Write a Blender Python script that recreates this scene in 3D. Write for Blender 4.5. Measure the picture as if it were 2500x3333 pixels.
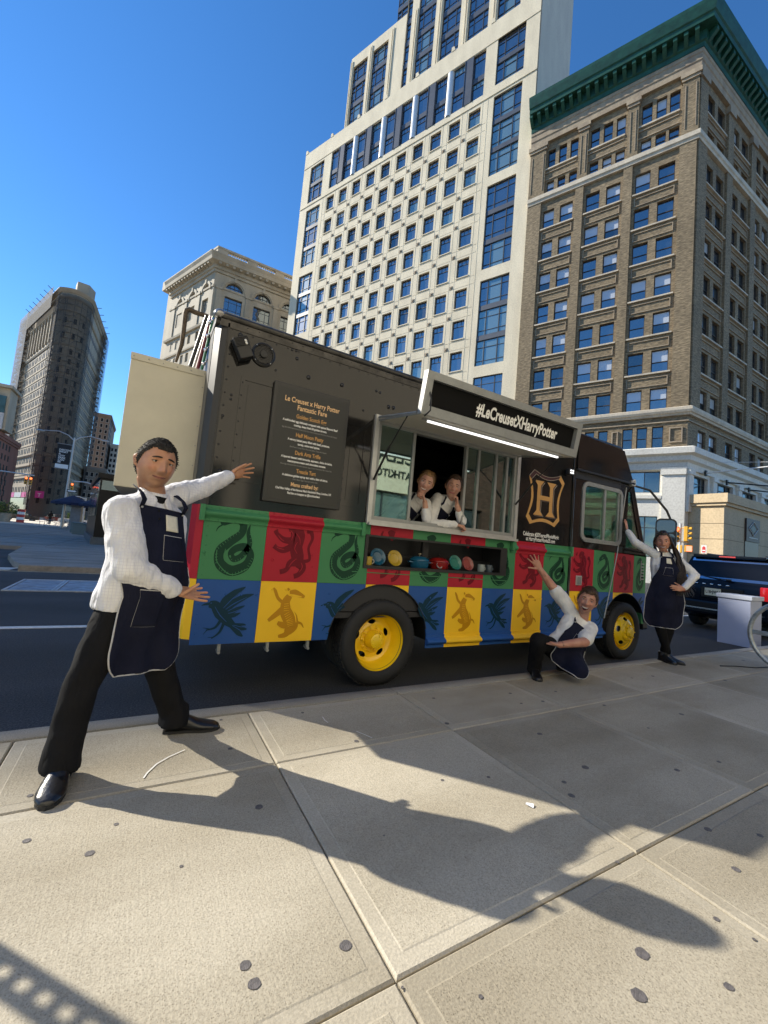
import bpy, bmesh, math, random
from mathutils import Vector, Matrix, noise
from mathutils.bvhtree import BVHTree
from mathutils.geometry import tessellate_polygon
R = math.radians
rnd = random.Random(7)
for _o in list(bpy.data.objects):
    bpy.data.objects.remove(_o)
scene = bpy.context.scene
COL = scene.collection

# ---------------------------------------------------------------- camera
CAMH = 1.2
def cam_axes(yaw, pitch, roll):
    f = Vector((math.sin(yaw)*math.cos(pitch), math.cos(yaw)*math.cos(pitch), math.sin(pitch)))
    r0 = Vector((math.cos(yaw), -math.sin(yaw), 0)); u0 = r0.cross(f)
    r = r0*math.cos(roll) + u0*math.sin(roll); u = u0*math.cos(roll) - r0*math.sin(roll)
    return r, u, f
CR, CU, CF = cam_axes(R(29.903), R(4.485), R(5.095))
FPX = 1346.48
cam_d = bpy.data.cameras.new('camera'); cam = bpy.data.objects.new('camera', cam_d); COL.objects.link(cam)
cam.matrix_world = Matrix(((CR.x, CU.x, -CF.x, 0), (CR.y, CU.y, -CF.y, 0), (CR.z, CU.z, -CF.z, CAMH), (0, 0, 0, 1)))
cam_d.sensor_fit = 'HORIZONTAL'; cam_d.sensor_width = 36.0; cam_d.lens = 36.0*FPX/2500.0
cam_d.clip_start = 0.05; cam_d.clip_end = 4000
scene.camera = cam

# ---------------------------------------------------------------- light
SUN_AZ, SUN_EL = R(-41.0), R(32.2)          # azimuth measured from +Y towards +X
SUN_DIR = Vector((math.sin(SUN_AZ)*math.cos(SUN_EL), math.cos(SUN_AZ)*math.cos(SUN_EL), math.sin(SUN_EL)))
world = bpy.data.worlds.new('World'); scene.world = world; world.use_nodes = True
wn = world.node_tree.nodes; wl = world.node_tree.links
bg = wn['Background']; sky = wn.new('ShaderNodeTexSky'); sky.sky_type = 'NISHITA'; sky.sun_disc = False
sky.sun_elevation = SUN_EL; sky.sun_rotation = SUN_AZ
sky.air_density = 1.0; sky.dust_density = 0.0; sky.ozone_density = 5.0; sky.altitude = 0
hs = wn.new('ShaderNodeHueSaturation'); hs.inputs['Saturation'].default_value = 1.18; hs.inputs['Hue'].default_value = 0.502; wl.new(sky.outputs[0], hs.inputs['Color']); wl.new(hs.outputs[0], bg.inputs[0]); bg.inputs[1].default_value = 0.104
sun_d = bpy.data.lights.new('sun', 'SUN'); sun_d.energy = 4.2; sun_d.angle = R(0.53); sun_d.color = (1.0, 0.93, 0.80)
sun = bpy.data.objects.new('sun', sun_d); COL.objects.link(sun)
sun.rotation_euler = SUN_DIR.to_track_quat('Z', 'Y').to_euler(); sun.location = (-30, 40, 60)
scene.view_settings.view_transform = 'Standard'; scene.view_settings.look = 'None'
scene.view_settings.exposure = 1.0; scene.view_settings.gamma = 1.0; scene.view_settings.use_curve_mapping = False
scene.render.engine = 'CYCLES'
scene.cycles.max_bounces = 6; scene.cycles.transparent_max_bounces = 12
scene.cycles.caustics_reflective = False; scene.cycles.caustics_refractive = False

# ---------------------------------------------------------------- materials
MATS = {}
def mat(name, col=(0.5, 0.5, 0.5), rough=0.6, metal=0.0, var=0.0, scale=8.0, bump=0.0, bscale=60.0, spec=0.5,
        coat=0.0, emit=None, estr=0.0, col2=None, detail=6.0, alpha=None, trans=0.0, sheen=0.0, stretch=None):
    if name in MATS: return MATS[name]
    m = bpy.data.materials.new(name); m.use_nodes = True; MATS[name] = m
    nt = m.node_tree; n = nt.nodes; l = nt.links; b = n['Principled BSDF']
    b.inputs['Base Color'].default_value = (*col, 1); b.inputs['Roughness'].default_value = rough
    b.inputs['Metallic'].default_value = metal; b.inputs['Specular IOR Level'].default_value = spec
    b.inputs['Coat Weight'].default_value = coat; b.inputs['Transmission Weight'].default_value = trans
    b.inputs['Sheen Weight'].default_value = sheen
    if emit: b.inputs['Emission Color'].default_value = (*emit, 1); b.inputs['Emission Strength'].default_value = estr
    if var or bump or col2:
        tc = n.new('ShaderNodeTexCoord'); mp = n.new('ShaderNodeMapping'); l.new(tc.outputs['Object'], mp.inputs[0])
        if stretch: mp.inputs['Scale'].default_value = stretch
    if var or col2:
        nz = n.new('ShaderNodeTexNoise'); nz.inputs['Scale'].default_value = scale; nz.inputs['Detail'].default_value = detail
        nz.inputs['Roughness'].default_value = 0.65
        l.new(mp.outputs[0], nz.inputs['Vector'])
        rp = n.new('ShaderNodeValToRGB'); rp.color_ramp.elements[0].position = 0.3; rp.color_ramp.elements[1].position = 0.7
        c2 = col2 or tuple(min(1, c*(1+var)) for c in col); c1 = col if col2 else tuple(c*(1-var) for c in col)
        rp.color_ramp.elements[0].color = (*c1, 1); rp.color_ramp.elements[1].color = (*c2, 1)
        l.new(nz.outputs['Fac'], rp.inputs[0]); l.new(rp.outputs[0], b.inputs['Base Color'])
    if bump:
        nb = n.new('ShaderNodeTexNoise'); nb.inputs['Scale'].default_value = bscale; nb.inputs['Detail'].default_value = 8
        l.new(mp.outputs[0], nb.inputs['Vector'])
        bp = n.new('ShaderNodeBump'); bp.inputs['Strength'].default_value = min(1, bump); bp.inputs['Distance'].default_value = 0.01
        l.new(nb.outputs['Fac'], bp.inputs['Height']); l.new(bp.outputs[0], b.inputs['Normal'])
    return m
def node_mat(name):
    m = bpy.data.materials.new(name); m.use_nodes = True; MATS[name] = m
    return m, m.node_tree.nodes, m.node_tree.links, m.node_tree.nodes['Principled BSDF']

# ---------------------------------------------------------------- mesh helpers
class MB:
    def __init__(s): s.v = []; s.f = []; s.mi = []; s.m = 0
    def _f(s, idx): s.f.append(tuple(idx)); s.mi.append(s.m)
    def quad(s, a, b, c, d):
        i = len(s.v); s.v += [tuple(a), tuple(b), tuple(c), tuple(d)]; s._f((i, i+1, i+2, i+3)); return s
    def box(s, x0, x1, y0, y1, z0, z1, M=None):
        i = len(s.v)
        P = [(x0, y0, z0), (x1, y0, z0), (x1, y1, z0), (x0, y1, z0), (x0, y0, z1), (x1, y0, z1), (x1, y1, z1), (x0, y1, z1)]
        if M: P = [tuple(M @ Vector(p)) for p in P]
        s.v += P
        for q in ((0, 3, 2, 1), (4, 5, 6, 7), (0, 1, 5, 4), (1, 2, 6, 5), (2, 3, 7, 6), (3, 0, 4, 7)): s._f([i+k for k in q])
        return s
    def bbox(s, x0, x1, y0, y1, z0, z1, b=0.01):
        """box with chamfered edges"""
        bm = bmesh.new(); bmesh.ops.create_cube(bm, size=1)
        for v in bm.verts: v.co = Vector((x0+(v.co.x+.5)*(x1-x0), y0+(v.co.y+.5)*(y1-y0), z0+(v.co.z+.5)*(z1-z0)))
        bmesh.ops.bevel(bm, geom=bm.edges[:], offset=b, segments=2, affect='EDGES', profile=0.6)
        return s.bm(bm)
    def bm(s, bm, M=None):
        i = len(s.v); bm.verts.index_update()
        s.v += [tuple(M @ v.co) if M else tuple(v.co) for v in bm.verts]
        for f in bm.faces: s._f([i+v.index for v in f.verts])
        bm.free(); return s
    def prism(s, poly, a, b, axis='y', holes=()):
        """extrude 2D polygon (ccw) between a and b along axis; poly coords are the other two axes in order"""
        def P(p, h):
            return {'y': (p[0], h, p[1]), 'z': (p[0], p[1], h), 'x': (h, p[0], p[1])}[axis]
        loops = [list(poly)] + [list(h) for h in holes]
        flat = [p for lp in loops for p in lp]
        tri = tessellate_polygon([[Vector((p[0], p[1], 0)) for p in lp] for lp in loops])
        i = len(s.v); n = len(flat)
        s.v += [P(p, a) for p in flat] + [P(p, b) for p in flat]
        for t in tri: s._f((i+t[0], i+t[1], i+t[2])); s._f((i+n+t[2], i+n+t[1], i+n+t[0]))
        k = 0
        for lp in loops:
            m = len(lp)
            for j in range(m):
                p, q = k+j, k+(j+1) % m
                s._f((i+p, i+q, i+n+q, i+n+p))
            k += m
        return s
    def tube(s, pts, r, seg=8, cap=True, closed=False):
        pts = [Vector(p) for p in pts]; n = len(pts); rs = r if isinstance(r, (list, tuple)) else [r]*n
        i0 = len(s.v); prev = None
        for k, p in enumerate(pts):
            if closed: t = pts[(k+1) % n]-pts[k-1]
            else: t = pts[min(k+1, n-1)]-pts[max(k-1, 0)]
            if t.length < 1e-9: t = Vector((0, 0, 1))
            t.normalize()
            if prev is None:
                a = t.orthogonal().normalized()
            else:
                a = prev - t*prev.dot(t)
                a = a.normalized() if a.length > 1e-6 else t.orthogonal().normalized()
            prev = a; b = t.cross(a)
            for j in range(seg):
                an = 2*math.pi*j/seg
                s.v.append(tuple(p + (a*math.cos(an)+b*math.sin(an))*rs[k]))
        for k in range(n if closed else n-1):
            for j in range(seg):
                a0 = i0+k*seg+j; a1 = i0+k*seg+(j+1) % seg; k2 = (k+1) % n
                s._f((a0, a1, i0+k2*seg+(j+1) % seg, i0+k2*seg+j))
        if cap and not closed:
            s._f([i0+j for j in range(seg)][::-1]); s._f([i0+(n-1)*seg+j for j in range(seg)])
        return s
    def lathe(s, prof, seg=32, M=None, closed=False):
        """prof = [(r, h)]; revolve about local z"""
        i0 = len(s.v); n = len(prof)
        for r, h in prof:
            for j in range(seg):
                an = 2*math.pi*j/seg; p = Vector((r*math.cos(an), r*math.sin(an), h))
                s.v.append(tuple(M @ p) if M else tuple(p))
        for k in range(n if closed else n-1):
            k2 = (k+1) % n
            for j in range(seg):
                s._f((i0+k*seg+j, i0+k*seg+(j+1) % seg, i0+k2*seg+(j+1) % seg, i0+k2*seg+j))
        return s
    def disc(s, c, r, n=(0, 0, 1), seg=20):
        n = Vector(n).normalized(); a = n.orthogonal().normalized(); b = n.cross(a); c = Vector(c); i = len(s.v)
        s.v += [tuple(c+(a*math.cos(2*math.pi*j/seg)+b*math.sin(2*math.pi*j/seg))*r) for j in range(seg)]
        s._f(range(i, i+seg)); return s
    def sphere(s, c, r, seg=16, rings=10, M=None):
        c = Vector(c); rr = r if isinstance(r, (tuple, list)) else (r, r, r)
        i0 = len(s.v)
        for k in range(rings+1):
            th = math.pi*k/rings
            for j in range(seg):
                an = 2*math.pi*j/seg
                p = Vector((rr[0]*math.sin(th)*math.cos(an), rr[1]*math.sin(th)*math.sin(an), rr[2]*math.cos(th)))
                s.v.append(tuple(c+(M @ p if M else p)))
        for k in range(rings):
            for j in range(seg):
                s._f((i0+k*seg+j, i0+(k+1)*seg+j, i0+(k+1)*seg+(j+1) % seg, i0+k*seg+(j+1) % seg))
        return s
    def xform(s, M): s.v = [tuple(M @ Vector(p)) for p in s.v]; return s
    def mesh(s, name, mats=None, smooth=None):
        me = bpy.data.meshes.new(name); me.from_pydata(s.v, [], s.f); me.update()
        for m in (mats if isinstance(mats, (list, tuple)) else [mats] if mats else []): me.materials.append(m)
        if isinstance(mats, (list, tuple)) and len(mats) > 1: me.polygons.foreach_set('material_index', s.mi)
        bm = bmesh.new(); bm.from_mesh(me)
        bmesh.ops.remove_doubles(bm, verts=bm.verts, dist=1e-5); bmesh.ops.recalc_face_normals(bm, faces=bm.faces)
        bm.to_mesh(me); bm.free()
        if smooth:
            me.polygons.foreach_set('use_smooth', [True]*len(me.polygons))
            if smooth < 180: me.set_sharp_from_angle(angle=R(smooth))
        return me
    def build(s, name, mats, parent=None, smooth=None, M=None):
        return link(name, s.mesh(name, mats, smooth), parent, M)
def link(name, data, parent=None, M=None):
    o = bpy.data.objects.new(name, data); COL.objects.link(o)
    if parent: o.parent = parent
    if M is not None: o.matrix_local = M
    return o
def thing(name, label, cat, loc=(0, 0, 0), rz=0.0, group=None):
    o = bpy.data.objects.new(name, None); COL.objects.link(o); o.empty_display_size = 0.1
    o.location = loc; o.rotation_euler = (0, 0, rz); return tag(o, label, cat, group)
def tag(o, label, cat, group=None):
    o['label'] = label; o['category'] = cat
    if group: o['group'] = group
    return o
def struct(o): o['kind'] = 'structure'; return o
T3 = Matrix.Translation
def frame_m(o, x, y, z):
    x, y, z = Vector(x), Vector(y), Vector(z); o = Vector(o)
    return Matrix(((x.x, y.x, z.x, o.x), (x.y, y.y, z.y, o.y), (x.z, y.z, z.z, o.z), (0, 0, 0, 1)))
def text_mesh(name, txt, size, mats, parent, M, align='CENTER', offset=0.0, extrude=0.0, sx=1.0, shear=0.0, space=1.0):
    cu = bpy.data.curves.new(name, 'FONT'); cu.body = txt; cu.size = size; cu.align_x = align; cu.align_y = 'BOTTOM_BASELINE'
    cu.offset = offset; cu.extrude = extrude; cu.resolution_u = 3; cu.shear = shear; cu.space_character = space
    to = bpy.data.objects.new(name, cu); COL.objects.link(to)
    dg = bpy.context.evaluated_depsgraph_get(); dg.update()
    me = bpy.data.meshes.new_from_object(to.evaluated_get(dg)); bpy.data.objects.remove(to); bpy.data.curves.remove(cu)
    me.materials.clear(); me.materials.append(mats); me.transform(Matrix.Diagonal((sx, 1, 1, 1)))
    return link(name, me, parent, M)
def wall_cells(mb, u0, u1, z0, z1, ops, depth):
    """front wall at y=0 facing +y with rectangular openings; reveals go to -depth"""
    us = sorted(set([u0, u1]+[a for o in ops for a in o[:2]])); zs = sorted(set([z0, z1]+[a for o in ops for a in o[2:4]]))
    us = [u for u in us if u0 <= u <= u1]; zs = [z for z in zs if z0 <= z <= z1]
    for a, b in zip(zs, zs[1:]):
        zc = (a+b)/2; row = [o for o in ops if o[2] < zc < o[3]]; st = None
        for c, d in zip(us, us[1:]):
            uc = (c+d)/2; hole = any(o[0] < uc < o[1] for o in row)
            if hole:
                if st is not None: mb.quad((st, 0, a), (c, 0, a), (c, 0, b), (st, 0, b)); st = None
            elif st is None: st = c
        if st is not None: mb.quad((st, 0, a), (us[-1], 0, a), (us[-1], 0, b), (st, 0, b))
    for (a, b, c, d) in ops:
        mb.quad((a, 0, c), (a, -depth, c), (a, -depth, d), (a, 0, d)); mb.quad((b, 0, c), (b, 0, d), (b, -depth, d), (b, -depth, c))
        mb.quad((a, 0, c), (b, 0, c), (b, -depth, c), (a, -depth, c)); mb.quad((a, 0, d), (a, -depth, d), (b, -depth, d), (b, 0, d))
def pix(px, py, y=None, x=None, z=None):
    """world point seen at photo pixel (2500x3333) on plane y / x / z: used to read sizes off the photograph"""
    d = CF*FPX + CR*(px-1250) - CU*(py-1666.5); c = Vector((0, 0, CAMH))
    t = (y/d.y) if y is not None else (x/d.x) if x is not None else ((z-CAMH)/d.z)
    return c+d*t
# ================================================================ GROUND
def concrete_mat(name, base, dark, broom=True, rough=0.85, speck=True):
    m, n, l, b = node_mat(name)
    tc = n.new('ShaderNodeTexCoord'); oi = n.new('ShaderNodeObjectInfo')
    ad = n.new('ShaderNodeVectorMath'); ad.operation = 'MULTIPLY_ADD'
    l.new(oi.outputs['Random'], ad.inputs[0]); ad.inputs[1].default_value = (37, 53, 11); l.new(tc.outputs['Object'], ad.inputs[2])
    def noise_n(sc, det=5, st=(1, 1, 1), ro=0.6):
        mp = n.new('ShaderNodeMapping'); mp.inputs['Scale'].default_value = st; l.new(ad.outputs[0], mp.inputs[0])
        z = n.new('ShaderNodeTexNoise'); z.inputs['Scale'].default_value = sc; z.inputs['Detail'].default_value = det; z.inputs['Roughness'].default_value = ro
        l.new(mp.outputs[0], z.inputs['Vector']); return z.outputs['Fac']
    def ramp(f, p0, p1, c0, c1):
        r = n.new('ShaderNodeValToRGB'); e = r.color_ramp.elements; e[0].position = p0; e[1].position = p1
        e[0].color = (*c0, 1); e[1].color = (*c1, 1); l.new(f, r.inputs[0]); return r.outputs[0]
    def mul(a, bb, fac=1.0):
        x = n.new('ShaderNodeMix'); x.data_type = 'RGBA'; x.blend_type = 'MULTIPLY'; x.inputs['Factor'].default_value = fac
        l.new(a, x.inputs['A']); l.new(bb, x.inputs['B']); return x.outputs['Result']
    c = ramp(noise_n(1.1, 8), 0.3, 0.72, dark, base)
    c = mul(c, ramp(noise_n(130, 4), 0.36, 0.62, (0.85, 0.85, 0.845), (1.08, 1.08, 1.075)))
    if speck:
        c = mul(c, ramp(noise_n(260, 2), 0.32, 0.42, (0.55, 0.53, 0.50), (1, 1, 1)))
        c = mul(c, ramp(noise_n(40, 6), 0.26, 0.33, (0.70, 0.68, 0.64), (1, 1, 1)))
    # dirt streaks of long wear
    c = mul(c, ramp(noise_n(0.6, 10, (1, 2.2, 1)), 0.38, 0.62, (0.74, 0.72, 0.68), (1, 1, 1)))
    hv = n.new('ShaderNodeHueSaturation'); mr = n.new('ShaderNodeMapRange'); mr.inputs[3].default_value = 0.90; mr.inputs[4].default_value = 1.08
    l.new(oi.outputs['Random'], mr.inputs[0]); l.new(mr.outputs[0], hv.inputs['Value']); l.new(c, hv.inputs['Color'])
    l.new(hv.outputs[0], b.inputs['Base Color']); b.inputs['Roughness'].default_value = rough; b.inputs['Specular IOR Level'].default_value = 0.3
    h = noise_n(120, 5)
    bp = n.new('ShaderNodeBump'); bp.inputs['Strength'].default_value = 0.5; bp.inputs['Distance'].default_value = 0.004; l.new(h, bp.inputs['Height'])
    if broom:
        h2 = noise_n(14, 3, (9, 0.25, 1)); b2 = n.new('ShaderNodeBump'); b2.inputs['Strength'].default_value = 0.35; b2.inputs['Distance'].default_value = 0.003
        l.new(h2, b2.inputs['Height']); l.new(bp.outputs[0], b2.inputs['Normal']); l.new(b2.outputs[0], b.inputs['Normal'])
    else: l.new(bp.outputs[0], b.inputs['Normal'])
    return m
M_CONC = concrete_mat('concrete_slab', (0.47, 0.425, 0.335), (0.40, 0.36, 0.28))
M_CONCB = concrete_mat('concrete_trowelled_edge', (0.485, 0.44, 0.35), (0.415, 0.375, 0.295), broom=False, speck=False, rough=0.75)
M_KERB = concrete_mat('kerb_granite', (0.42, 0.40, 0.36), (0.30, 0.29, 0.265), broom=False)
M_CONCF = concrete_mat('concrete_far', (0.40, 0.38, 0.34), (0.32, 0.305, 0.28), broom=False)
M_JOINT = mat('joint_dirt', (0.035, 0.030, 0.026), 0.95, var=0.4, scale=20)
def asphalt():
    m, n, l, b = node_mat('asphalt')
    tc = n.new('ShaderNodeTexCoord')
    def nz(s, d=4, st=None):
        z = n.new('ShaderNodeTexNoise'); z.inputs['Scale'].default_value = s; z.inputs['Detail'].default_value = d
        if st:
            mp = n.new('ShaderNodeMapping'); mp.inputs['Scale'].default_value = st; l.new(tc.outputs['Object'], mp.inputs[0]); l.new(mp.outputs[0], z.inputs['Vector'])
        else: l.new(tc.outputs['Object'], z.inputs['Vector'])
        return z.outputs['Fac']
    r1 = n.new('ShaderNodeValToRGB'); r1.color_ramp.elements[0].position = 0.42; r1.color_ramp.elements[1].position = 0.74
    r1.color_ramp.elements[0].color = (0.020, 0.021, 0.024, 1); r1.color_ramp.elements[1].color = (0.085, 0.085, 0.085, 1); l.new(nz(85, 3), r1.inputs[0])
    r2 = n.new('ShaderNodeValToRGB'); r2.color_ramp.elements[0].color = (0.62, 0.62, 0.62, 1); r2.color_ramp.elements[1].color = (1.25, 1.25, 1.25, 1)
    r2.color_ramp.elements[0].position = 0.3; r2.color_ramp.elements[1].position = 0.7; l.new(nz(0.7, 8, (0.4, 1.6, 1)), r2.inputs[0])
    x = n.new('ShaderNodeMix'); x.data_type = 'RGBA'; x.blend_type = 'MULTIPLY'; x.inputs['Factor'].default_value = 1
    l.new(r1.outputs[0], x.inputs['A']); l.new(r2.outputs[0], x.inputs['B']); l.new(x.outputs['Result'], b.inputs['Base Color'])
    b.inputs['Roughness'].default_value = 0.8
    bp = n.new('ShaderNodeBump'); bp.inputs['Strength'].default_value = 0.9; bp.inputs['Distance'].default_value = 0.006; l.new(nz(110, 4), bp.inputs['Height']); l.new(bp.outputs[0], b.inputs['Normal'])
    return m
M_ASPH = asphalt()
M_PAINT = mat('road_paint_white', (0.72, 0.72, 0.70), 0.7, var=0.18, scale=30, bump=0.3, bscale=90)
RZ = -0.13
struct(MB().quad((-2500, -2500, -0.4), (2500, -2500, -0.4), (2500, 2500, -0.4), (-2500, 2500, -0.4)).build('ground', mat('city_ground', (0.16, 0.155, 0.15), 0.9)))
struct(MB().box(-320, 320, 3.02, 420, -0.3, RZ).build('road', M_ASPH))
# near pavement: bed with slabs
pav = struct(MB().box(-40, 60, -9.0, 2.94, -0.3, -0.025).build('pavement', M_JOINT))
def slab_mesh(w, d):
    bd = 0.055; e = 0.007; mb = MB()
    def ring(x0, y0, x1, y1, z): return [(x0, y0, z), (x1, y0, z), (x1, y1, z), (x0, y1, z)]
    rs = [ring(0, 0, w, d, -0.06), ring(0, 0, w, d, -0.007), ring(e, e, w-e, d-e, -0.0015), ring(bd, bd, w-bd, d-bd, -0.0016), ring(bd+0.005, bd+0.005, w-bd-0.005, d-bd-0.005, 0.0)]
    i = 0
    for rg in rs: mb.v += rg
    for k in range(4):
        mb.m = 1 if k < 3 else 1
        for j in range(4): mb._f((k*4+j, k*4+(j+1) % 4, (k+1)*4+(j+1) % 4, (k+1)*4+j))
    mb.m = 0; mb._f((16, 17, 18, 19))
    return mb.mesh('slab', [M_CONC, M_CONCB])
PX, PW = 0.753, 1.206; G = 0.006
rowsY = [(2.215, 2.895), (1.009, 2.215), (-0.197, 1.009), (-1.403, -0.197), (-2.609, -1.403)]
for ri, (y0, y1) in enumerate(rowsY):
    sm = slab_mesh(PW-G, y1-y0-G)
    lo, hi = (-5, 26) if ri < 3 else (-3, 8)
    for k in range(lo, hi):
        o = link('slab', sm, pav, T3((PX+k*PW+G/2, y0+G/2, rnd.uniform(-0.0005, 0.0005))) @ Matrix.Rotation(rnd.uniform(-0.0003, 0.0003), 4, 'X'))
MB().box(-40, 60, -9, -2.62, -0.3, -0.001).build('back_paving', M_CONC, pav)
MB().box(-40, PX-5*PW, -2.6, 2.9, -0.3, -0.002).build('far_paving', M_CONC, pav)
MB().box(PX+26*PW, 60, -2.6, 2.9, -0.3, -0.002).build('far_paving', M_CONC, pav)
# chewing-gum spots, flat on the slabs
gum = [(98,2590,7),(87,2737,9),(292,2778,11),(378,2683,6),(750,2437,7),(843,2627,12),(1160,2412,8),(797,3023+120,14),(828,3203,16),(1125,3078,16),(1455,2355,8),
       (1412,2273,6),(1661,2257,6),(1590,2530,6),(1757,2389,9),(1836,2546,8),(1905,2498,11),(1860,2590,11),(1967,2296,6),(2218,2325,7),(2204,2507,8),(2340,2480,6),
       (1809,2251,5),(1767,2283,6),(1697,2290,5),(1440,2540,6),(2305,2700,9),(2475,2720,7),(2395,2830,10),(2332,2992,7),(2455,3058,4),(2090,3104,17),(2080,3240,17),(2372,3212,10),
       (2010,2806,5),(2125,2201,5),(2057,2207,4),(985,2320,5),(720,2343,5),(1250,2720,3),(1565,3245,6),(590,2820,5),(2110,2370,4),(2420,2150,5),(1310,3215,4),(2360,2215,5)]
M_GUM = mat('old_gum', (0.11, 0.10, 0.098), 0.7, var=0.35, scale=40, bump=0.4, bscale=200)
for gx, gy, gr in gum:
    c = pix(gx, gy, z=0.0); rr = gr/1346.0*math.sqrt(c.x**2+c.y**2+1.44)*.85
    mb = MB(); n = 13; ph = rnd.random()*6
    pts = [(rr*(1+0.22*noise.noise((math.cos(a)*1.5+gx, math.sin(a)*1.5, gy)))*math.cos(a), rr*0.9*(1+0.25*noise.noise((math.cos(a)*2, math.sin(a)*2+gy, gx)))*math.sin(a)) for a in [2*math.pi*j/n for j in range(n)]]
    mb.prism(pts, -0.002, 0.0005, 'z'); mb.build('gum_spot', M_GUM, pav, M=T3((c.x, c.y, 0.0011)))
M_CHALK = mat('chalk', (0.75, 0.74, 0.70), 0.9)
def chalk(pts, w):
    mb = MB(); P = [pix(a, b, z=0.0035) for a, b in pts]
    for a, b in zip(P, P[1:]):
        d = (b-a).normalized(); nn = Vector((-d.y, d.x, 0))*w; mb.quad(a-nn, b-nn, b+nn, a+nn)
    mb.build('chalk_mark', M_CHALK, pav)
chalk([(467, 2532), (480, 2514), (510, 2486), (550, 2463), (602, 2440)], 0.0035)
chalk([(1050, 2333), (1058, 2345), (1068, 2352)], 0.003); chalk([(1160, 2380), (1185, 2390), (1212, 2402)], 0.003)
# kerb of stone lengths
kerb = struct(MB().box(-40, 60, 2.905, 3.035, -0.3, -0.03).build('kerb', M_JOINT))
x = -14.0; k = 0
while x < 40:
    L = rnd.uniform(1.9, 2.6); mb = MB(); nseg = 10; prof = []
    for j in range(nseg+1):
        t = x+0.004+(L-0.008)*j/nseg; w = 0.004*noise.noise((t*3, 0, 5))
        prof.append([(t, 2.902, -0.2), (t, 2.902, -0.001), (t, 2.906, 0.003), (t, 3.030+w, 0.002+w*0.3), (t, 3.050+w*1.4, -0.016+w), (t, 3.056+w, -0.2)])
    i0 = len(mb.v)
    for p in prof: mb.v += p
    for j in range(nseg):
        for q in range(5): mb._f((i0+j*6+q, i0+j*6+q+1, i0+(j+1)*6+q+1, i0+(j+1)*6+q))
    mb._f([0, 1, 2, 3, 4, 5]); mb._f([nseg*6+q for q in range(6)][::-1])
    mb.build('kerb_stone', M_KERB, kerb, smooth=50); x += L
# far pavement
fp = struct(MB().prism([(-2.28, 12.56), (9, 12.56), (9, 130), (-70, 130), (-70, 19.2), (-3.6, 19.2), (-3.15, 15.3), (-2.62, 13.3)], -0.3, 0.0, 'z').build('far_pavement', M_CONCF))
for (a, b) in [((-2.35, 12.5), (9, 12.5)), ]:
    x = -2.35
    while x < 9:
        MB().bbox(x+.004, x+1.99, 12.38, 12.565, -0.2, 0.004, 0.02).build('kerb_stone', mat('far_kerb', (0.30, 0.26, 0.21), 0.85, var=0.3, scale=6), fp); x += 2.0
M_JL = mat('joint_line', (0.10, 0.095, 0.09), 0.9)
for yy in (14.4, 17.0, 21.0, 26.0, 32, 39, 46): MB().box(-12, 6, yy, yy+0.025, 0.001, 0.004).build('joint', M_JL, fp)
for xx in (-10.5, -8, -5.5, -3.1, -0.6, 1.9): MB().box(xx, xx+0.02, 20 if xx < -3 else 12.6, 52, 0.001, 0.005).build('joint', M_JL, fp)
struct(MB().prism([(-4.6, 12.75), (-2.75, 12.75), (-2.95, 13.35), (-4.9, 13.35)], RZ, RZ+0.006, 'z').build('bike_lane_paint', mat('green_paint', (0.10, 0.25, 0.19), 0.8, var=0.3, scale=9)))
struct(MB().prism([(-4.4, 12.1), (-2.5, 12.45), (-2.42, 12.95), (-3.6, 12.75), (-4.6, 12.6)], RZ, RZ+0.010, 'z').build('kerb_ramp', mat('ramp_concrete', (0.55, 0.56, 0.54), 0.85, var=0.15, scale=5)))
struct(MB().box(-60, 9, 53.5, 140, 0.0, 0.006).build('plaza', mat('plaza_surface', (0.60, 0.53, 0.43), 0.9, var=0.12, scale=2)))
# lane line
struct(MB().box(-30, 26, 6.24, 6.35, RZ, RZ+0.005).build('lane_line', M_PAINT))
struct(MB().box(-30, 8.9, 12.22, 12.30, RZ, RZ+0.005).build('edge_line', mat('old_yellow_paint', (0.45, 0.40, 0.28), 0.8, var=0.3, scale=14)))
# steel utility covers in the roadway
M_PLATE = mat('worn_steel_plate', (0.24, 0.28, 0.34), 0.42, 0.6, var=0.5, scale=5, bump=0.2, bscale=40)
M_STEELF = mat('steel_rim', (0.55, 0.57, 0.60), 0.35, 0.8, var=0.2, scale=20)
def cover(x0, x1, lab):
    t = thing('utility_cover', lab, 'road cover', ((x0+x1)/2, 9.95, RZ), group='steel covers in the roadway')
    w = (x1-x0)/2; f = MB()
    for a, b, c, d in ((-w, w, -.78, -.74), (-w, w, .74, .78), (-w, -w+.04, -.74, .74), (w-.04, w, -.74, .74)): f.box(a, b, c, d, 0, 0.02)
    f.build('frame', M_STEELF, t)
    for j in range(3): MB().bbox(-w+.05, w-.05, -.73+j*.49, -.27+j*.49, 0, 0.014, 0.006).build('panel', M_PLATE, t)
cover(-1.91, -1.225, 'worn steel road cover nearest the left edge of the picture')
cover(-1.215, -0.53, 'worn steel road cover partly behind the man in the denim apron')
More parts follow.
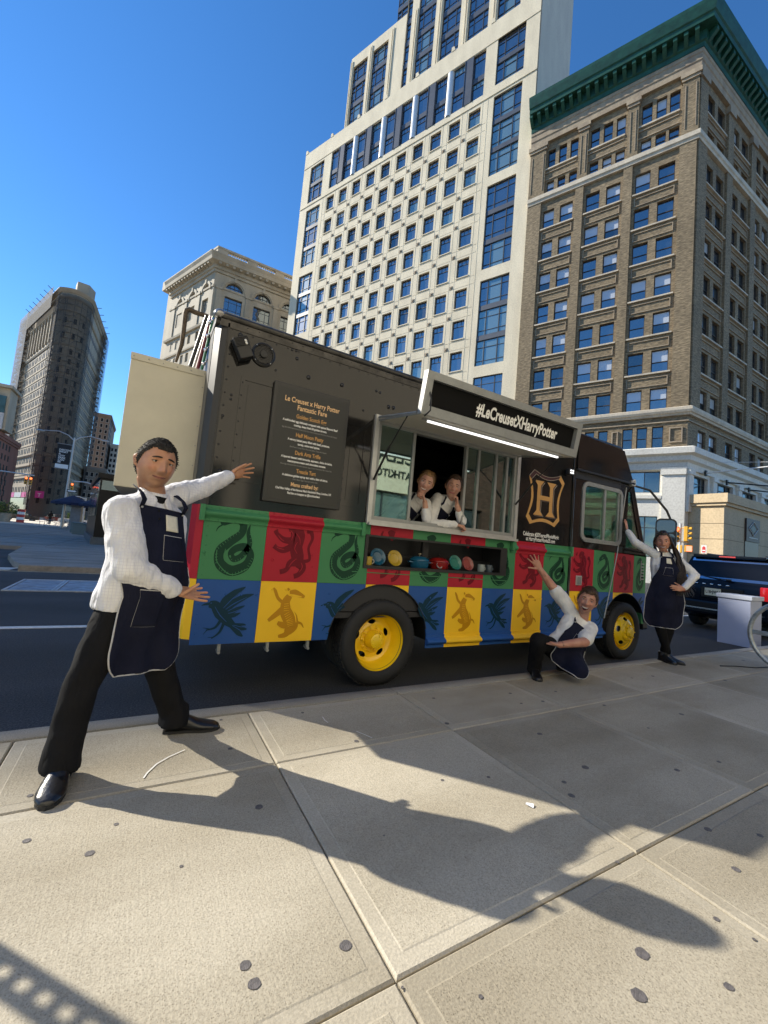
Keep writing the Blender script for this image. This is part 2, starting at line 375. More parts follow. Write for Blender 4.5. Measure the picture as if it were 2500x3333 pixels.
# ================================================================ BUILDINGS
def brick_mat(name, c1, c2, mortar, scale, bw=0.2, bh=0.067):
    m, n, l, b = node_mat(name)
    tc = n.new('ShaderNodeTexCoord'); mp = n.new('ShaderNodeMapping'); l.new(tc.outputs['UV'], mp.inputs[0])
    br = n.new('ShaderNodeTexBrick'); br.inputs['Color1'].default_value = (*c1, 1); br.inputs['Color2'].default_value = (*c2, 1); br.inputs['Mortar'].default_value = (*mortar, 1)
    br.inputs['Scale'].default_value = 1.0; br.inputs['Brick Width'].default_value = bw; br.inputs['Row Height'].default_value = bh; br.inputs['Mortar Size'].default_value = 0.007; br.inputs['Bias'].default_value = -0.1
    l.new(mp.outputs[0], br.inputs['Vector'])
    def nz(s, st):
        q = n.new('ShaderNodeMapping'); q.inputs['Scale'].default_value = st; l.new(tc.outputs['UV'], q.inputs[0])
        z = n.new('ShaderNodeTexNoise'); z.inputs['Scale'].default_value = s; z.inputs['Detail'].default_value = 6; l.new(q.outputs[0], z.inputs['Vector']); return z.outputs['Fac']
    def ramp(f, p0, p1, a, c):
        r = n.new('ShaderNodeValToRGB'); r.color_ramp.elements[0].position = p0; r.color_ramp.elements[1].position = p1
        r.color_ramp.elements[0].color = (a, a, a*0.97, 1); r.color_ramp.elements[1].color = (c, c, c*0.98, 1); l.new(f, r.inputs[0]); return r.outputs[0]
    def mul(a, c):
        x = n.new('ShaderNodeMix'); x.data_type = 'RGBA'; x.blend_type = 'MULTIPLY'; x.inputs['Factor'].default_value = 1; l.new(a, x.inputs['A']); l.new(c, x.inputs['B']); return x.outputs['Result']
    c = mul(br.outputs['Color'], ramp(nz(5.5, (0.45, 1.8, 1)), 0.32, 0.62, 0.55, 1.25)); c = mul(c, ramp(nz(0.35, (1, 0.5, 1)), 0.3, 0.7, 0.78, 1.12))
    l.new(c, b.inputs['Base Color']); b.inputs['Roughness'].default_value = 0.88
    bp = n.new('ShaderNodeBump'); bp.inputs['Strength'].default_value = 0.8; bp.inputs['Distance'].default_value = 0.03; l.new(nz(6, (0.5, 1.8, 1)), bp.inputs['Height']); l.new(bp.outputs[0], b.inputs['Normal'])
    return m
def stone_mat(name, base, dark, sc=0.5, block=None, rough=0.8):
    m, n, l, b = node_mat(name)
    tc = n.new('ShaderNodeTexCoord')
    def nz(s, st=(1, 1, 1), d=7):
        q = n.new('ShaderNodeMapping'); q.inputs['Scale'].default_value = st; l.new(tc.outputs['Object'], q.inputs[0])
        z = n.new('ShaderNodeTexNoise'); z.inputs['Scale'].default_value = s; z.inputs['Detail'].default_value = d; l.new(q.outputs[0], z.inputs['Vector']); return z.outputs['Fac']
    r = n.new('ShaderNodeValToRGB'); r.color_ramp.elements[0].position = 0.33; r.color_ramp.elements[1].position = 0.66
    r.color_ramp.elements[0].color = (*dark, 1); r.color_ramp.elements[1].color = (*base, 1); l.new(nz(sc, (1, 1, 0.35)), r.inputs[0])
    r2 = n.new('ShaderNodeValToRGB'); r2.color_ramp.elements[0].position = 0.3; r2.color_ramp.elements[1].position = 0.6
    r2.color_ramp.elements[0].color = (0.86, 0.85, 0.83, 1); r2.color_ramp.elements[1].color = (1.04, 1.04, 1.03, 1); l.new(nz(7), r2.inputs[0])
    x = n.new('ShaderNodeMix'); x.data_type = 'RGBA'; x.blend_type = 'MULTIPLY'; x.inputs['Factor'].default_value = 1
    l.new(r.outputs[0], x.inputs['A']); l.new(r2.outputs[0], x.inputs['B']); l.new(x.outputs['Result'], b.inputs['Base Color']); b.inputs['Roughness'].default_value = rough
    bp = n.new('ShaderNodeBump'); bp.inputs['Strength'].default_value = 0.3; bp.inputs['Distance'].default_value = 0.02; l.new(nz(12), bp.inputs['Height']); l.new(bp.outputs[0], b.inputs['Normal'])
    return m
def glass_mat(name, tint, dark, rough=0.03, wob=0.25, lo=.36):
    """window glass: dark room behind a mirror-like coated pane"""
    m, n, l, b = node_mat(name)
    b.inputs['Base Color'].default_value = (*dark, 1); b.inputs['Roughness'].default_value = 0.3
    gl = n.new('ShaderNodeBsdfGlossy'); gl.inputs['Color'].default_value = (*tint, 1); gl.inputs['Roughness'].default_value = rough
    lw = n.new('ShaderNodeLayerWeight'); lw.inputs['Blend'].default_value = 0.45
    mr = n.new('ShaderNodeMapRange'); mr.inputs[3].default_value = lo; mr.inputs[4].default_value = 0.9; l.new(lw.outputs['Fresnel'], mr.inputs[0])
    mx = n.new('ShaderNodeMixShader'); l.new(mr.outputs[0], mx.inputs[0]); l.new(b.outputs[0], mx.inputs[1]); l.new(gl.outputs[0], mx.inputs[2])
    l.new(mx.outputs[0], n['Material Output'].inputs['Surface'])
    tc = n.new('ShaderNodeTexCoord'); oi = n.new('ShaderNodeObjectInfo'); ad = n.new('ShaderNodeVectorMath'); ad.operation = 'MULTIPLY_ADD'
    l.new(oi.outputs['Random'], ad.inputs[0]); ad.inputs[1].default_value = (31, 17, 57); l.new(tc.outputs['Object'], ad.inputs[2])
    z = n.new('ShaderNodeTexNoise'); z.inputs['Scale'].default_value = 0.8; z.inputs['Detail'].default_value = 1; l.new(ad.outputs[0], z.inputs['Vector'])
    bp = n.new('ShaderNodeBump'); bp.inputs['Strength'].default_value = wob; bp.inputs['Distance'].default_value = 0.03; l.new(z.outputs['Fac'], bp.inputs['Height']); l.new(bp.outputs[0], gl.inputs['Normal'])
    return m
M_GLASS = glass_mat('window_glass', (0.66, 0.70, 0.72), (0.018, 0.026, 0.035))
M_GLASSD = glass_mat('window_glass_dark', (0.34, 0.40, 0.42), (0.02, 0.024, 0.026), wob=0.9)
M_BLIND = glass_mat('window_glass_blind', (0.50, 0.56, 0.62), (0.62, 0.64, 0.64), lo=.2)
M_GLASSG = glass_mat('window_glass_green', (0.45, 0.60, 0.60), (0.16, 0.24, 0.24))
M_FRAME = mat('window_frame_dark', (0.045, 0.05, 0.06), 0.5)
M_BROWNF = mat('window_frame_brown', (0.05, 0.038, 0.03), 0.6)
def uv_box(me, s=1.0):
    uv = me.uv_layers.new(name='UVMap')
    for p in me.polygons:
        nx, ny, nz_ = abs(p.normal.x), abs(p.normal.y), abs(p.normal.z)
        for li in p.loop_indices:
            c = me.vertices[me.loops[li].vertex_index].co
            if nz_ > 0.7: uv.data[li].uv = (c.x*s, c.y*s)
            else:
                t = Vector((-p.normal.y, p.normal.x, 0)); t = t.normalized() if t.length > 1e-5 else Vector((1, 0, 0))
                uv.data[li].uv = (c.dot(t)*s, c.z*s)
def sweep(path, prof, closed_prof=True):
    """mitred moulding: path = plan points, outward side on the right hand of travel; prof=[(out, z)]"""
    mb = MB(); n = len(path); P = [Vector((p[0], p[1])) for p in path]; m = len(prof)
    for i in range(n):
        if i == 0: d = (P[1]-P[0]).normalized(); o = Vector((d.y, -d.x))
        elif i == n-1: d = (P[-1]-P[-2]).normalized(); o = Vector((d.y, -d.x))
        else:
            d0 = (P[i]-P[i-1]).normalized(); d1 = (P[i+1]-P[i]).normalized(); n0 = Vector((d0.y, -d0.x)); n1 = Vector((d1.y, -d1.x))
            o = (n0+n1).normalized(); o = o/max(0.3, o.dot(n0))
        for (a, z) in prof: q = P[i]+o*a; mb.v.append((q.x, q.y, z))
    for i in range(n-1):
        for j in range(m if closed_prof else m-1):
            mb._f((i*m+j, i*m+(j+1) % m, (i+1)*m+(j+1) % m, (i+1)*m+j))
    if closed_prof: mb._f(list(range(m))); mb._f([(n-1)*m+j for j in range(m)][::-1])
    return mb
_wc = {}
def window(root, FM, u0, u1, z0, z1, depth, style='sash', fm=None, panes=None, rng=rnd):
    """window object (frame) with its panes, set in a reveal; FM maps facade space to root space"""
    w, h = round(u1-u0, 2), round(z1-z0, 2); fm = fm or M_FRAME
    key = (w, h, style, fm.name)
    if key not in _wc:
        f = MB(); t = 0.07; d0, d1 = -0.02, 0.07; bars = []
        pl = []
        f.box(0, t, d0, d1, 0, h); f.box(w-t, w, d0, d1, 0, h); f.box(t, w-t, d0, d1, 0, t); f.box(t, w-t, d0, d1, h-t, h)
        if style == 'sash':
            zm = h*0.48; f.box(t, w-t, d0-0.0, d1-0.01, zm-0.035, zm+0.035); pl = [(t, w-t, t, zm-.035, 0), (t, w-t, zm+.035, h-t, 0.03)]
        elif style == 'tower':
            zm = h*0.70; f.box(t, w-t, d0, d1-0.01, zm-0.03, zm+0.03); pl = [(t, w-t, t, zm-.03, 0), (t, w-t, zm+.03, h-t, 0)]
            for q in (1/3, 2/3): f.box(w*q-.02, w*q+.02, d0, d1-.02, zm+.03, h-t)
        elif style == 'tri':
            zm = h*0.72; m1, m2 = w*0.27, w*0.73
            for q in (m1, m2): f.box(q-.045, q+.045, d0, d1+.02, t, h-t)
            f.box(t, m1-.045, d0, d1-.01, zm-.03, zm+.03); f.box(m2+.045, w-t, d0, d1-.01, zm-.03, zm+.03); f.box(m1+.045, m2-.045, d0, d1-.01, zm-.03, zm+.03)
            zl = h*0.2; f.box(t, m1-.045, d0, d1-.01, zl-.03, zl+.03); f.box(m2+.045, w-t, d0, d1-.01, zl-.03, zl+.03); f.box(m1+.045, m2-.045, d0, d1-.012, zl-.03, zl+.03)
            pl = [(t, m1-.045, t, h-t, 0), (m1+.045, m2-.045, t, h-t, 0), (m2+.045, w-t, t, h-t, 0)]
        elif style == 'plain': pl = [(t, w-t, t, h-t, 0)]
        elif style == 'duo':
            f.box(w/2-.03, w/2+.03, d0, d1, t, h-t); pl = [(t, w/2-.03, t, h-t, 0), (w/2+.03, w-t, t, h-t, 0)]
        pm = [MB().box(a, b, -0.012+e*0.5, 0.0+e*0.5, c, d).mesh('pane') for a, b, c, d, e in pl]
        _wc[key] = (f.mesh('window', fm), pm, {})
    fme, pm, cache = _wc[key]
    o = link('window', fme, root, FM @ T3((u0, -depth, z0)))
    mats = panes or [M_GLASS]*len(pm)
    for k, p in enumerate(pm):
        mk = (k, mats[k % len(mats)].name)
        if mk not in cache:
            q = p.copy(); q.materials.clear(); q.materials.append(mats[k % len(mats)]); cache[mk] = q
        link('pane', cache[mk], o, Matrix.Rotation(rng.uniform(-.006, .006), 4, 'X') @ Matrix.Rotation(rng.uniform(-.006, .006), 4, 'Z'))
    return o
def part(mb, name, m, root, FM=None, smooth=None, uv=False):
    me = mb.mesh(name, m, smooth)
    if uv: uv_box(me)
    return link(name, me, root, FM)

AB = R(-23.4); dB = Vector((math.sin(AB), math.cos(AB), 0)); nB = Vector((-dB.y, dB.x, 0))
CORN = Vector((40.515, 18.0, 0))
# ---------------- brown brick building on the corner
M_BRICK = brick_mat('brown_brick', (0.31, 0.235, 0.145), (0.19, 0.142, 0.09), (0.165, 0.13, 0.088), 1)
M_TRIM = stone_mat('limestone_trim', (0.62, 0.54, 0.42), (0.48, 0.42, 0.33), 1.2)
M_TRIMD = stone_mat('brown_stone_trim', (0.40, 0.32, 0.22), (0.27, 0.21, 0.15), 1.2)
M_BASEW = stone_mat('painted_base_white', (0.80, 0.77, 0.69), (0.72, 0.69, 0.61), 0.8)
M_BASET = stone_mat('tan_portal', (0.58, 0.45, 0.28), (0.50, 0.39, 0.245), 0.8)
M_GREEN = mat('green_copper_cornice', (0.012, 0.072, 0.047), 0.5, var=0.35, scale=1.5, spec=0.4)
br = thing('brick_office_building', 'brown brick corner building with a heavy green cornice and white ground storeys', 'building', CORN)
FB = frame_m((0, 0, 0), dB, nB, (0, 0, 1)); FR = frame_m((0, 0, 0), (-1, 0, 0), (0, -1, 0), (0, 0, 1))
ULEN, RLEN = 15.66, 29.0
bw = [(1.6, 2.95), (3.6, 4.9), (6.2, 7.5), (8.12, 9.45), (10.75, 12.08), (12.7, 13.9)]
bays = [(1.45, 5.05), (6.05, 9.6), (10.62, 14.05)]
rw = []; rbays = []
for k in range(5): a = 1.9+5.55*k; rw += [(a, a+1.5), (a+2.16, a+3.7)]; rbays.append((a-.2, a+3.9))
sills = [15.87, 19.40, 23.13, 26.90, 30.65, 34.40, 38.15]
trip = [[(1.37, 2.21), (2.45, 3.31), (3.65, 4.55)], [(5.95, 6.8), (7.15, 8.02), (8.4, 9.26)], [(10.5, 11.32), (11.7, 12.52), (12.9, 13.72)]]
tri3 = [[(1.78, 2.66), (3.03, 3.88), (4.19, 5.05)], [(6.3, 7.15), (7.5, 8.35), (8.7, 9.5)], [(10.9, 11.7), (12.05, 12.85), (13.2, 13.95)]]
opB, opR = [], []
def add(ops, lst, FM, sign):
    for (u0, u1, z0, z1, st) in lst:
        a, b = (u0, u1) if sign > 0 else (-u1, -u0); ops.append((a, b, z0, z1))
        pn = None
        if st == 'sash':
            r = rnd.random(); rr = rnd.random()
            if z0 < 20 and sign > 0 and rr < .7: pn = [M_GLASSD, M_GLASSD]
            elif r < 0.45: pn = [M_GLASS, M_BLIND]
            elif r < 0.52: pn = [M_GLASSD, M_BLIND]
            elif r < 0.60: pn = [M_GLASSD, M_GLASSD]
            elif r < 0.64: pn = [M_BLIND, M_BLIND]
            else: pn = [M_GLASS, M_GLASS]
            if sign < 0 and r < .55: pn = [M_GLASSD, rnd.choice([M_GLASSD, M_BLIND])]
        window(br, FM, a, b, z0, z1, 0.28, st, M_BROWNF, pn)
lstB = [(a, b, s, s+2.2 if s > 16 else 17.9, 'sash') for s in sills for a, b in bw]
lstB += [(a, b, 42.45, 43.85, 'sash') for t in trip for a, b in t] + [(a, b, 45.5, 47.7, 'sash') for t in trip for a, b in t]
lstB += [(a, b, 12.2, 14.22, 'sash') for t in tri3 for a, b in t]
lstR = [(a, b, s, s+2.2 if s > 16 else 17.9, 'sash') for s in sills for a, b in rw]
lstR += [(a, b, 42.45, 43.85, 'sash') for a, b in rw] + [(a, b, 45.5, 47.7, 'sash') for a, b in rw] + [(a, b, 12.2, 14.1, 'sash') for a, b in rw]
add(opB, lstB, FB, 1); add(opR, lstR, FR, -1)
for (FM, ops, a, b, nm) in ((FB, opB, 0, ULEN, 'wall'), (FR, opR, -RLEN, 0, 'wall')):
    mb = MB(); wall_cells(mb, a, b, 10.6, 50.4, ops, 0.3); part(mb, nm, M_BRICK, br, FM, uv=True)
part(MB().prism([(0, 0), (RLEN, 0), (RLEN, 14), tuple((dB*ULEN)[:2])], 50.2, 50.6, 'z'), 'roof', M_TRIMD, br)
part(MB().quad((RLEN, 0, 0), (RLEN, 14, 0), (RLEN, 14, 50.4), (RLEN, 0, 50.4)), 'wall', M_BRICK, br, uv=True)
# piers proud of the bays
for a, b in ((-0.02, 1.3), (5.15, 5.95), (9.7, 10.5), (14.15, ULEN)): part(MB().box(a, b, 0.002, 0.22, 15.7, 41.5), 'pier', M_BRICK, br, FB, uv=True)
for k in range(6):
    a = -0.02 if k == 0 else 1.9+5.55*k-1.55; b = 1.6 if k == 0 else a+1.2
    if b < RLEN: part(MB().box(-b, -a, 0.002, 0.22, 15.7, 41.5), 'pier', M_BRICK, br, FR, uv=True)
# sills and spandrel panels, one per bay and storey
for FM, bl, sg in ((FB, bays, 1), (FR, rbays, -1)):
    for (a, b) in bl:
        u0, u1 = (a, b) if sg > 0 else (-b, -a)
        for s in sills[1:]:
            part(MB().box(u0-.03, u1+.03, 0.002, 0.2, s-.14, s), 'sill', M_TRIM, br, FM)
            f = MB(); z0, z1 = s-1.28, s-0.42; t = .07
            for q in ((u0+.15, u1-.15, z0, z0+t), (u0+.15, u1-.15, z1-t, z1), (u0+.15, u0+.15+t, z0+t, z1-t), (u1-.15-t, u1-.15, z0+t, z1-t)): f.box(q[0], q[1], 0.002, 0.09, q[2], q[3])
            part(f, 'spandrel_panel', M_TRIMD, br, FM)
        for z in (44.05, 44.9): part(MB().box(u0, u1, 0.002, 0.1, z, z+.09), 'spandrel_panel', M_TRIMD, br, FM)
        part(MB().box(u0-.05, u1+.05, 0.002, 0.16, 45.3, 45.46), 'sill', M_TRIM, br, FM)
# mouldings that run round the corner
pth = [tuple((dB*ULEN)[:2]), (0, 0), (RLEN, 0)]
part(sweep(pth, [(-.1, 15.05), (.25, 15.05), (.3, 15.2), (.42, 15.25), (.5, 15.45), (.5, 15.7), (.3, 15.8), (-.1, 15.8)]), 'belt_course', M_TRIM, br)
part(sweep(pth, [(-.1, 14.5), (.12, 14.5), (.12, 14.6), (-.1, 14.6)]), 'belt_course', M_TRIMD, br)
part(sweep(pth, [(-.1, 41.45), (.28, 41.45), (.32, 41.7), (.42, 41.8), (.42, 42.25), (.2, 42.3), (-.1, 42.35)]), 'belt_course', M_TRIM, br)
part(sweep(pth, [(-.1, 48.7), (.32, 48.7), (.34, 49.3), (.42, 49.4), (.42, 50.0), (.5, 50.1), (.5, 50.45), (-.1, 50.45)]), 'entablature', M_TRIMD, br)
part(sweep(pth, [(-.1, 50.45), (.55, 50.45), (.6, 50.9), (.75, 51.0), (.78, 51.9), (1.55, 51.95), (1.6, 52.4), (1.72, 52.5), (1.95, 53.3), (2.0, 53.6), (-.1, 53.7)]), 'cornice', M_GREEN, br)
bkm = MB().prism([(0.0, 0), (.72, 0.62), (.72, .98), (0, .98)], -.17, .17, 'x').mesh('bracket', M_GREEN)
for k in range(19): link('bracket', bkm, br, FB @ T3((0.2+k*.85, 0.72, 50.95)))
for k in range(33): link('bracket', bkm, br, FR @ T3((-0.1-k*.87, 0.72, 50.95)))
for a, b in ((-0.1, 1.2), (4.8, 5.75), (9.45, 10.4), (13.9, ULEN)):
    f = MB().box(a, b, 0.002, 0.25, 42.36, 47.9); part(f, 'pilaster', M_BRICK, br, FB, uv=True)
    part(MB().box(a-.08, b+.08, 0.002, 0.36, 47.9, 48.2).box(a-.18, b+.18, 0.002, 0.46, 48.2, 48.68), 'capital', M_TRIMD, br, FB)
    for q in ((a+.2, a+.27), (b-.27, b-.2)): part(MB().box(q[0], q[1], .25, .3, 42.9, 47.4), 'pilaster_moulding', M_TRIMD, br, FB)
for k in range(6):
    a = 0.0 if k == 0 else 1.9+5.55*k-1.55; b = a+1.2 if k else 1.45
    part(MB().box(-b, -a, 0.002, 0.25, 42.36, 47.9), 'pilaster', M_BRICK, br, FR, uv=True)
    part(MB().box(-b-.1, -a+.1, 0.002, 0.4, 47.9, 48.66), 'capital', M_TRIMD, br, FR)
for a, b in ((.35, 1.35), (5.4, 5.95), (9.8, 10.5)):
    f = MB()
    for q in ((a, b, 12.6, 12.7), (a, b, 13.9, 14.0), (a, a+.1, 12.7, 13.9), (b-.1, b, 12.7, 13.9)): f.box(q[0], q[1], .002, .1, q[2], q[3])
    part(f, 'brick_panel', M_TRIMD, br, FB)
# white ground storeys
part(sweep(pth, [(-.2, 10.4), (.1, 10.4), (.15, 10.75), (.45, 10.9), (.5, 11.3), (.85, 11.45), (.9, 11.95), (.6, 12.08), (-.2, 12.1)]), 'base_cornice', M_BASEW, br)
part(sweep(pth, [(-.2, 10.15), (.2, 10.15), (.22, 10.35), (-.2, 10.4)]), 'base_moulding', M_BASEW, br)
opb = [(1.9, 4.35, 8.07, 10.05), (6.4, 9.0, 8.07, 10.05), (10.9, 13.5, 8.07, 10.05), (2.0, 5.6, 2.2, 5.9), (6.6, 9.6, 2.2, 5.9), (10.6, 13.8, 2.2, 5.9)]
mb = MB(); wall_cells(mb, 0, ULEN, -.2, 10.4, opb, .4); part(mb, 'base_wall', M_BASEW, br, FB)
for q in opb[:3]: window(br, FB, *q, .35, 'duo', M_FRAME, [M_GLASSD, M_GLASS])
for q in opb[3:]: window(br, FB, *q, .35, 'tri', M_FRAME, [M_GLASSD])
opr = [(-4.1, -.95, 7.6, 9.85), (-9.4, -5.95, 7.6, 9.85), (-14.9, -11.35, 7.6, 9.85), (-20.3, -16.8, 7.6, 9.85), (-14.6, -11.0, 1.6, 5.4), (-20.2, -16.8, 1.6, 5.4)]
mb = MB(); wall_cells(mb, -RLEN, 0, -.2, 10.4, opr, .4); part(mb, 'base_wall', M_BASEW, br, FR)
for q in opr[:4]: window(br, FR, *q, .35, 'tri', M_FRAME, [M_GLASSD])
for q in opr[4:]: window(br, FR, *q, .35, 'duo', M_FRAME, [M_GLASSD])
for a in (-.45, -5.0, -10.4, -15.9, -21.2): part(MB().box(a-.4, a+.4, .002, .25, 6.4, 9.7).box(a-.5, a+.5, .002, .35, 9.7, 10.14), 'pilaster', M_BASEW, br, FR)
part(MB().box(0.02, 1.72, .002, .18, -.2, 9.65).box(-.02, 1.85, .002, .3, 9.65, 10.14), 'corner_pier', M_BASEW, br, FB)
for zz in (1.6, 2.9, 4.2, 5.5, 6.8): pass
part(MB().box(4.3, 15.6, .002, .12, 6.6, 6.9).box(1.74, 15.6, .002, .2, 7.5, 7.8), 'string_course', M_BASEW, br, FB)
# tan portal on the right-hand face
part(MB().box(-10.6, -0.6, .005, 2.6, -.2, 6.9), 'portal', M_BASET, br, FR)
part(MB().box(-10.8, -0.4, .005, 2.8, 6.9, 7.15).box(-10.95, -.25, .005, 2.95, 7.15, 7.9), 'portal_cornice', M_BASET, br, FR)
for zz in (1.5, 2.8, 4.1, 5.4): part(MB().box(-10.62, -.58, .006, 2.615, zz, zz+.04), 'portal_joint', mat('joint_dark_tan', (0.25, 0.19, 0.12), .9), br, FR)  # darker tan lines along the portal's joints
part(MB().box(-7.4, -4.6, 2.61, 2.75, 4.3, 6.3), 'door_sign_panel', mat('dark_brown_panel', (0.05, 0.03, 0.022), .5), br, FR)
part(MB().box(-7.4, -4.6, 2.605, 2.66, -.1, 4.3), 'doorway', mat('doorway_dark', (0.012, 0.009, 0.008), .4), br, FR)
f = MB(); c0 = (-6.0, 5.45)
for a, b in (((-.95, 0), (0, .62)), ((0, .62), (.95, 0)), ((.95, 0), (0, -.62)), ((0, -.62), (-.95, 0))):
    f.tube([(c0[0]+a[0], 2.77, c0[1]+a[1]), (c0[0]+b[0], 2.77, c0[1]+b[1])], .035, 6)
f.box(c0[0]-.9, c0[0]+.9, 2.75, 2.77, 4.6, 4.68)
part(f, 'diamond_emblem', mat('pale_emblem', (0.45, 0.45, 0.42), .5), br, FR)
part(MB().prism([(c0[0]-.6, c0[1]), (c0[0], c0[1]-.4), (c0[0]+.6, c0[1]), (c0[0], c0[1]+.4)], 2.75, 2.765, 'y'), 'emblem_centre', mat('emblem_green', (0.08, 0.12, 0.11), .5), br, FR)
part(MB().box(-18, -10.62, .005, .9, 5.6, 6.2).box(-18, -10.62, .005, .6, 6.2, 6.5), 'shop_cornice', M_BASET, br, FR)
# flag poles and cables on the white storey
M_POLE = mat('white_pole', (0.75, 0.74, 0.70), .4); M_DPOLE = mat('dark_pole', (0.03, 0.03, 0.03), .5)
def flagpole(b, tip, m, lab, cable=True):
    t = thing('flagpole', lab, 'flagpole', b)
    v = Vector(tip)-Vector(b)
    MB().tube([(0, 0, 0), tuple(v)], [.07, .045], 10).build('pole', m, t, smooth=40); MB().sphere(tuple(v), .11).build('finial', M_POLE, t, smooth=180)
    MB().bbox(-.15, .15, -.02, .12, -.25, .25, .03).build('bracket', M_DPOLE, t)
    if cable: MB().tube([tuple(v*.98), (v.x*.1, v.y*.0, v.z+.6)], .018, 5).build('stay_cable', m, t)
flagpole((43.3, 17.6, 10.2), (44.5, 10.6, 10.6), M_POLE, 'white flagpole reaching out over the pavement from the white storey')
flagpole((47.6, 17.6, 10.0), (49.5, 11.2, 9.0), M_DPOLE, 'thin dark pole below the white flagpole, farther along the facade', False)
flagpole((52.6, 17.6, 10.0), (54.5, 11.4, 8.9), M_DPOLE, 'thin dark pole farthest along the right-hand facade', False)

# ---------------- white tower
M_LIME = stone_mat('cream_limestone', (0.76, 0.67, 0.495), (0.64, 0.56, 0.41), 0.7)
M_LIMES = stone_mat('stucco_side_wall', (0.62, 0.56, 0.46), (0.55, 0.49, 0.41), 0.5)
M_SPAN = mat('spandrel_charcoal', (0.075, 0.085, 0.105), .45, var=.15, scale=1)
M_COLW = mat('white_metal_column', (0.80, 0.80, 0.78), .35, .2)
U0 = 15.7; tw = thing('limestone_tower', 'tall cream limestone apartment tower with a grid of small dark windows', 'building', CORN+dB*U0)
FT = frame_m((0, 0, 0), dB, nB, (0, 0, 1)); q = lambda u: u-U0
ops = []
cols = [23.65+2.9*i for i in range(10)]; rows = [56.4-4.125*k for k in range(12)]
for u in cols:
    for z in rows:
        o = (q(u-.84), q(u+.84), z, z+2.5); ops.append(o)
        r = rnd.random(); pn = [M_GLASS, M_GLASS] if r < .66 else [M_GLASSG, M_GLASS] if r < .8 else [M_GLASSD, M_GLASSD] if r < (.9 if z > 36 else .98) else [M_GLASS, M_BLIND]
        window(tw, FT, *o, .3, 'tower', M_FRAME, pn)
def big_col(ua, ub, groups):
    for z0, z1, n in groups:
        ops.append((q(ua), q(ub), z0, z1)); sp = .62; h = (z1-z0-sp*(n-1))/n
        for k in range(n):
            a = z0+k*(h+sp); pn = rnd.choice([[M_GLASS], [M_GLASS], [M_GLASS, M_GLASSG, M_GLASS], [M_GLASSG]])
            window(tw, FT, q(ua)+.03, q(ub)-.03, a, a+h, .25, 'tri', M_FRAME, pn)
            if k: part(MB().box(q(ua)+.03, q(ub)-.03, -.3, -.1, a-sp, a-.002), 'spandrel', M_SPAN, tw, FT)
big_col(17.4, 21.05, [(60.7, 67.4, 2), (48.16, 59.1, 3), (35.8, 46.85, 3), (23.5, 34.35, 3), (11.0, 22.1, 3)])
big_col(52.2, 55.6, [(60.0, 66.85, 2), (47.9, 58.6, 3), (35.6, 46.3, 3), (23.3, 34.0, 3), (11.0, 21.9, 3)])
ops.append((q(22.62), q(50.45), 60.42, 67.15))
u = 22.62
for k in range(5):
    for (a, b) in ((0, 1.78), (2.88, 4.68)):
        for z0, z1 in ((60.45, 63.0), (63.75, 67.12)):
            if u+b < 50.45: window(tw, FT, q(u+a)+.02, q(u+b)-.02, z0, z1, .25, 'tower', M_FRAME, [M_GLASS, rnd.choice([M_GLASS, M_GLASS, M_GLASSG])])
        part(MB().box(q(u+a)+.02, q(u+b)-.02, -.3, -.12, 63.005, 63.745), 'spandrel', M_SPAN, tw, FT)
    part(MB().box(q(u+1.78), q(u+2.88), -.3, .06, 60.45, 67.12).box(q(u+1.72), q(u+1.78), -.3, .12, 60.45, 67.12).box(q(u+2.88), q(u+2.94), -.3, .12, 60.45, 67.12), 'spandrel', M_SPAN, tw, FT)
    if k < 4: MB().lathe([(.5, 60.45), (.5, 67.12)], 20).build('column', M_COLW, tw, smooth=60, M=FT @ T3((q(u+5.25), -.35, 0)))
    u += 5.77
mb = MB(); wall_cells(mb, 0, q(57.42), -.2, 70.3, ops, .32); part(mb, 'wall', M_LIME, tw, FT)
part(MB().box(0, q(57.4), -24, -.4, -.2, 70.2), 'side_wall', M_LIMES, tw, FT)
part(MB().box(-.001, .35, -24.2, -.34, 69.9, 71.0), 'parapet', M_LIMES, tw, FT)
f = MB()
for i in range(11):
    uc = 22.2+2.9*i
    for s in (-.36, .36): f.box(q(uc+s)-.04, q(uc+s)+.04, .002, .018, 9.5, 59.35)
for z in rows:
    f.box(q(22.0), q(51.4), .003, .020, z-.30, z-.24); f.box(q(22.0), q(51.4), .003, .020, z-1.33, z-1.27)
part(f, 'grid_moulding', M_LIME, tw, FT)
slm = MB().box(-.9, .9, .004, .1, -.12, -.001).mesh('sill', M_LIME)
for (a, b, c, d) in ops[:120]: link('sill', slm, tw, FT @ T3(((a+b)/2, 0, c)))
rm = MB().box(-.22, .22, .003, .05, -.22, .22).sphere((0, .06, 0), (.16, .06, .16), 10, 6).sphere((0, .11, 0), (.07, .05, .07), 8, 5).mesh('rosette', M_TRIMD)
for i in range(1, 10):
    for z in rows[:10]: link('rosette', rm, tw, FT @ T3((q(22.2+2.9*i), .002, z-1.06)))
part(MB().box(0, q(57.42), .003, .09, 59.42, 59.6).box(0, q(57.42), .003, .06, 67.25, 67.4), 'string_course', M_LIME, tw, FT)
for uu in (21.9, 27.7, 33.6, 39.3, 44.9, 50.9, 57.1): part(MB().prism([(q(uu)-.3, 70.28), (q(uu)+.3, 70.28), (q(uu)+.28, 70.95), (q(uu)-.1, 70.95)], -.5, .05, 'y'), 'parapet_cap', M_LIME, tw, FT)
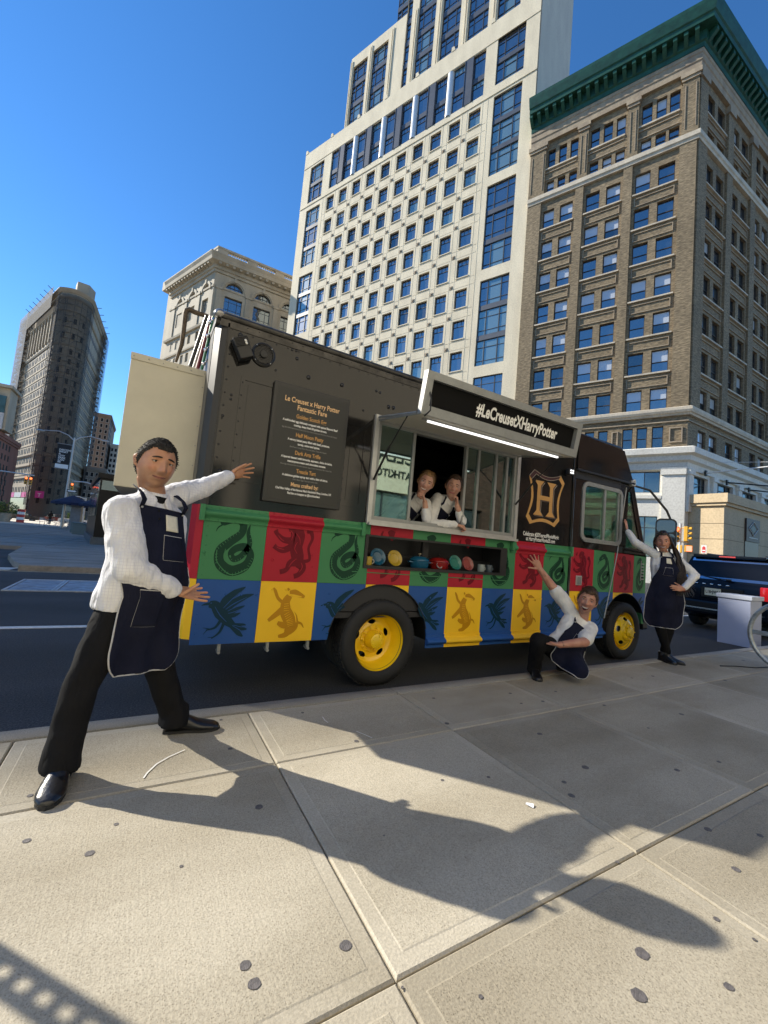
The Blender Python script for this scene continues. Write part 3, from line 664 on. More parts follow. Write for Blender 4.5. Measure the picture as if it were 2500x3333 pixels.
# set-back upper floors
strips = [(45.75, 49.0), (41.35, 44.6), (36.9, 40.1), (32.35, 35.6), (27.95, 31.1), (23.5, 26.6), (19.0, 22.2)]
opu = []
for si, (a, b) in enumerate(strips):
    top = 83.8 if a > 37 else 99.5
    opu.append((q(a), q(b), 69.0, top)); z = 80.7 if a > 37 else 96.4
    while z > 66:
        window(tw, FT @ T3((0, -1.5, 0)), q(a)+.02, q(b)-.02, z, min(z+3.05, top), .3, 'tri', M_FRAME, rnd.choice([[M_GLASS], [M_GLASS, M_GLASSG, M_GLASS], [M_GLASS]]))
        part(MB().box(q(a)+.02, q(b)-.02, -.36, -.16, z-.86, z-.005), 'spandrel', M_SPAN, tw, FT @ T3((0, -1.5, 0)))
        z -= 3.92
mb = MB(); wall_cells(mb, q(37.9), q(49.6), 68, 85.8, [o for o in opu if o[0] > q(36.8) and o[0] > q(37.95)-1.2 and o[0] >= q(37.9)], .4); part(mb, 'upper_wall', M_LIME, tw, FT @ T3((0, -1.5, 0)))
mb = MB(); wall_cells(mb, q(17.5), q(37.9), 68, 101, [(max(o[0], q(17.5)), min(o[1], q(37.9)), o[2], o[3]) for o in opu if o[0] < q(37.8)], .4); part(mb, 'upper_wall', M_LIME, tw, FT @ T3((0, -1.5, 0)))
part(MB().box(q(37.95), q(49.55), -20, -2.0, 68, 85.7), 'upper_block', M_LIMES, tw, FT); part(MB().box(q(17.5), q(37.9), -20, -2.0, 68, 100.9), 'upper_block', M_LIMES, tw, FT)
for (a, b) in strips: part(MB().box(q(b)+.18, q(b)+.32, -1.49, -1.38, 69, 85.0).box(q(b)+.5, q(b)+.64, -1.49, -1.38, 69, 85.0), 'pier_moulding', M_LIME, tw, FT)

# ---------------- cream building with arched top storey
def arch_pts(cx, z0, zs, w, n=12):
    return [(cx-w, z0), (cx+w, z0)] + [(cx+w*math.cos(math.pi*k/n), zs+w*math.sin(math.pi*k/n)) for k in range(n+1)]
M_CREAM = stone_mat('weathered_cream_stone', (0.46, 0.40, 0.30), (0.33, 0.285, 0.21), 0.4)
md = thing('arched_stone_building', 'weathered cream stone building with arched top windows and a roof balustrade', 'building', (6.384, 85.0, 0))
AM = R(-22); dM = Vector((math.sin(AM), math.cos(AM), 0)); nM = Vector((-dM.y, dM.x, 0))
FML = frame_m((0, 0, 0), dM, nM, (0, 0, 1)); FMR = FR
def arched_face(FM, sg, L, centers, w, z1, zs, lowz, rects):
    holes = []; 
    for cx in centers: holes.append(arch_pts(sg*cx, zs, zs+.02, w)); holes.append([(sg*cx-w, lowz[0]), (sg*cx+w, lowz[0]), (sg*cx+w, lowz[1]), (sg*cx-w, lowz[1])])
    for (a, b, c, d) in rects: a2, b2 = (a, b) if sg > 0 else (-b, -a); holes.append([(a2, c), (b2, c), (b2, d), (a2, d)])
    poly = [(0, -.2), (L, -.2), (L, z1), (0, z1)] if sg > 0 else [(-L, -.2), (0, -.2), (0, z1), (-L, z1)]
    part(MB().prism(poly, -.6, 0, 'y', holes), 'wall', M_CREAM, md, FM)
    for cx in centers:
        c = sg*cx; f = MB()
        ring = lambda r: [(c+r*math.cos(math.pi*k/14), zs+r*math.sin(math.pi*k/14)) for k in range(15)]
        part(MB().prism(ring(w+.75)+ring(w+.25)[::-1], .002, .22, 'y'), 'arch_moulding', M_CREAM, md, FM)
        part(MB().prism(ring(w+.22)+ring(w+.02)[::-1], .002, .10, 'y'), 'arch_moulding', M_CREAM, md, FM)
        o = part(MB().prism(ring(w), -.5, -.45, 'y'), 'fanlight', rnd.choice([M_GLASS, M_GLASSD]), md, FM)
        for t in (-.5, 0, .5): f.box(c+w*t-.06, c+w*t+.06, -.45, -.36, zs, zs+w*.83)
        f.box(c-w, c+w, -.45, -.37, zs+w*.42, zs+w*.42+.1)
        link('glazing_bar', f.mesh('glazing_bar', M_FRAME), o)
        window(md, FM, c-w, c+w, lowz[0], lowz[1], .45, 'tri', M_FRAME, [rnd.choice([M_GLASS, M_GLASSD])])
        part(MB().box(c-.22, c+.22, .002, .35, zs+w+.1, zs+w+1.0), 'keystone', M_CREAM, md, FM)
    for (a, b, c, d) in rects: a2, b2 = (a, b) if sg > 0 else (-b, -a); window(md, FM, a2, b2, c, d, .4, 'sash', M_BROWNF, [M_GLASSD, rnd.choice([M_GLASS, M_GLASSD])])
    for k in range(len(centers)+1):
        pc = sg*(centers[0]-2.8+k*(centers[1]-centers[0])) if len(centers) > 1 else 0
        if abs(pc) < L and sg*pc > 0: part(MB().box(pc-.5, pc+.5, .002, .18, 41.2, 47.9).box(pc-.65, pc+.65, .002, .3, 47.9, 48.4), 'pilaster', M_CREAM, md, FM)
rl = [(a, a+1.15, z, z+1.9) for z in (38.2, 34.4, 30.6, 26.8, 23, 19, 15) for a in (1.6, 3.8, 6.9, 9.1, 12.2, 14.4)]
arched_face(FML, 1, 18.2, [2.7, 8.0, 13.3], 1.15, 51.2, 48.0, (43.3, 46.3), rl)
rr_ = [(a, a+1.2, z, z+2.0) for z in (38.2, 34.4, 30.6) for a in (2.3, 4.3, 7.9, 9.9, 13.5, 15.5, 19, 21)]
arched_face(FMR, -1, 34.0, [3.85, 9.45, 15.05, 20.65, 26.25], 1.66, 51.2, 48.4, (44.0, 47.0), rr_)
pm = [tuple((dM*18.2)[:2]), (0, 0), (34, 0)]
part(sweep(pm, [(-.3, 51.1), (.25, 51.1), (.3, 51.6), (.55, 51.7), (.6, 52.3), (1.5, 52.7), (1.6, 53.3), (1.85, 53.9), (1.85, 54.1), (-.3, 54.2)]), 'cornice', M_CREAM, md)
part(sweep(pm, [(-.3, 40.7), (.4, 40.7), (.5, 41.1), (-.3, 41.2)]), 'belt_course', M_CREAM, md); part(sweep(pm, [(-.3, 36.9), (.25, 36.9), (.3, 37.2), (-.3, 37.25)]), 'belt_course', M_CREAM, md)
part(sweep(pm, [(-.3, 48.15), (.12, 48.15), (.16, 48.5), (-.3, 48.55)]), 'belt_course', M_CREAM, md)
dm = MB().box(-.24, .24, 0, .75, 0, .55).mesh('modillion', M_CREAM)
for k in range(16): link('modillion', dm, md, FML @ T3((.6+k*1.15, .62, 52.25)))
for k in range(26): link('modillion', dm, md, FMR @ T3((-.6-k*1.28, .62, 52.25)))
dn = MB()
for k in range(90): dn.box(-33.5+k*.37, -33.5+k*.37+.2, .3, .5, 51.62, 51.95)
part(dn, 'dentil_course', M_CREAM, md, FMR)
part(sweep(pm, [(-.9, 54.1), (.0, 54.1), (.0, 54.6), (-.9, 54.6)]), 'balustrade_plinth', M_CREAM, md); part(sweep(pm, [(-.8, 56.0), (.1, 56.0), (.1, 56.4), (-.8, 56.4)]), 'balustrade_rail', M_CREAM, md)
bal = MB().lathe([(.1, 54.6), (.12, 54.7), (.06, 54.9), (.17, 55.25), (.09, 55.6), (.06, 55.8), (.12, 55.9), (.1, 56.0)], 10).mesh('baluster', mat('baluster_white', (0.66, 0.64, 0.6), .7))
for k in range(6):
    a = 0.9+k*5.65
    part(MB().box(-a-1.0, -a+.9, -.75, .02, 54.6, 56.0), 'pedestal', M_CREAM, md, FMR)
    for j in range(8): link('baluster', bal, md, FMR @ T3((-a-1.25-j*.43, -.4, 0)))
for a in (0.9, 6, 11.2, 16.6): part(MB().box(a-.9, a+1.0, -.75, .02, 54.6, 56.0), 'pedestal', M_CREAM, md, FML)
for a in (1.9, 7.0, 12.2): part(MB().box(a, a+3.2, -.6, -.1, 54.6, 56.0), 'parapet_panel', M_CREAM, md, FML)
part(MB().prism([(0.3, .6), (33.5, .6), (33.5, 30), (-6, 30), tuple((dM*18)[:2])], -.2, 51.0, 'z'), 'core', M_CREAM, md)
part(MB().box(18.21, 20.5, -9, -.2, 20, 56.0).box(18.21, 21.6, -9, .8, 53.6, 55.6), 'side_cornice', M_CREAM, md, FML)
# ---------------- wedge-shaped tower under repair netting
M_FLAT = stone_mat('terracotta_facade', (0.46, 0.38, 0.27), (0.33, 0.27, 0.20), 0.25)
M_FWIN = mat('far_window', (0.014, 0.014, 0.016), .5, spec=.15)
def net_mat(name, col, fac):
    m, n, l, b = node_mat(name); b.inputs['Base Color'].default_value = (*col, 1); b.inputs['Roughness'].default_value = .9
    tr = n.new('ShaderNodeBsdfTransparent'); mx = n.new('ShaderNodeMixShader'); mx.inputs[0].default_value = fac
    l.new(tr.outputs[0], mx.inputs[1]); l.new(b.outputs[0], mx.inputs[2]); l.new(mx.outputs[0], n['Material Output'].inputs['Surface']); return m
M_NET = net_mat('debris_netting', (0.06, 0.055, 0.05), .30); M_NETL = net_mat('pale_netting', (0.20, 0.21, 0.23), .5)
M_SCAF = mat('scaffold', (0.10, 0.10, 0.105), .6); M_PLANK = mat('scaffold_plank', (0.42, 0.38, 0.32), .8)
fl = thing('wedge_tower', 'wedge-shaped stone tower with its rounded prow wrapped in dark netting and scaffold', 'building', (-35.0, 186.0, 0))
AF = R(-22.2); dF = Vector((math.sin(AF), math.cos(AF), 0)); nF = Vector((-dF.y, dF.x, 0)); AF2 = R(3); dF2 = Vector((math.sin(AF2), math.cos(AF2), 0))
FF = frame_m((0, 0, 0), dF, nF, (0, 0, 1))
rp = Vector((8.6, 2.6, 0)); FF2 = frame_m(rp, -dF2, Vector((dF2.y, -dF2.x, 0)), (0, 0, 1))
prow = []
for k in range(11):
    t = k/10; a = Vector((0, 0, 0)).lerp(rp, t); prow.append(a+Vector((.35, -1, 0)).normalized()*(4*t*(1-t))*3.0)
plan = [tuple((dF*53)[:2])]+[tuple(p[:2]) for p in prow]+[tuple((rp+dF2*35)[:2])]
opf = []
wme = MB().box(-.45, .45, -.02, .06, 0, 2.0).mesh('window', M_FWIN)
cnt = 0
for r_ in range(19):
    z = 61.2-3.62*(r_-2) if r_ > 1 else (72.5 if r_ == 0 else 67.0)
    if z < 4: continue
    for k in range(14):
        u = 3.0+k*2.45+(.35 if k % 2 else 0)
        if u < 37: link('window', wme, fl, FF @ T3((u, .02, z-2.0))); cnt += 1
    for t in (2, 5, 8):
        p = prow[t]; nn = Vector((.35, -1, 0)).normalized(); d2 = (prow[t+1]-prow[t-1]).normalized(); o2 = Vector((d2.y, -d2.x, 0))
        link('window', wme, fl, frame_m(p, -d2, o2, (0, 0, 1)) @ T3((0, .02, z-2.0)))
f = MB()
for r_ in range(19):
    z = 61.2-3.62*(r_-2) if r_ > 1 else (72.5 if r_ == 0 else 67.0)
    for k in range(12): f.box(-(3+k*2.5)-.45, -(3+k*2.5)+.45, -.02, .05, z-2.0, z)
part(f, 'window_row', M_FWIN, fl, FF2)['kind'] = 'stuff'
part(MB().prism(plan, -.2, 83.0, 'z'), 'wall', M_FLAT, fl)
for z, o, h in ((83.0, 1.0, 1.3), (80.2, .6, .8), (75.4, .6, .7), (63.0, .5, .9), (22.3, .6, .8), (14.0, .5, .7), (18.4, .5, .6)): part(sweep(plan, [(-.2, z-h), (.25, z-h), (o, z-.3), (o, z), (-.2, z+.05)]), 'cornice', M_FLAT, fl)
for r_ in range(3, 16): part(sweep(plan, [(-.1, 61.9-3.62*(r_-2)), (.16, 61.9-3.62*(r_-2)), (.16, 62.15-3.62*(r_-2)), (-.1, 62.2-3.62*(r_-2))]), 'sill_course', M_FLAT, fl)
for k in range(9):
    u = 2.2+k*4.1; part(MB().box(u-.35, u+.35, .01, .6, 64, 74.8), 'attic_column', M_FLAT, fl, FF)
part(MB().prism([(4.0, .5), (7.5, .8), (9, 5), (3, 4)], 83.0, 87.6, 'z'), 'roof_block', M_FLAT, fl)
# netting and scaffold frames
def net(path, off, z0, z1, m, nm='netting'):
    mb = MB(); P = [Vector((p[0], p[1])) for p in path]
    prf = [(off, z0), (off, z1), (off+.05, z1), (off+.05, z0)]
    part(sweep(path, prf), nm, m, fl)
pl_prow = [tuple((dF*2.5)[:2])]+[tuple(p[:2]) for p in prow]+[tuple((rp+dF2*3)[:2])]
net(pl_prow, .7, 0, 81, M_NET); net([tuple((dF*53)[:2]), tuple((dF*38)[:2])], 1.6, 4, 84.5, M_NETL); net([tuple((rp+dF2*24)[:2]), tuple((rp+dF2*35)[:2])], 1.6, 6, 81.5, M_NET)
net([tuple((dF*38)[:2]), tuple((dF*2.5)[:2])], 2.0, 75.6, 83.4, net_mat('roof_netting', (0.12, 0.115, 0.11), .6))
f = MB(); g = MB(); rs = random.Random(3)
def scaf(A, B, o, z0, z1):
    A, B = Vector(A), Vector(B); d = (B-A); L = d.length; d.normalize(); nn = Vector((d.y, -d.x, 0))
    z = z0
    while z < z1:
        s = 0
        while s < L:
            p = A+d*s+nn*o; f.box(p.x-.06, p.x+.06, p.y-.06, p.y+.06, z, z+2.1)
            if rs.random() < .8:
                p2 = A+d*min(L, s+2.2)+nn*(o-rs.choice([0, .9])); f.tube([p+Vector((0, 0, z)), p2+Vector((0, 0, z+rs.choice([0, 2.0])))], .06, 4)
            if rs.random() < .75:
                p2 = A+d*min(L, s+rs.uniform(1.2, 2.4)); g.quad(p-nn*.9+Vector((0, 0, z)), p+Vector((0, 0, z)), p2+nn*o+Vector((0, 0, z+.02)), p2+nn*(o-.9)+Vector((0, 0, z+.02)))
            s += 2.2
        z += 2.1
scaf(dF*53, dF*38, 1.3, 4, 82); scaf(dF*4.5, dF*0, .6, 4, 78); scaf(rp+dF2*24, rp+dF2*35, 1.3, 6, 80)
for k in range(10):
    if k % 2 == 0: scaf(prow[k], prow[min(10, k+2)], .6, 6, 78)
part(f, 'scaffold_frame', M_SCAF, fl)['kind'] = 'stuff'; part(g, 'scaffold_deck', M_PLANK, fl)['kind'] = 'stuff'
for k in range(7): p = dF*(6+k*5.2)+nF*.8; part(MB().tube([(p.x, p.y, 83), (p.x+nF.x*2.2, p.y+nF.y*2.2, 84.4)], .12, 5), 'outrigger', M_SCAF, fl)
for k in range(5): p = rp+dF2*(5+k*6); part(MB().tube([(p.x, p.y, 82.5), (p.x+2.4, p.y, 83.2)], .12, 5), 'outrigger', M_SCAF, fl)
# ---------------- far street buildings
def block(name, lab, x0, x1, y0, y1, h, col, cols_, rows_, frame=None, wz=(3.0, 1.7), cor=.6):
    t = thing(name, lab, 'building', ((x0+x1)/2, y0, 0)); w = (x1-x0)/2; m = stone_mat(name+'_wall_'+str(int(x0)), col, tuple(c*.75 for c in col), .3)
    part(MB().box(-w, w, 0, y1-y0, -.2, h), 'wall', m, t)
    part(MB().box(-w-cor, w+cor, -cor, y1-y0, h, h+1.1).box(-w-cor*.6, w+cor*.6, -cor*.6, y1-y0, h-.7, h-.002), 'cornice', m, t)
    nm = MB().box(-.5, .5, -.06, .02, 0, wz[1]).mesh('window', M_FWIN); fm = MB().box(-.62, .62, -.03, .015, -.14, wz[1]+.12).mesh('window_surround', mat('surround_pale', (0.5, 0.47, 0.42), .8))
    for r_ in range(rows_):
        for c in range(cols_):
            u = -w+(c+.5)*2*w/cols_; z = h-2.6-r_*wz[0]-.4
            o = link('window', nm, t, T3((u, -.02, z))); link('window_surround', fm, o)
    # right flank windows
    for r_ in range(min(rows_, 14)):
        for c in range(5): link('window', nm, t, T3((w+.02, 2.5+c*3.2, h-2.6-r_*wz[0]-.4)) @ Matrix.Rotation(R(90), 4, 'Z'))
    return t
block('brick_loft_building', 'tall narrow red-brown building with a pale corner, just right of the wedge tower', -28.5, -21.6, 262, 300, 55.5, (0.30, 0.20, 0.14), 3, 17)
block('domed_corner_building', 'pale ornate building down the street below the red-brown one', -20.6, -17.2, 275, 310, 42.5, (0.56, 0.52, 0.45), 2, 12)
block('street_block', 'lower cream building farthest down the street gap', -17.0, -13.0, 320, 350, 40.5, (0.5, 0.46, 0.38), 2, 11)
block('street_block', 'dark stone building at the foot of the gap beside the truck box', -24.0, -16.9, 215, 250, 22, (0.24, 0.21, 0.18), 4, 6)
block('billboard_building', 'tan building at the far left edge with a teal billboard on its roofline', -62.0, -37.6, 150, 175, 22, (0.30, 0.13, 0.09), 9, 6)
bb = thing('billboard', 'green and blue billboard above the buildings at the left edge', 'billboard', (-45, 149.5, 23.2))
part(MB().box(-14, 8.6, 0, .6, .1, 4.6), 'blank_panel', mat('billboard_white', (0.50, 0.50, 0.50), .6, var=.15, scale=.3), bb)
part(MB().box(-14, 8.6, 0, .6, 4.65, 9.3), 'picture_panel', mat('billboard_teal', (0.012, 0.06, 0.055), .5, col2=(0.06, 0.16, 0.20), scale=.25), bb)
part(MB().box(-14, 9.2, 0.7, 8, .1, 11.6).box(-14, 9.8, -.6, 9, 11.6, 12.4), 'tan_wall', M_CREAM, bb)
for k in range(5): part(MB().box(-13+k*5, -12.7+k*5, .3, .7, -1.2, .09), 'post', M_SCAF, bb)
block('low_shop_block', 'pale low building under the billboard at the left edge', -64, -36.5, 146, 149, 14.5, (0.50, 0.46, 0.38), 10, 4)
# the block out of frame whose shade lies over the roadway
blk = thing('shade_block', 'broad grey office block left of the view that shades the roadway', 'building', (-52, 56.1, 0))
part(MB().box(-38, 20.0, 0, 26, -.2, 43.6).box(20.0, 30.5, 0, 20, -.2, 15.0), 'wall', stone_mat('grey_block', (0.42, 0.39, 0.34), (0.33, 0.30, 0.26), .3), blk)
part(MB().box(-38.4, 20.4, -.4, 26.4, 43.6, 44.3), 'cornice', M_TRIM, blk)
wm_ = MB().box(-.8, .8, -.06, .02, 0, 2.2).mesh('window', M_FWIN)
for r_ in range(10):
    for c in range(16): link('window', wm_, blk, T3((-35+c*3.4, -.02, 4+r_*4)))
# the showroom behind the photographer, seen in the glossy panels
sh = thing('showroom_building', 'pale showroom building behind the photographer, seen only mirrored in the truck window', 'building', (2, -9.0, 0))
opn = [(-24+k*4.2, -24+k*4.2+3.4, .3, 3.6) for k in range(8)]
mb = MB(); wall_cells(mb, -26, 9.6, -.2, 19.0, opn+[(a+.9, b-.9, 12.4, 14.6) for a, b, c, d in opn], .3)
part(mb, 'wall', stone_mat('showroom_stone', (0.80, 0.73, 0.60), (0.74, 0.67, 0.54), .5), sh)
FS = Matrix.Identity(4)
for o in opn: window(sh, FS, *o, .25, 'duo', M_FRAME, [M_GLASSG]); window(sh, FS, o[0]+.9, o[1]-.9, 12.4, 14.6, .25, 'duo', M_FRAME, [M_GLASSD])
part(MB().box(-26, 9.6, -12, -.35, -.2, 18.9), 'core', M_TRIMD, sh)
M_SGN = mat('dark_sign_letter', (0.02, 0.03, 0.03), .4)
for tx, sz, xx, zz in (('CELA', .85, 7.6, 4.95), ('BATH', .48, 8.1, 4.25), ('KITCHEN', .48, 6.6, 4.25)): text_mesh('sign_letters', tx, sz, M_SGN, sh, frame_m((xx, .02, zz), (-1, 0, 0), (0, 0, 1), (0, 1, 0)), 'CENTER', .01, .01); part(MB().box(-26.3, 9.7, -12, .5, 19.0, 19.9), 'cornice', M_TRIM, sh)
nb = thing('added_dark_building', 'added unseen dark brick block behind the photographer, darkening reflections in the black truck side', 'building', (28, -9.2, 0))  # unseen block, added so the right part of the truck mirrors something dark
opd = [(-15+k*3.6, -15+k*3.6+2.2, z, z+2.4) for k in range(8) for z in (1.0, 5.5, 9.5)]
mb = MB(); wall_cells(mb, -16, 14, -.2, 15, opd, .3); part(mb, 'wall', brick_mat('dark_brick', (0.11, 0.055, 0.042), (0.07, 0.036, 0.03), (0.08, 0.06, 0.05), 1), nb, None, uv=True); part(MB().box(-16, 14, -10, -.35, -.2, 14.9), 'core', M_TRIMD, nb)
for o in opd: window(nb, FS, *o, .25, 'sash', M_BROWNF, [M_GLASSD])
# ================================================================ FOOD TRUCK
TL = Vector((3.4, 4.5, RZ)); TMI = T3(-TL)
tk = thing('food_truck', 'black step-van food truck with green, red, blue and yellow squares along its side', 'food truck', TL)
def tp(mb, name, m, smooth=None, parent=None): return mb.build(name, m, parent or tk, smooth, None if parent else TMI)
YS, YF, ZR = 3.45, 5.62, 2.90
M_BLK = mat('black_gloss_paint', (0.011, 0.0105, 0.010), 0.09, spec=0.5, coat=0.0, var=.2, scale=3)
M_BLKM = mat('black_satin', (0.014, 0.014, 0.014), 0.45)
M_IN = mat('truck_interior', (0.022, 0.022, 0.024), 0.5)
M_ALU = mat('aluminium', (0.30, 0.31, 0.305), 0.42, 0.35, var=.12, scale=12)
M_ALUB = mat('aluminium_bright', (0.50, 0.50, 0.485), 0.35, 0.5, var=.1, scale=10)
M_RUB = mat('rubber', (0.018, 0.018, 0.018), 0.75, bump=.3, bscale=60)
M_WHITE = mat('white_print', (0.82, 0.82, 0.80), 0.5); M_GOLD = mat('gold_print', (0.56, 0.30, 0.085), 0.45); M_CREAMT = mat('cream_print', (0.80, 0.52, 0.26), 0.5)
M_MAROON = mat('maroon_print', (0.045, 0.010, 0.008), 0.4); M_LINE = mat('pale_line_print', (0.50, 0.42, 0.33), .5)
wrap = dict(g=mat('wrap_green', (0.060, 0.225, 0.098), 0.25, coat=.0, spec=.16, var=.06, scale=2), r=mat('wrap_red', (0.40, 0.021, 0.038), 0.25, coat=.0, spec=.16, var=.06, scale=2),
            b=mat('wrap_blue', (0.026, 0.092, 0.31), 0.25, coat=.0, spec=.16, var=.06, scale=2), y=mat('wrap_yellow', (0.92, 0.56, 0.03), 0.25, coat=.0, spec=.16, var=.05, scale=2))
inkm = dict(g=mat('ink_green', (0.008, 0.048, 0.027), 0.25, coat=.0, spec=.16), r=mat('ink_red', (0.155, 0.008, 0.018), 0.25, coat=.0, spec=.16), b=mat('ink_blue', (0.006, 0.036, 0.062), 0.25, coat=.0, spec=.16), y=mat('ink_yellow', (0.52, 0.245, 0.012), 0.25, coat=.0, spec=.16))
CX = [0.398, 0.885, 1.370, 1.858, 2.345, 2.832, 3.328, 3.818, 4.320, 4.832, 5.335, 5.815, 6.31, 6.645]
ZM, ZT = 0.815, 1.385
WHEELS = [(2.06, 0.27), (6.12, 0.27)]
def zbot(x):
    z = 0.318 if x < 2.6 else 0.30 if x > 5.5 else 0.325
    for (cx, cz), r in zip(WHEELS, (0.545, 0.535)):
        if abs(x-cx) < r:
            h = cz+math.sqrt(r*r-(x-cx)**2)
            z = max(z, h)
    return z
slot = (1.808, 3.665, 0.965, 1.282)
for i in range(13):
    x0, x1 = CX[i]+.0012, CX[i+1]-.0012
    cu, cl = ('g', 'b') if i % 2 == 0 else ('r', 'y')
    mb = MB()
    if x1 > slot[0] and x0 < slot[1]:
        a, b = max(x0, slot[0]), min(x1, slot[1])
        if x0 < a: mb.prism([(x0, ZM+.001), (x1, ZM+.001), (x1, slot[2]), (a, slot[2]), (a, slot[3]), (x1, slot[3]), (x1, ZT), (x0, ZT)], YS, YS+.012, 'y')
        elif b < x1: mb.prism([(x0, ZM+.001), (x1, ZM+.001), (x1, ZT), (x0, ZT), (x0, slot[3]), (b, slot[3]), (b, slot[2]), (x0, slot[2])], YS, YS+.012, 'y')
        else:
            tp(MB().box(a, b, YS, YS+.012, ZM+.001, slot[2]), 'wrap_square', wrap[cu]); mb.box(a, b, YS, YS+.012, slot[3], ZT)
    else:
        n = 8; xs = [x0+(x1-x0)*k/n for k in range(n+1)]
        mb.prism([(x, max(ZM+.001, zbot(x))) for x in xs]+[(x1, ZT), (x0, ZT)], YS, YS+.012, 'y')
    tp(mb, 'wrap_square', wrap[cu])
    n = 30; xs = [x0+(x1-x0)*k/n for k in range(n+1)]; lo = [(x, min(zbot(x), ZM)) for x in xs]
    runs = []; cur = []
    for x, z in lo:
        if z < ZM-.004: cur.append((x, z))
        elif cur: runs.append(cur); cur = []
    if cur: runs.append(cur)
    mb = MB()
    for r_ in runs:
        if len(r_) > 1: mb.prism(r_+[(r_[-1][0], ZM-.001), (r_[0][0], ZM-.001)], YS, YS+.012, 'y')
    if mb.v: tp(mb, 'wrap_square', wrap[cl])
# chamfered rear corner
for c, z0, z1, xb in (('y', .36, ZM-.001, .375), ('r', ZM+.001, ZT, .36)):
    tp(MB().prism([(CX[0]-.002, YS), (CX[0]-.002, YS+.014), (.325, YS+.13), (.312, YS+.12), (.345, YS+.03)], z0, z1, 'z'), 'wrap_corner', wrap[c])
# ---- printed animals: tapered brush strokes laid on the squares
def stroke(mb, pts, ws, x0, z0, w, h, y, keep, n=14):
    P = [Vector((p[0], p[1])) for p in pts]; m = len(P)-1; S = []
    for k in range(m):                                   # Catmull-Rom
        p0, p1, p2, p3 = P[max(k-1, 0)], P[k], P[k+1], P[min(k+2, m)]
        for j in range(n):
            t = j/n; q = 0.5*((2*p1)+(p2-p0)*t+(2*p0-5*p1+4*p2-p3)*t*t+(3*p1-p0-3*p2+p3)*t**3); S.append((q, ws[k]+(ws[k+1]-ws[k])*t))
    S.append((P[-1], ws[-1])); L = []
    for k, (q, wd) in enumerate(S):
        d = (S[min(k+1, len(S)-1)][0]-S[max(k-1, 0)][0]); d = d.normalized() if d.length > 1e-9 else Vector((1, 0)); nn = Vector((-d.y, d.x))*wd
        L.append((q+nn, q-nn))
    for (a, b), (c, d) in zip(L, L[1:]):
        Q = [(x0+v.x*w, z0+v.y*h) for v in (a, b, d, c)]
        cx = sum(p[0] for p in Q)/4; cz = sum(p[1] for p in Q)/4
        if keep(cx, cz): mb.quad(*[(p[0], y, p[1]) for p in Q])
SN = [([(.55, .84), (.62, .80), (.60, .66), (.42, .52), (.27, .38), (.30, .20), (.50, .11), (.72, .18), (.80, .34), (.70, .46), (.55, .44), (.46, .36), (.52, .28), (.64, .33), (.76, .50), (.72, .68), (.74, .80)],
       [.05, .07, .065, .07, .08, .085, .085, .08, .07, .062, .058, .055, .05, .05, .05, .035, .004]),
      ([(.60, .82), (.52, .88), (.40, .86), (.28, .80), (.24, .77)], [.05, .075, .07, .055, .02]), ([(.26, .76), (.20, .72), (.17, .66)], [.012, .01, .003])]
SNL = [([(.22, .40), (.25, .22), (.50, .05), (.78, .15)], [.006]*4), ([(.36, .42), (.36, .27), (.50, .19), (.66, .24)], [.006]*4), ([(.36, .83), (.44, .85)], [.012, .004])]
import itertools
def ticks(path, ws, n, a, b):
    out = []; m = len(path)-1
    for k in range(n):
        t = (k+.5)/n*m; i = min(int(t), m-1); f = t-i; p = (path[i][0]+(path[i+1][0]-path[i][0])*f, path[i][1]+(path[i+1][1]-path[i][1])*f); dx, dy = path[i+1][0]-path[i][0], path[i+1][1]-path[i][1]; L = math.hypot(dx, dy); nx, ny = -dy/L, dx/L; w = ws[i]+(ws[i+1]-ws[i])*f
        out.append(([(p[0]+nx*w*a, p[1]+ny*w*a), (p[0]+nx*w*b, p[1]+ny*w*b)], [.0045, .0025]))
    return out
SNL += ticks(SN[0][0][2:9], SN[0][1][2:9], 26, -.95, -.45)+ticks(SN[0][0][11:16], SN[0][1][11:16], 12, -.95, -.4)
LIL = [([(.40, .78), (.46, .72), (.44, .62)], [.006, .008, .003]), ([(.52, .74), (.60, .66), (.62, .56)], [.005, .008, .003]), ([(.56, .60), (.52, .50), (.58, .42)], [.005, .007, .003]), ([(.30, .60), (.24, .63), (.18, .68)], [.003, .007, .003]), ([(.32, .47), (.24, .48), (.17, .50)], [.003, .007, .003]), ([(.58, .34), (.50, .28), (.44, .20)], [.004, .008, .003]), ([(.68, .28), (.71, .21), (.66, .13)], [.004, .008, .003]), ([(.42, .83), (.46, .84)], [.008, .004])]
BIL = [([(.44, .56), (.56, .70), (.70, .84)], [.004, .007, .002]), ([(.48, .54), (.62, .64), (.82, .745)], [.004, .008, .002]), ([(.52, .51), (.66, .585), (.80, .65)], [.004, .006, .002]), ([(.53, .47), (.64, .50), (.76, .56)], [.004, .006, .002]), ([(.30, .58), (.40, .44), (.52, .33)], [.003, .007, .003]), ([(.62, .27), (.74, .20), (.82, .15)], [.003, .006, .002]), ([(.22, .64), (.245, .645)], [.008, .004]), ([(.64, .275), (.76, .245), (.85, .235)], [.003, .005, .002])]
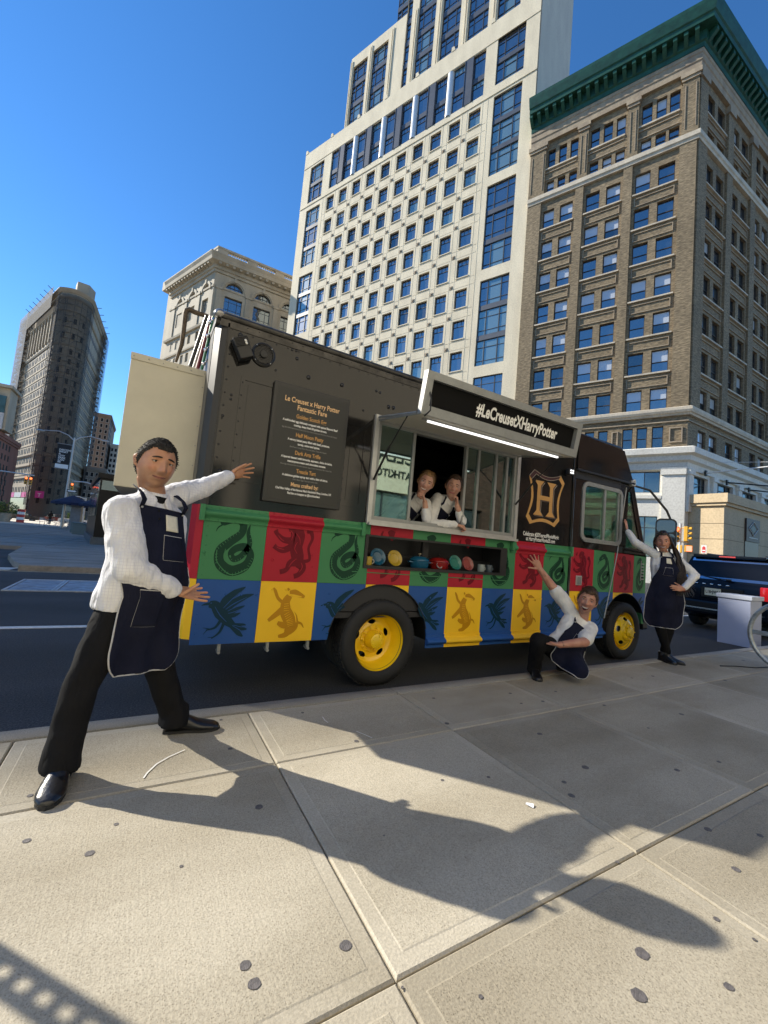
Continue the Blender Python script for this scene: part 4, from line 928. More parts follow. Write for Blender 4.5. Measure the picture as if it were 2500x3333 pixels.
LI = [([(.50, .80), (.56, .70), (.55, .52), (.60, .36), (.62, .24)], [.11, .15, .13, .13, .09]), ([(.36, .80), (.46, .86), (.56, .84)], [.06, .10, .09]), ([(.42, .68), (.50, .62), (.62, .66)], [.10, .13, .06]),
      ([(.48, .62), (.30, .62), (.16, .70), (.12, .76)], [.06, .05, .035, .05]), ([(.46, .52), (.30, .46), (.18, .48), (.12, .52)], [.06, .05, .035, .045]),
      ([(.60, .30), (.46, .26), (.40, .16), (.28, .12)], [.09, .06, .04, .04]), ([(.64, .28), (.72, .20), (.66, .10), (.56, .06)], [.10, .07, .045, .04]),
      ([(.70, .30), (.84, .34), (.80, .52), (.86, .68), (.80, .80), (.74, .76)], [.03, .028, .025, .03, .05, .02]), ([(.40, .93), (.46, .88)], [.02, .04]), ([(.22, .84), (.26, .92)], [.035, .01])]
BI = [([(.20, .62), (.30, .60), (.40, .48), (.54, .34), (.70, .22)], [.05, .085, .11, .085, .03]), ([(.22, .63), (.14, .62), (.08, .60)], [.03, .018, .003]),
      ([(.38, .52), (.46, .68), (.62, .82), (.78, .92)], [.04, .07, .06, .005]), ([(.42, .50), (.56, .62), (.76, .74), (.94, .80)], [.05, .07, .055, .004]), ([(.46, .46), (.62, .52), (.80, .60)], [.05, .05, .006]), ([(.50, .42), (.64, .44), (.74, .48)], [.04, .035, .006]),
      ([(.62, .28), (.76, .22), (.88, .20)], [.045, .045, .01]), ([(.60, .27), (.74, .14), (.82, .08)], [.04, .045, .01]), ([(.64, .28), (.80, .28), (.86, .27)], [.03, .02, .006]),
      ([(.42, .36), (.34, .24), (.20, .20)], [.03, .02, .008]), ([(.48, .32), (.42, .16), (.30, .06)], [.03, .02, .008]), ([(.24, .22), (.14, .24)], [.008, .003]), ([(.22, .21), (.16, .13)], [.008, .003]), ([(.33, .08), (.24, .08)], [.008, .003])]
BA = [([(.52, .82), (.62, .83), (.72, .80), (.82, .76)], [.055, .07, .05, .025]), ([(.52, .78), (.46, .66), (.48, .50), (.58, .36), (.62, .24), (.54, .12)], [.06, .085, .12, .15, .13, .07]),
      ([(.46, .58), (.34, .48), (.24, .40), (.16, .34)], [.07, .055, .045, .03]), ([(.40, .66), (.30, .74), (.24, .86), (.20, .92)], [.03, .03, .03, .01]), ([(.56, .26), (.44, .26), (.34, .30)], [.08, .06, .03]),
      ([(.58, .16), (.50, .08), (.38, .06)], [.08, .05, .025]), ([(.70, .30), (.80, .28), (.86, .20)], [.03, .02, .006]), ([(.50, .88), (.47, .92)], [.03, .012])]
BAL = ticks([(.50, .66), (.52, .50), (.60, .36), (.63, .24)], [.10, .12, .14, .12], 12, -.7, .2)+[([(.50, .80), (.62, .785), (.76, .765)], [.018, .02, .008]), ([(.56, .58), (.66, .44), (.70, .30)], [.01, .012, .006])]
def keep_up(x, z): return not (slot[0]-.004 < x < slot[1]+.004 and slot[2]-.004 < z < slot[3]+.004) and z > max(ZM, zbot(x))+.003
def keep_lo(x, z): return z > zbot(x)+.003
for i in range(13):
    x0, w = CX[i]+.02, CX[i+1]-CX[i]-.04
    cu, cl = ('g', 'b') if i % 2 == 0 else ('r', 'y')
    up, upl = (SN, SNL) if cu == 'g' else (LI, LIL)
    lo, lol = (BI, BIL) if cl == 'b' else (BA, BAL)
    halves = (lambda x, z: keep_up(x, z) and z > 1.12, lambda x, z: keep_up(x, z) and z <= 1.12) if CX[i+1] > slot[0]+.1 and CX[i] < slot[1]-.1 else (keep_up,)
    for kp in halves:
        mb = MB()
        for k, (p, ws) in enumerate(up): stroke(mb, p, [a*.95 for a in ws], x0, ZM+.015, w, ZT-ZM-.03, YS-.0016-.0002*k, kp)
        if mb.v: tp(mb, 'animal_print', inkm[cu])
    if upl:
        mb = MB()
        for k, (p, ws) in enumerate(upl): stroke(mb, p, ws, x0, ZM+.015, w, ZT-ZM-.03, YS-.0042-.00002*k, keep_up)
        tp(mb, 'animal_print_line', wrap[cu])
    mb = MB()
    for k, (p, ws) in enumerate(lo): stroke(mb, p, [a*.95 for a in ws], x0, .335, w, ZM-.35, YS-.0016-.0002*k, keep_lo)
    if mb.v: tp(mb, 'animal_print', inkm[cl])
    if lol:
        mb = MB()
        for k, (p, ws) in enumerate(lol): stroke(mb, p, ws, x0, .335, w, ZM-.35, YS-.0048-.00002*k, keep_lo)
        if mb.v: tp(mb, 'animal_print_line', wrap[cl])
# ---- rub rails, coloured like the squares they cross
def rail(x0, x1, zc, hh, out, tone, y=YS):
    for i in range(13):
        a, b = max(x0, CX[i]), min(x1, CX[i+1])
        if b-a < .004: continue
        n = 8; prof = [(y-.001, zc-hh), (y-.012, zc-hh+.002)]+[(y-.012-out*math.sin(math.pi*k/n), zc-hh*.55+hh*1.1*k/n) for k in range(n+1)]+[(y-.012, zc+hh-.002), (y-.001, zc+hh)]
        tp(MB().prism(prof, a, b, 'x'), 'rub_rail', wrap[tone[i % 2]], 60)
rail(.37, 1.762, 1.325, .062, .032, 'gr'); rail(3.73, 4.81, 1.30, .062, .032, 'gr')
rail(2.595, 5.60, .262, .068, .045, 'by')
for a, c in ((.37, 'g'), (1.755, 'g'), (3.728, 'g'), (4.80, 'g')): tp(MB().bbox(a-.012, a+.028, YS-.05, YS, 1.262, 1.388, .008), 'rail_end', wrap[c])
# ---- black upper body
def rrect(x0, x1, z0, z1, r, n=5):
    out = []
    for cx, cz, a0 in ((x1-r, z0+r, -90), (x1-r, z1-r, 0), (x0+r, z1-r, 90), (x0+r, z0+r, 180)):
        out += [(cx+r*math.cos(R(a0+90*k/n)), cz+r*math.sin(R(a0+90*k/n))) for k in range(n+1)]
    return out
WIN = (1.835, 3.735, 1.425, 2.385)
tp(MB().prism([(.398, ZT+.002), (4.800, ZT+.002), (4.800, ZR-.04), (.398, ZR-.04)], YS, YS+.03, 'y', [[(WIN[0], WIN[2]), (WIN[1], WIN[2]), (WIN[1], WIN[3]), (WIN[0], WIN[3])]]), 'side_panel', M_BLK)
CABW = (5.035, 5.915, 1.505, 2.262)
qw = [(6.08, 1.47), (6.50, 1.47), (6.30, 1.93), (6.17, 2.29), (6.10, 2.29)]
tp(MB().prism([(4.812, ZT+.002), (6.60, ZT-.02), (6.20, 2.385), (6.155, 2.46), (5.868, 2.895), (4.812, 2.90)], YS, YS+.03, 'y', [rrect(*CABW, .09), qw]), 'cab_side_panel', M_BLK)
tp(MB().bbox(4.795, 4.830, YS-.018, YS+.01, .34, 2.93, .006), 'body_seam', M_BLK)
tp(MB().tube([(6.022, YS-.008, 2.34), (5.865, YS-.008, 1.36), (5.62, YS-.008, .46)], .0075, 6), 'door_edge_trim', M_ALUB)
tp(MB().box(4.835, 6.17, YS-.05, YS-.001, 2.40, 2.425).box(4.835, 5.88, YS-.012, YS-.001, 2.30, 2.40), 'header_seam', M_BLKM)
tp(MB().prism([(4.85, 2.425), (6.17, 2.425), (5.90, 2.86), (4.85, 2.90)], YS-.03, YS-.001, 'y'), 'cab_header', M_BLK)
# rear corner post, roof, far side, front, floor
tp(MB().prism([(.398, YS), (.398, YS+.03), (.33, YS+.12), (.318, YS+.11), (.355, YS+.02)], ZT+.002, ZR, 'z'), 'rear_post', M_BLKM)
tp(MB().box(.40, .414, YS-.006, YS, ZT+.003, ZR-.05), 'post_trim', M_BLKM)
M_CHROME = mat('polished_rear', (0.70, 0.71, 0.74), .12, .95, bump=.15, bscale=5); M_RW = mat('rear_wall_grey', (0.07, 0.07, 0.07), .4)
tp(MB().box(.315, .36, YS+.13, YF, .36, ZR), 'rear_wall', M_RW)
tp(MB().prism([(.31, ZR), (5.85, ZR), (5.95, ZR-.09), (6.18, 2.44), (6.16, 2.42), (5.80, ZR-.06), (.31, ZR-.06)], YS+.031, YF, 'y'), 'roof', M_BLKM)
M_RAIL = mat('roof_rail_worn', (0.055, 0.052, 0.048), .35, .6, var=.5, scale=9)
tp(MB().tube([(.32, YS+.02, ZR+.005), (5.86, YS+.02, ZR-.005), (5.97, YS+.03, ZR-.09)], .032, 10).box(.34, 5.84, YS-.006, YS+.002, ZR-.085, ZR-.03), 'roof_rail', M_RAIL, 60)
tp(MB().sphere((.335, YS+.03, ZR+.012), (.05, .05, .04)), 'roof_corner_cap', mat('worn_metal_cap', (0.35, 0.34, 0.33), .3, .8, var=.4, scale=20), 180)
tp(MB().prism([(.36, .34), (6.2, .34), (6.2, 2.4), (5.9, ZR-.06), (.36, ZR-.06)], YF-.03, YF, 'y', [[(CABW[0]-.1, 1.45), (CABW[1]+.2, 1.45), (CABW[1]+.12, 2.3), (CABW[0]-.1, 2.3)]]), 'far_side', M_BLK)
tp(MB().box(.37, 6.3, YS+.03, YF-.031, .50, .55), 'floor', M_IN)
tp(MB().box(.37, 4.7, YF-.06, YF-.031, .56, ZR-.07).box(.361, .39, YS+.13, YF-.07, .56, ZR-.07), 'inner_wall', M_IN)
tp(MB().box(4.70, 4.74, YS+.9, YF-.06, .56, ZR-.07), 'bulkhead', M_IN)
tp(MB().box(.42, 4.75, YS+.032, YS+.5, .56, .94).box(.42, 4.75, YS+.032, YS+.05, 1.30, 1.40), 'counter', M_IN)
tp(MB().box(1.84, 3.73, YS+.04, YS+.42, 1.37, 1.425), 'serving_counter', mat('steel_counter', (0.35, 0.36, 0.37), .3, .9))
# interior shelves and hanging lamps seen dimly behind the servers
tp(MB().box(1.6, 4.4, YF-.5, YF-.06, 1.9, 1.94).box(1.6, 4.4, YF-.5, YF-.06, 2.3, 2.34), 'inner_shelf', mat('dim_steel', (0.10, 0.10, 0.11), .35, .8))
# front of the cab
M_CLEAR, n_, l_, b_ = node_mat('clear_glass')
def clear_glass(name, refl, tint, base=.12, hi=.9):
    m, n, l, b = node_mat(name)
    tr = n.new('ShaderNodeBsdfTransparent'); tr.inputs[0].default_value = (*tint, 1); gl = n.new('ShaderNodeBsdfGlossy'); gl.inputs['Roughness'].default_value = .02; gl.inputs['Color'].default_value = (*refl, 1)
    lw = n.new('ShaderNodeLayerWeight'); lw.inputs['Blend'].default_value = .35; mr = n.new('ShaderNodeMapRange'); mr.inputs[3].default_value = base; mr.inputs[4].default_value = hi
    l.new(lw.outputs['Fresnel'], mr.inputs[0]); mx = n.new('ShaderNodeMixShader'); l.new(mr.outputs[0], mx.inputs[0]); l.new(tr.outputs[0], mx.inputs[1]); l.new(gl.outputs[0], mx.inputs[2])
    l.new(mx.outputs[0], n['Material Output'].inputs['Surface']); return m
M_WG = clear_glass('serving_glass', (0.62, 0.80, 0.74), (0.55, 0.62, 0.60), .30); M_CG = clear_glass('cab_glass', (0.8, 0.95, 0.88), (0.80, 0.94, 0.84), .10)
tp(MB().prism([(6.60, 1.37), (6.615, 1.37), (6.215, 2.385), (6.20, 2.385)], YS+.06, YF-.06, 'y'), 'windscreen', M_CG)
for y in (YS+.0, YF-.05, (YS+YF)/2): tp(MB().prism([(6.59, 1.36), (6.64, 1.36), (6.235, 2.40), (6.185, 2.40)], y, y+.05, 'y'), 'windscreen_pillar', M_BLK)
tp(MB().prism([(6.60, .36), (6.66, .36), (6.66, 1.28), (6.63, 1.37), (6.58, 1.37)], YS+.013, YF-.001, 'y'), 'front_panel', wrap['g'])
g = MB()
for k in range(7): g.box(6.66, 6.69, YS+.45, YF-.45, .62+k*.085, .66+k*.085)
tp(g, 'grille', M_BLKM)
for y in (YS+.28, YF-.28): tp(MB().lathe([(.0, .05), (.07, .045), (.1, .02), (.11, 0), (.12, -.01)], 20, frame_m((6.66, y, .86), (0, 1, 0), (0, 0, 1), (1, 0, 0))), 'headlight', M_WHITE, 60)
tp(MB().bbox(6.66, 6.86, YS+.05, YF-.05, .26, .50, .03), 'front_bumper', M_BLKM)
tp(MB().bbox(5.98, 6.45, YS+.16, YF-.1, 1.30, 1.50, .03), 'dashboard', M_BLKM)
# open grille lettering plate low on the front corner
f = MB()
for k in range(6): f.box(6.50, 6.58, YS-.006, YS-.002, 1.02+k*.045, 1.035+k*.045)
tp(f.box(6.49, 6.505, YS-.006, YS-.002, 1.0, 1.3), 'side_vent', M_ALU)
# seat, steering wheel and parcels inside the cab
tp(MB().bbox(5.1, 5.5, YS+.35, YS+.85, .9, 1.42, .05).bbox(5.05, 5.2, YS+.35, YS+.85, 1.4, 2.0, .05), 'seat', M_IN)
tp(MB().tube([(5.88+.05*math.cos(a), YS+.55+.2*math.sin(a), 1.52+.2*math.cos(a)) for a in [2*math.pi*k/20 for k in range(20)]], .014, 6, closed=True), 'steering_wheel', M_BLKM)
M_PARC = mat('white_carton', (0.62, 0.61, 0.58), .7)
for i, (a, b, c, d) in enumerate(((5.55, 5.66, 1.42, 1.62), (5.68, 5.92, 1.40, 1.56))):
    o = MB().bbox(-(b-a)/2, (b-a)/2, -.1, .1, 0, d-c, .008).build('carton', M_PARC); o.location = ((a+b)/2, YS+.25, c-.02)
    tag(o, ['tall narrow white carton inside the cab window', 'low wide white carton inside the cab window'][i], 'carton')
tp(MB().box(5.4, 6.05, YS+.08, YS+.42, 1.28, 1.398), 'door_shelf', M_BLKM)
# cab window frame + panes + divider
o = tp(MB().prism(rrect(5.005, 5.945, 1.475, 2.292, .115), YS-.016, YS+.004, 'y', [rrect(5.06, 5.89, 1.53, 2.237, .07)]), 'cab_window', M_ALU, 40)
tp(MB().box(5.50, 5.54, YS-.010, YS+.02, 1.53, 2.237).box(5.84, 5.862, YS-.008, YS+.02, 1.53, 2.237), 'divider', M_ALU, None, o)
for a, b in ((5.05, 5.50), (5.54, 5.90)): tp(MB().box(a, b, YS+.008, YS+.012, 1.52, 2.247), 'pane', M_CG, None, o)
tp(MB().prism(qw, YS+.01, YS+.014, 'y'), 'quarter_pane', M_CG)
tp(MB().prism([(CABW[0], 1.5), (CABW[1], 1.5), (CABW[1], 2.27), (CABW[0], 2.27)], YF-.022, YF-.016, 'y'), 'far_window', M_CG)
# door latch plate
o = tp(MB().bbox(4.965, 5.085, YS-.010, YS+.002, .895, 1.02, .006), 'door_latch', M_ALUB); tp(MB().bbox(4.985, 5.065, YS-.016, YS-.011, .91, 1.005, .003).box(5.005, 5.018, YS-.022, YS-.0161, .915, 1.0).box(5.035, 5.045, YS-.022, YS-.0161, .915, 1.0), 'latch_handle', M_ALU, None, o)
# ---- mirror on its arm
o = tp(MB().tube([(6.20, YS-.01, 2.40), (6.36, YS-.16, 2.34), (6.56, YS-.30, 2.06), (6.60, YS-.33, 1.95), (6.61, YS-.33, 1.40)], .016, 8).tube([(6.55, YS-.01, 1.42), (6.61, YS-.33, 1.46)], .014, 8), 'mirror_arm', M_BLKM, 60)
mm = frame_m((6.56, YS-.30, 1.72), Vector((.35, -.94, 0)).normalized(), Vector((.94, .35, 0)), (0, 0, 1))
tp(MB().prism(rrect(-.13, .13, -.22, .22, .07), -.02, .05, 'y').xform(mm), 'mirror_head', M_BLKM, 40); tp(MB().prism(rrect(-.112, .112, -.195, .0, .05), -.026, -.021, 'y').prism(rrect(-.112, .112, .02, .195, .05), -.026, -.021, 'y').xform(mm), 'mirror_glass', mat('mirror', (0.12, 0.13, 0.14), .1, .7))
tp(MB().bbox(6.10, 6.20, YS-.05, YS+.02, 2.38, 2.46, .01).sphere((6.16, YS-.03, 2.46), .03), 'marker_lamp', M_ALUB)
# ---- wheels
def wheel(cx, cz, deep):
    y = YS+.012
    MW = frame_m((cx, y, cz), (1, 0, 0), (0, 0, 1), (0, -1, 0))       # local z points to the kerb
    hole = []
    hr = .168 if deep else .175; zface = -.14 if deep else .045
    # dish with five hand holes: built from sectors so the holes are real
    bm_ = MB(); NS = 80
    prof = [(.262, .018), (.258, .004), (.246, -.012), (.238, -.05), (.228, -.062), (.222, zface+.012 if deep else -.02), (.212, zface if deep else .0)]
    bm_.lathe(prof, NS)
    def in_hole(r, a):
        for k in range(5):
            ac = 2*math.pi*(k+.3)/5; dx, dy = r*math.cos(a)-hr*math.cos(ac), r*math.sin(a)-hr*math.sin(ac)
            ur, ut = dx*math.cos(ac)+dy*math.sin(ac), -dx*math.sin(ac)+dy*math.cos(ac)
            if (ur/.022)**2+(ut/.042)**2 < 1: return True
        return False
    rr = [.212-.003*k for k in range(28)]
    def zz(r):
        t = (.212-r)/.081; return (zface if deep else 0)+(.055*math.sin(min(1, t)*math.pi/2) if not deep else -.012*math.sin(math.pi*t))
    i0 = len(bm_.v); NA = 200
    for r in rr: bm_.v += [(r*math.cos(2*math.pi*j/NA), r*math.sin(2*math.pi*j/NA), zz(r)) for j in range(NA)]
    for k in range(len(rr)-1):
        for j in range(NA):
            if not in_hole((rr[k]+rr[k+1])/2, 2*math.pi*(j+.5)/NA): bm_._f((i0+k*NA+j, i0+k*NA+(j+1) % NA, i0+(k+1)*NA+(j+1) % NA, i0+(k+1)*NA+j))
    zi = zz(.131)
    if deep: bm_.lathe([(.131, zi), (.125, zi+.006), (.09, zi+.006), (.088, zi+.05), (.075, zi+.075), (.07, zi+.11), (.055, zi+.118), (.0, zi+.12)], 40)
    else: bm_.lathe([(.131, zi), (.122, zi+.02), (.105, zi+.028), (.08, zi+.03), (.078, zi+.05), (.06, zi+.058), (.05, zi+.075), (.0, zi+.078)], 40)
    w = bm_.build('wheel', mat('yellow_enamel', (0.95, 0.64, 0.012), .25, coat=.5, var=.05, scale=9), tk, 35, TMI @ MW)
    sw = .115; prof = [(.262, .012), (.275, .03), (.30, .042), (.34, .045), (.372, .036), (.388, .02), (.397, 0), (.400, -.03)]
    tyre = MB().lathe(prof+[(.400, -.19), (.388, -.215), (.34, -.235), (.27, -.225), (.25, -.2), (.25, 0.0)], 96)
    if deep: tyre.lathe([(.30, -.27), (.34, -.262), (.388, -.28), (.40, -.31), (.40, -.47), (.37, -.5), (.27, -.5)], 72)
    tyre.build('tyre', M_RUB, w, 50)
    tr = MB()
    for k in range(60):
        a = 2*math.pi*k/60; 
        for dz, da in ((-.012, 0), (-.075, .05), (-.135, 0)):
            M = Matrix.Rotation(a+da, 4, 'Z') @ T3((.398, 0, dz)); tr.box(0, .010, -.016, .016, -.032, .016, M)
    o = tr.build('tread', M_RUB, w); o['kind'] = 'stuff'
    for k in range(10 if deep else 8):
        a = 2*math.pi*k/(10 if deep else 8); r = .112 if deep else .098; z = zi+.006 if deep else zi+.028
        M = T3((r*math.cos(a), r*math.sin(a), z)); MB().lathe([(.016, 0), (.016, .014), (.010, .016), (.010, .034), (0, .035)], 8, M).build('lug_nut', MATS['yellow_enamel'], w, 30)
    for k in range(8):
        a = 2*math.pi*(k+.5)/8; r = .058 if deep else .05; z = zi+.115 if deep else zi+.058
        MB().sphere((r*math.cos(a)*.9, r*math.sin(a)*.9, z), .008, 8, 5).build('hub_bolt', MATS['yellow_enamel'], w, 180)
    return w
wheel(2.06, 0.27, True); wheel(6.12, 0.27, False)
for cx in (2.06, 6.12):   # far side wheels + axle
    tp(MB().lathe([(.25, 0), (.27, .05), (.36, .06), (.40, .02), (.40, -.2), (.3, -.24), (.0, -.24)], 40, frame_m((cx, YF-.26, .27), (1, 0, 0), (0, 0, -1), (0, 1, 0))), 'far_wheel', M_RUB, 50)
    tp(MB().tube([(cx, YS+.25, .27), (cx, YF-.3, .27)], .07, 12), 'axle', M_BLKM)
for a, r in ((WHEELS[0], .547), (WHEELS[1], .537)):    # wheel-well liners and arch lips
    pts = [(a[0]+r*math.cos(R(k)), a[1]+r*math.sin(R(k))) for k in range(0, 181, 6)]
    tp(MB().prism(pts+[(p[0]*.99+a[0]*.01+.0, p[1]+.012) for p in pts[::-1]], YS+.013, YS+.75, 'y'), 'wheel_well', M_BLKM)
    tp(MB().tube([(p[0], YS+.002, p[1]) for p in pts if p[1] > .33], .006, 6), 'arch_lip', M_BLKM)
tp(MB().box(.6, 6.3, YS+.55, YS+.68, .28, .48).box(.6, 6.3, YF-.7, YF-.57, .28, .48).box(2.7, 5.2, YS+.12, YS+.5, .24, .46), 'chassis', M_BLKM)
tp(MB().box(.42, 1.50, YS+.03, YS+.05, .34, .56).box(2.62, 5.55, YS+.03, YS+.05, .34, .56).box(.42, 1.5, YS+.06, YF-.06, .33, .36), 'skirt_back', M_BLKM)
for x in (.62, 1.0, 1.35): tp(MB().box(x-.012, x+.012, YS+.02, YS+.05, .24, .34).tube([(x, YS+.0, .25), (x, YS+.1, .25)], .012, 6), 'skirt_hinge', M_ALU)
# ---- rivets and bolts
RVM = {}
def rivet(x, z, r=.008, y=YS):
    i = max([k for k in range(13) if CX[k] <= x] or [0])
    key = 'k' if z > 1.39 else ('gr' if z > ZM else 'by')[i % 2]
    RVM.setdefault(key, MB()).sphere((x, y, z), (r, r*.7, r), 8, 5)
for k in range(14): rivet(.435, 1.45+k*.105)
for k in range(13): rivet(.432, .40+k*.075, .006) if .40+k*.075 < 1.25 else None
for k in range(44): rivet(.5+k*.098, ZR-.10, .007)
for k in range(52): rivet(.55+k*.094, ZR-.045, .005, YS-.006)
for x, z, r in [(.98, 2.735, .016), (1.10, 2.60, .02), (1.42, 2.62, .02), (1.78, 2.66, .013), (1.82, 2.655, .013), (1.93, 2.54, .02), (1.985, 2.545, .02), (1.66, 2.44, .011), (.93, 2.80, .012), (.965, 2.80, .012), (.81, 2.58, .010), (.44, 2.1, .012), (.485, 2.28, .011), (.485, 2.245, .011), (.47, 1.66, .018), (2.95, 2.70, .008), (3.02, 2.70, .008), (4.66, 1.56, .007), (4.5, 2.47, .008)]: rivet(x, z, r)
for k in range(9): rivet(4.92+k*.12, 2.85-.006*k, .006, YS-.03); rivet(4.92+k*.13, 2.36, .005, YS-.012)
for x, z in ((5.2, 2.62), (5.2, 2.54), (5.62, 2.60), (5.62, 2.52), (5.0, 2.55)): rivet(x, z, .007, YS-.03)
for k in range(5): rivet(.62+k*.12, .70+(.05 if k in (3, 4) else 0), .009)
for x, z, r in [(.425, 1.02, .013), (.96, .99, .011), (.62, 1.0, .008), (1.30, 1.05, .009), (1.31, .95, .008), (1.45, .62, .008), (1.52, .62, .008), (1.5, .72, .009), (2.62, .70, .01), (2.72, .64, .008), (2.76, .64, .008), (2.66, .58, .008), (2.74, .74, .008), (3.38, .73, .009), (3.42, .73, .009), (3.72, .42, .009), (3.68, .52, .01), (4.1, .44, .008), (2.45, .9, .007), (3.2, .88, .007)]: rivet(x, z, r)
for k in range(22): rivet(.44+k*.061, 1.372, .006, YS-.013); rivet(.44+k*.061, 1.277, .006, YS-.013)
for k in range(30): rivet(1.80+k*.066, 1.352, .005)
for k in range(14): rivet(3.78+k*.074, 1.347, .005, YS-.013)
for k in range(18): rivet(5.06+k*.048, 1.500, .004, YS-.017)
for key, rv in RVM.items(): tp(rv, 'rivets', M_BLK if key == 'k' else wrap[key], 180)['kind'] = 'stuff'
# ---- hatch panels on the black side
def hatch(x0, x1, z0, z1):
    f = MB(); t = .028
    f.box(x0, x1, YS-.006, YS, z0, z0+t).box(x0, x1, YS-.006, YS, z1-t, z1).box(x0, x0+t, YS-.006, YS, z0+t, z1-t).box(x1-t, x1, YS-.006, YS, z0+t, z1-t)
    o = tp(f, 'hatch', M_BLK); tp(MB().box(x0+.06, x1-.06, YS-.004, YS-.001, z0+.06, z1-.06), 'hatch_panel', M_BLK, None, o)
    rv2 = MB()
    for k in range(8): z = z0+.05+(z1-z0-.1)*k/7; rv2.sphere((x0+.014, YS-.006, z), .006, 8, 5).sphere((x1-.014, YS-.006, z), .006, 8, 5)
    q_ = tp(rv2, 'hatch_rivets', M_BLK, 180, o); q_['kind'] = 'stuff'
hatch(.545, .90, 1.60, 2.455); hatch(1.50, 1.725, 1.52, 2.30)
# ---- speaker and floodlights
o = tp(MB().lathe([(.098, 0), (.098, .016), (.086, .024), (.078, .018)], 40, frame_m((.695, YS, 2.676), (1, 0, 0), (0, 0, 1), (0, -1, 0))), 'speaker', M_BLKM, 40)
gs = MB()
for k in range(12): z = -.066+k*.012; w = math.sqrt(max(.0, .074**2-z*z)); gs.box(.695-w, .695+w, YS-.018, YS-.013, 2.676+z, 2.676+z+.006)
tp(gs.lathe([(.03, .018), (.028, .03), (.0, .034)], 20, frame_m((.695, YS, 2.676), (1, 0, 0), (0, 0, 1), (0, -1, 0))), 'speaker_grille', M_BLKM, 40, o)
for k in range(4): tp(MB().sphere((.695+.088*math.cos(R(45+90*k)), YS-.022, 2.676+.088*math.sin(R(45+90*k))), .006, 8, 5), 'screw', M_ALUB, 180, o)
M_LED = mat('led_off', (0.75, 0.75, 0.72), .2)
def flood(x, z, rot, s=1.0):
    M = frame_m((x, YS-.05, z), (math.cos(rot), 0, math.sin(rot)), (-math.sin(rot)*.3, -.95, math.cos(rot)*.3), (-math.sin(rot), 0, math.cos(rot)))
    M = T3((x, YS-.06, z)) @ Matrix.Rotation(-rot, 4, 'Y')
    o = tp(MB().bbox(-.055*s, .055*s, -.04*s, .05*s, -.085*s, .085*s, .008).xform(M), 'floodlight', M_BLKM)
    f = MB()
    for k in range(7): f.box(-.056*s, .056*s, -.052*s, -.04*s, (.01+k*.01)*s, (.015+k*.01)*s)
    tp(f.xform(M), 'cooling_fin', M_BLKM, None, o)
    for a, b in ((.03, .04), (.03, .02)): tp(MB().sphere((a*s, -.05*s, b*s), (.01*s, .006*s, .012*s)).xform(M), 'lamp', M_LED, 180, o)
flood(.52, 2.655, R(28), 1.0)
tp(MB().sphere((.455, YS, 2.71), .018).sphere((.50, YS, 2.78), .02), 'knob', M_BLKM, 180)
o = tp(MB().bbox(4.60, 4.70, YS-.09, YS-.03, 2.30, 2.38, .01), 'floodlight', M_BLKM)
for a in (4.63, 4.67):
    for b in (2.325, 2.355): tp(MB().sphere((a, YS-.092, b), (.015, .006, .011)), 'lamp', mat('led_lit', (0.9, 0.9, 0.9), .3, emit=(1, 1, 1), estr=.8), 180, o)
# ---- menu board
mbx = (.807, 1.497, 1.470, 2.482)
bo = tp(MB().bbox(mbx[0], mbx[1], YS-.045, YS-.004, mbx[2], mbx[3], .006), 'menu_board', mat('board_frame', (0.02, 0.02, 0.019), .4))
tp(MB().box(mbx[0]+.034, mbx[1]-.034, YS-.0475, YS-.0455, mbx[2]+.034, mbx[3]-.034), 'menu_sheet', mat('menu_sheet', (0.028, 0.028, 0.024), .55), None, bo)
def wr(txt, xc, z, size, m, wid=None, parent=None, y=YS-.0495, off=.0, shear=0, align='CENTER', sx=1.0):
    o = text_mesh('lettering', txt, size, m, parent or tk, Matrix.Identity(4), align, off, 0, sx, shear)
    if wid:
        xs = [v.co.x for v in o.data.vertices]; k = wid/(max(xs)-min(xs)); o.data.transform(Matrix.Diagonal((k, 1, 1, 1)))
    M = frame_m((xc, y, z), (1, 0, 0), (0, 0, 1), (0, -1, 0)); o.matrix_local = M if parent else TMI @ M
    return o
mc = (mbx[0]+mbx[1])/2
wr('Le Creuset x Harry Potter', mc, 2.335, .062, M_CREAMT, .50, bo, off=.0012); wr('Fantastic Fare', mc, 2.275, .062, M_CREAMT, .27, bo, off=.0012)
for t, z, w in (('Golden Scotch Egg', 2.205, .275), ('Half Moon Pasty', 2.045, .25), ('Dark Arts Trifle', 1.892, .23), ('Treacle Tart', 1.738, .175), ('Menu crafted by:', 1.620, .245)): wr(t, mc, z, .048, M_GOLD if 'Menu' not in t else M_CREAMT, w, bo, off=.0010)
for t, z, w in (('A soft-boiled egg delicately wrapped with spiced Beyond Beef', 2.165, .50), ('coating, deep fried till golden brown.', 2.132, .30), ('A savory baked pasty filled with beef, potatoes,', 2.008, .38), ('turnip, onion and spices.', 1.975, .20), ('A layered dessert with brownie, espresso, dulce de leche,', 1.855, .46), ('mascarpone cream and chocolate mousse.', 1.822, .345), ('A delicious golden syrup tart with a hint of citrus.', 1.702, .41), ('Chef Max Halley of the famous Max\'s Sandwich Shop, London, UK', 1.585, .50), ('Find him on Instagram at @lunchluncheon', 1.552, .29)): wr(t, mc, z, .026, M_WHITE, w, bo, off=.0008)
M_GREYT = mat('grey_print', (0.30, 0.30, 0.28), .6)
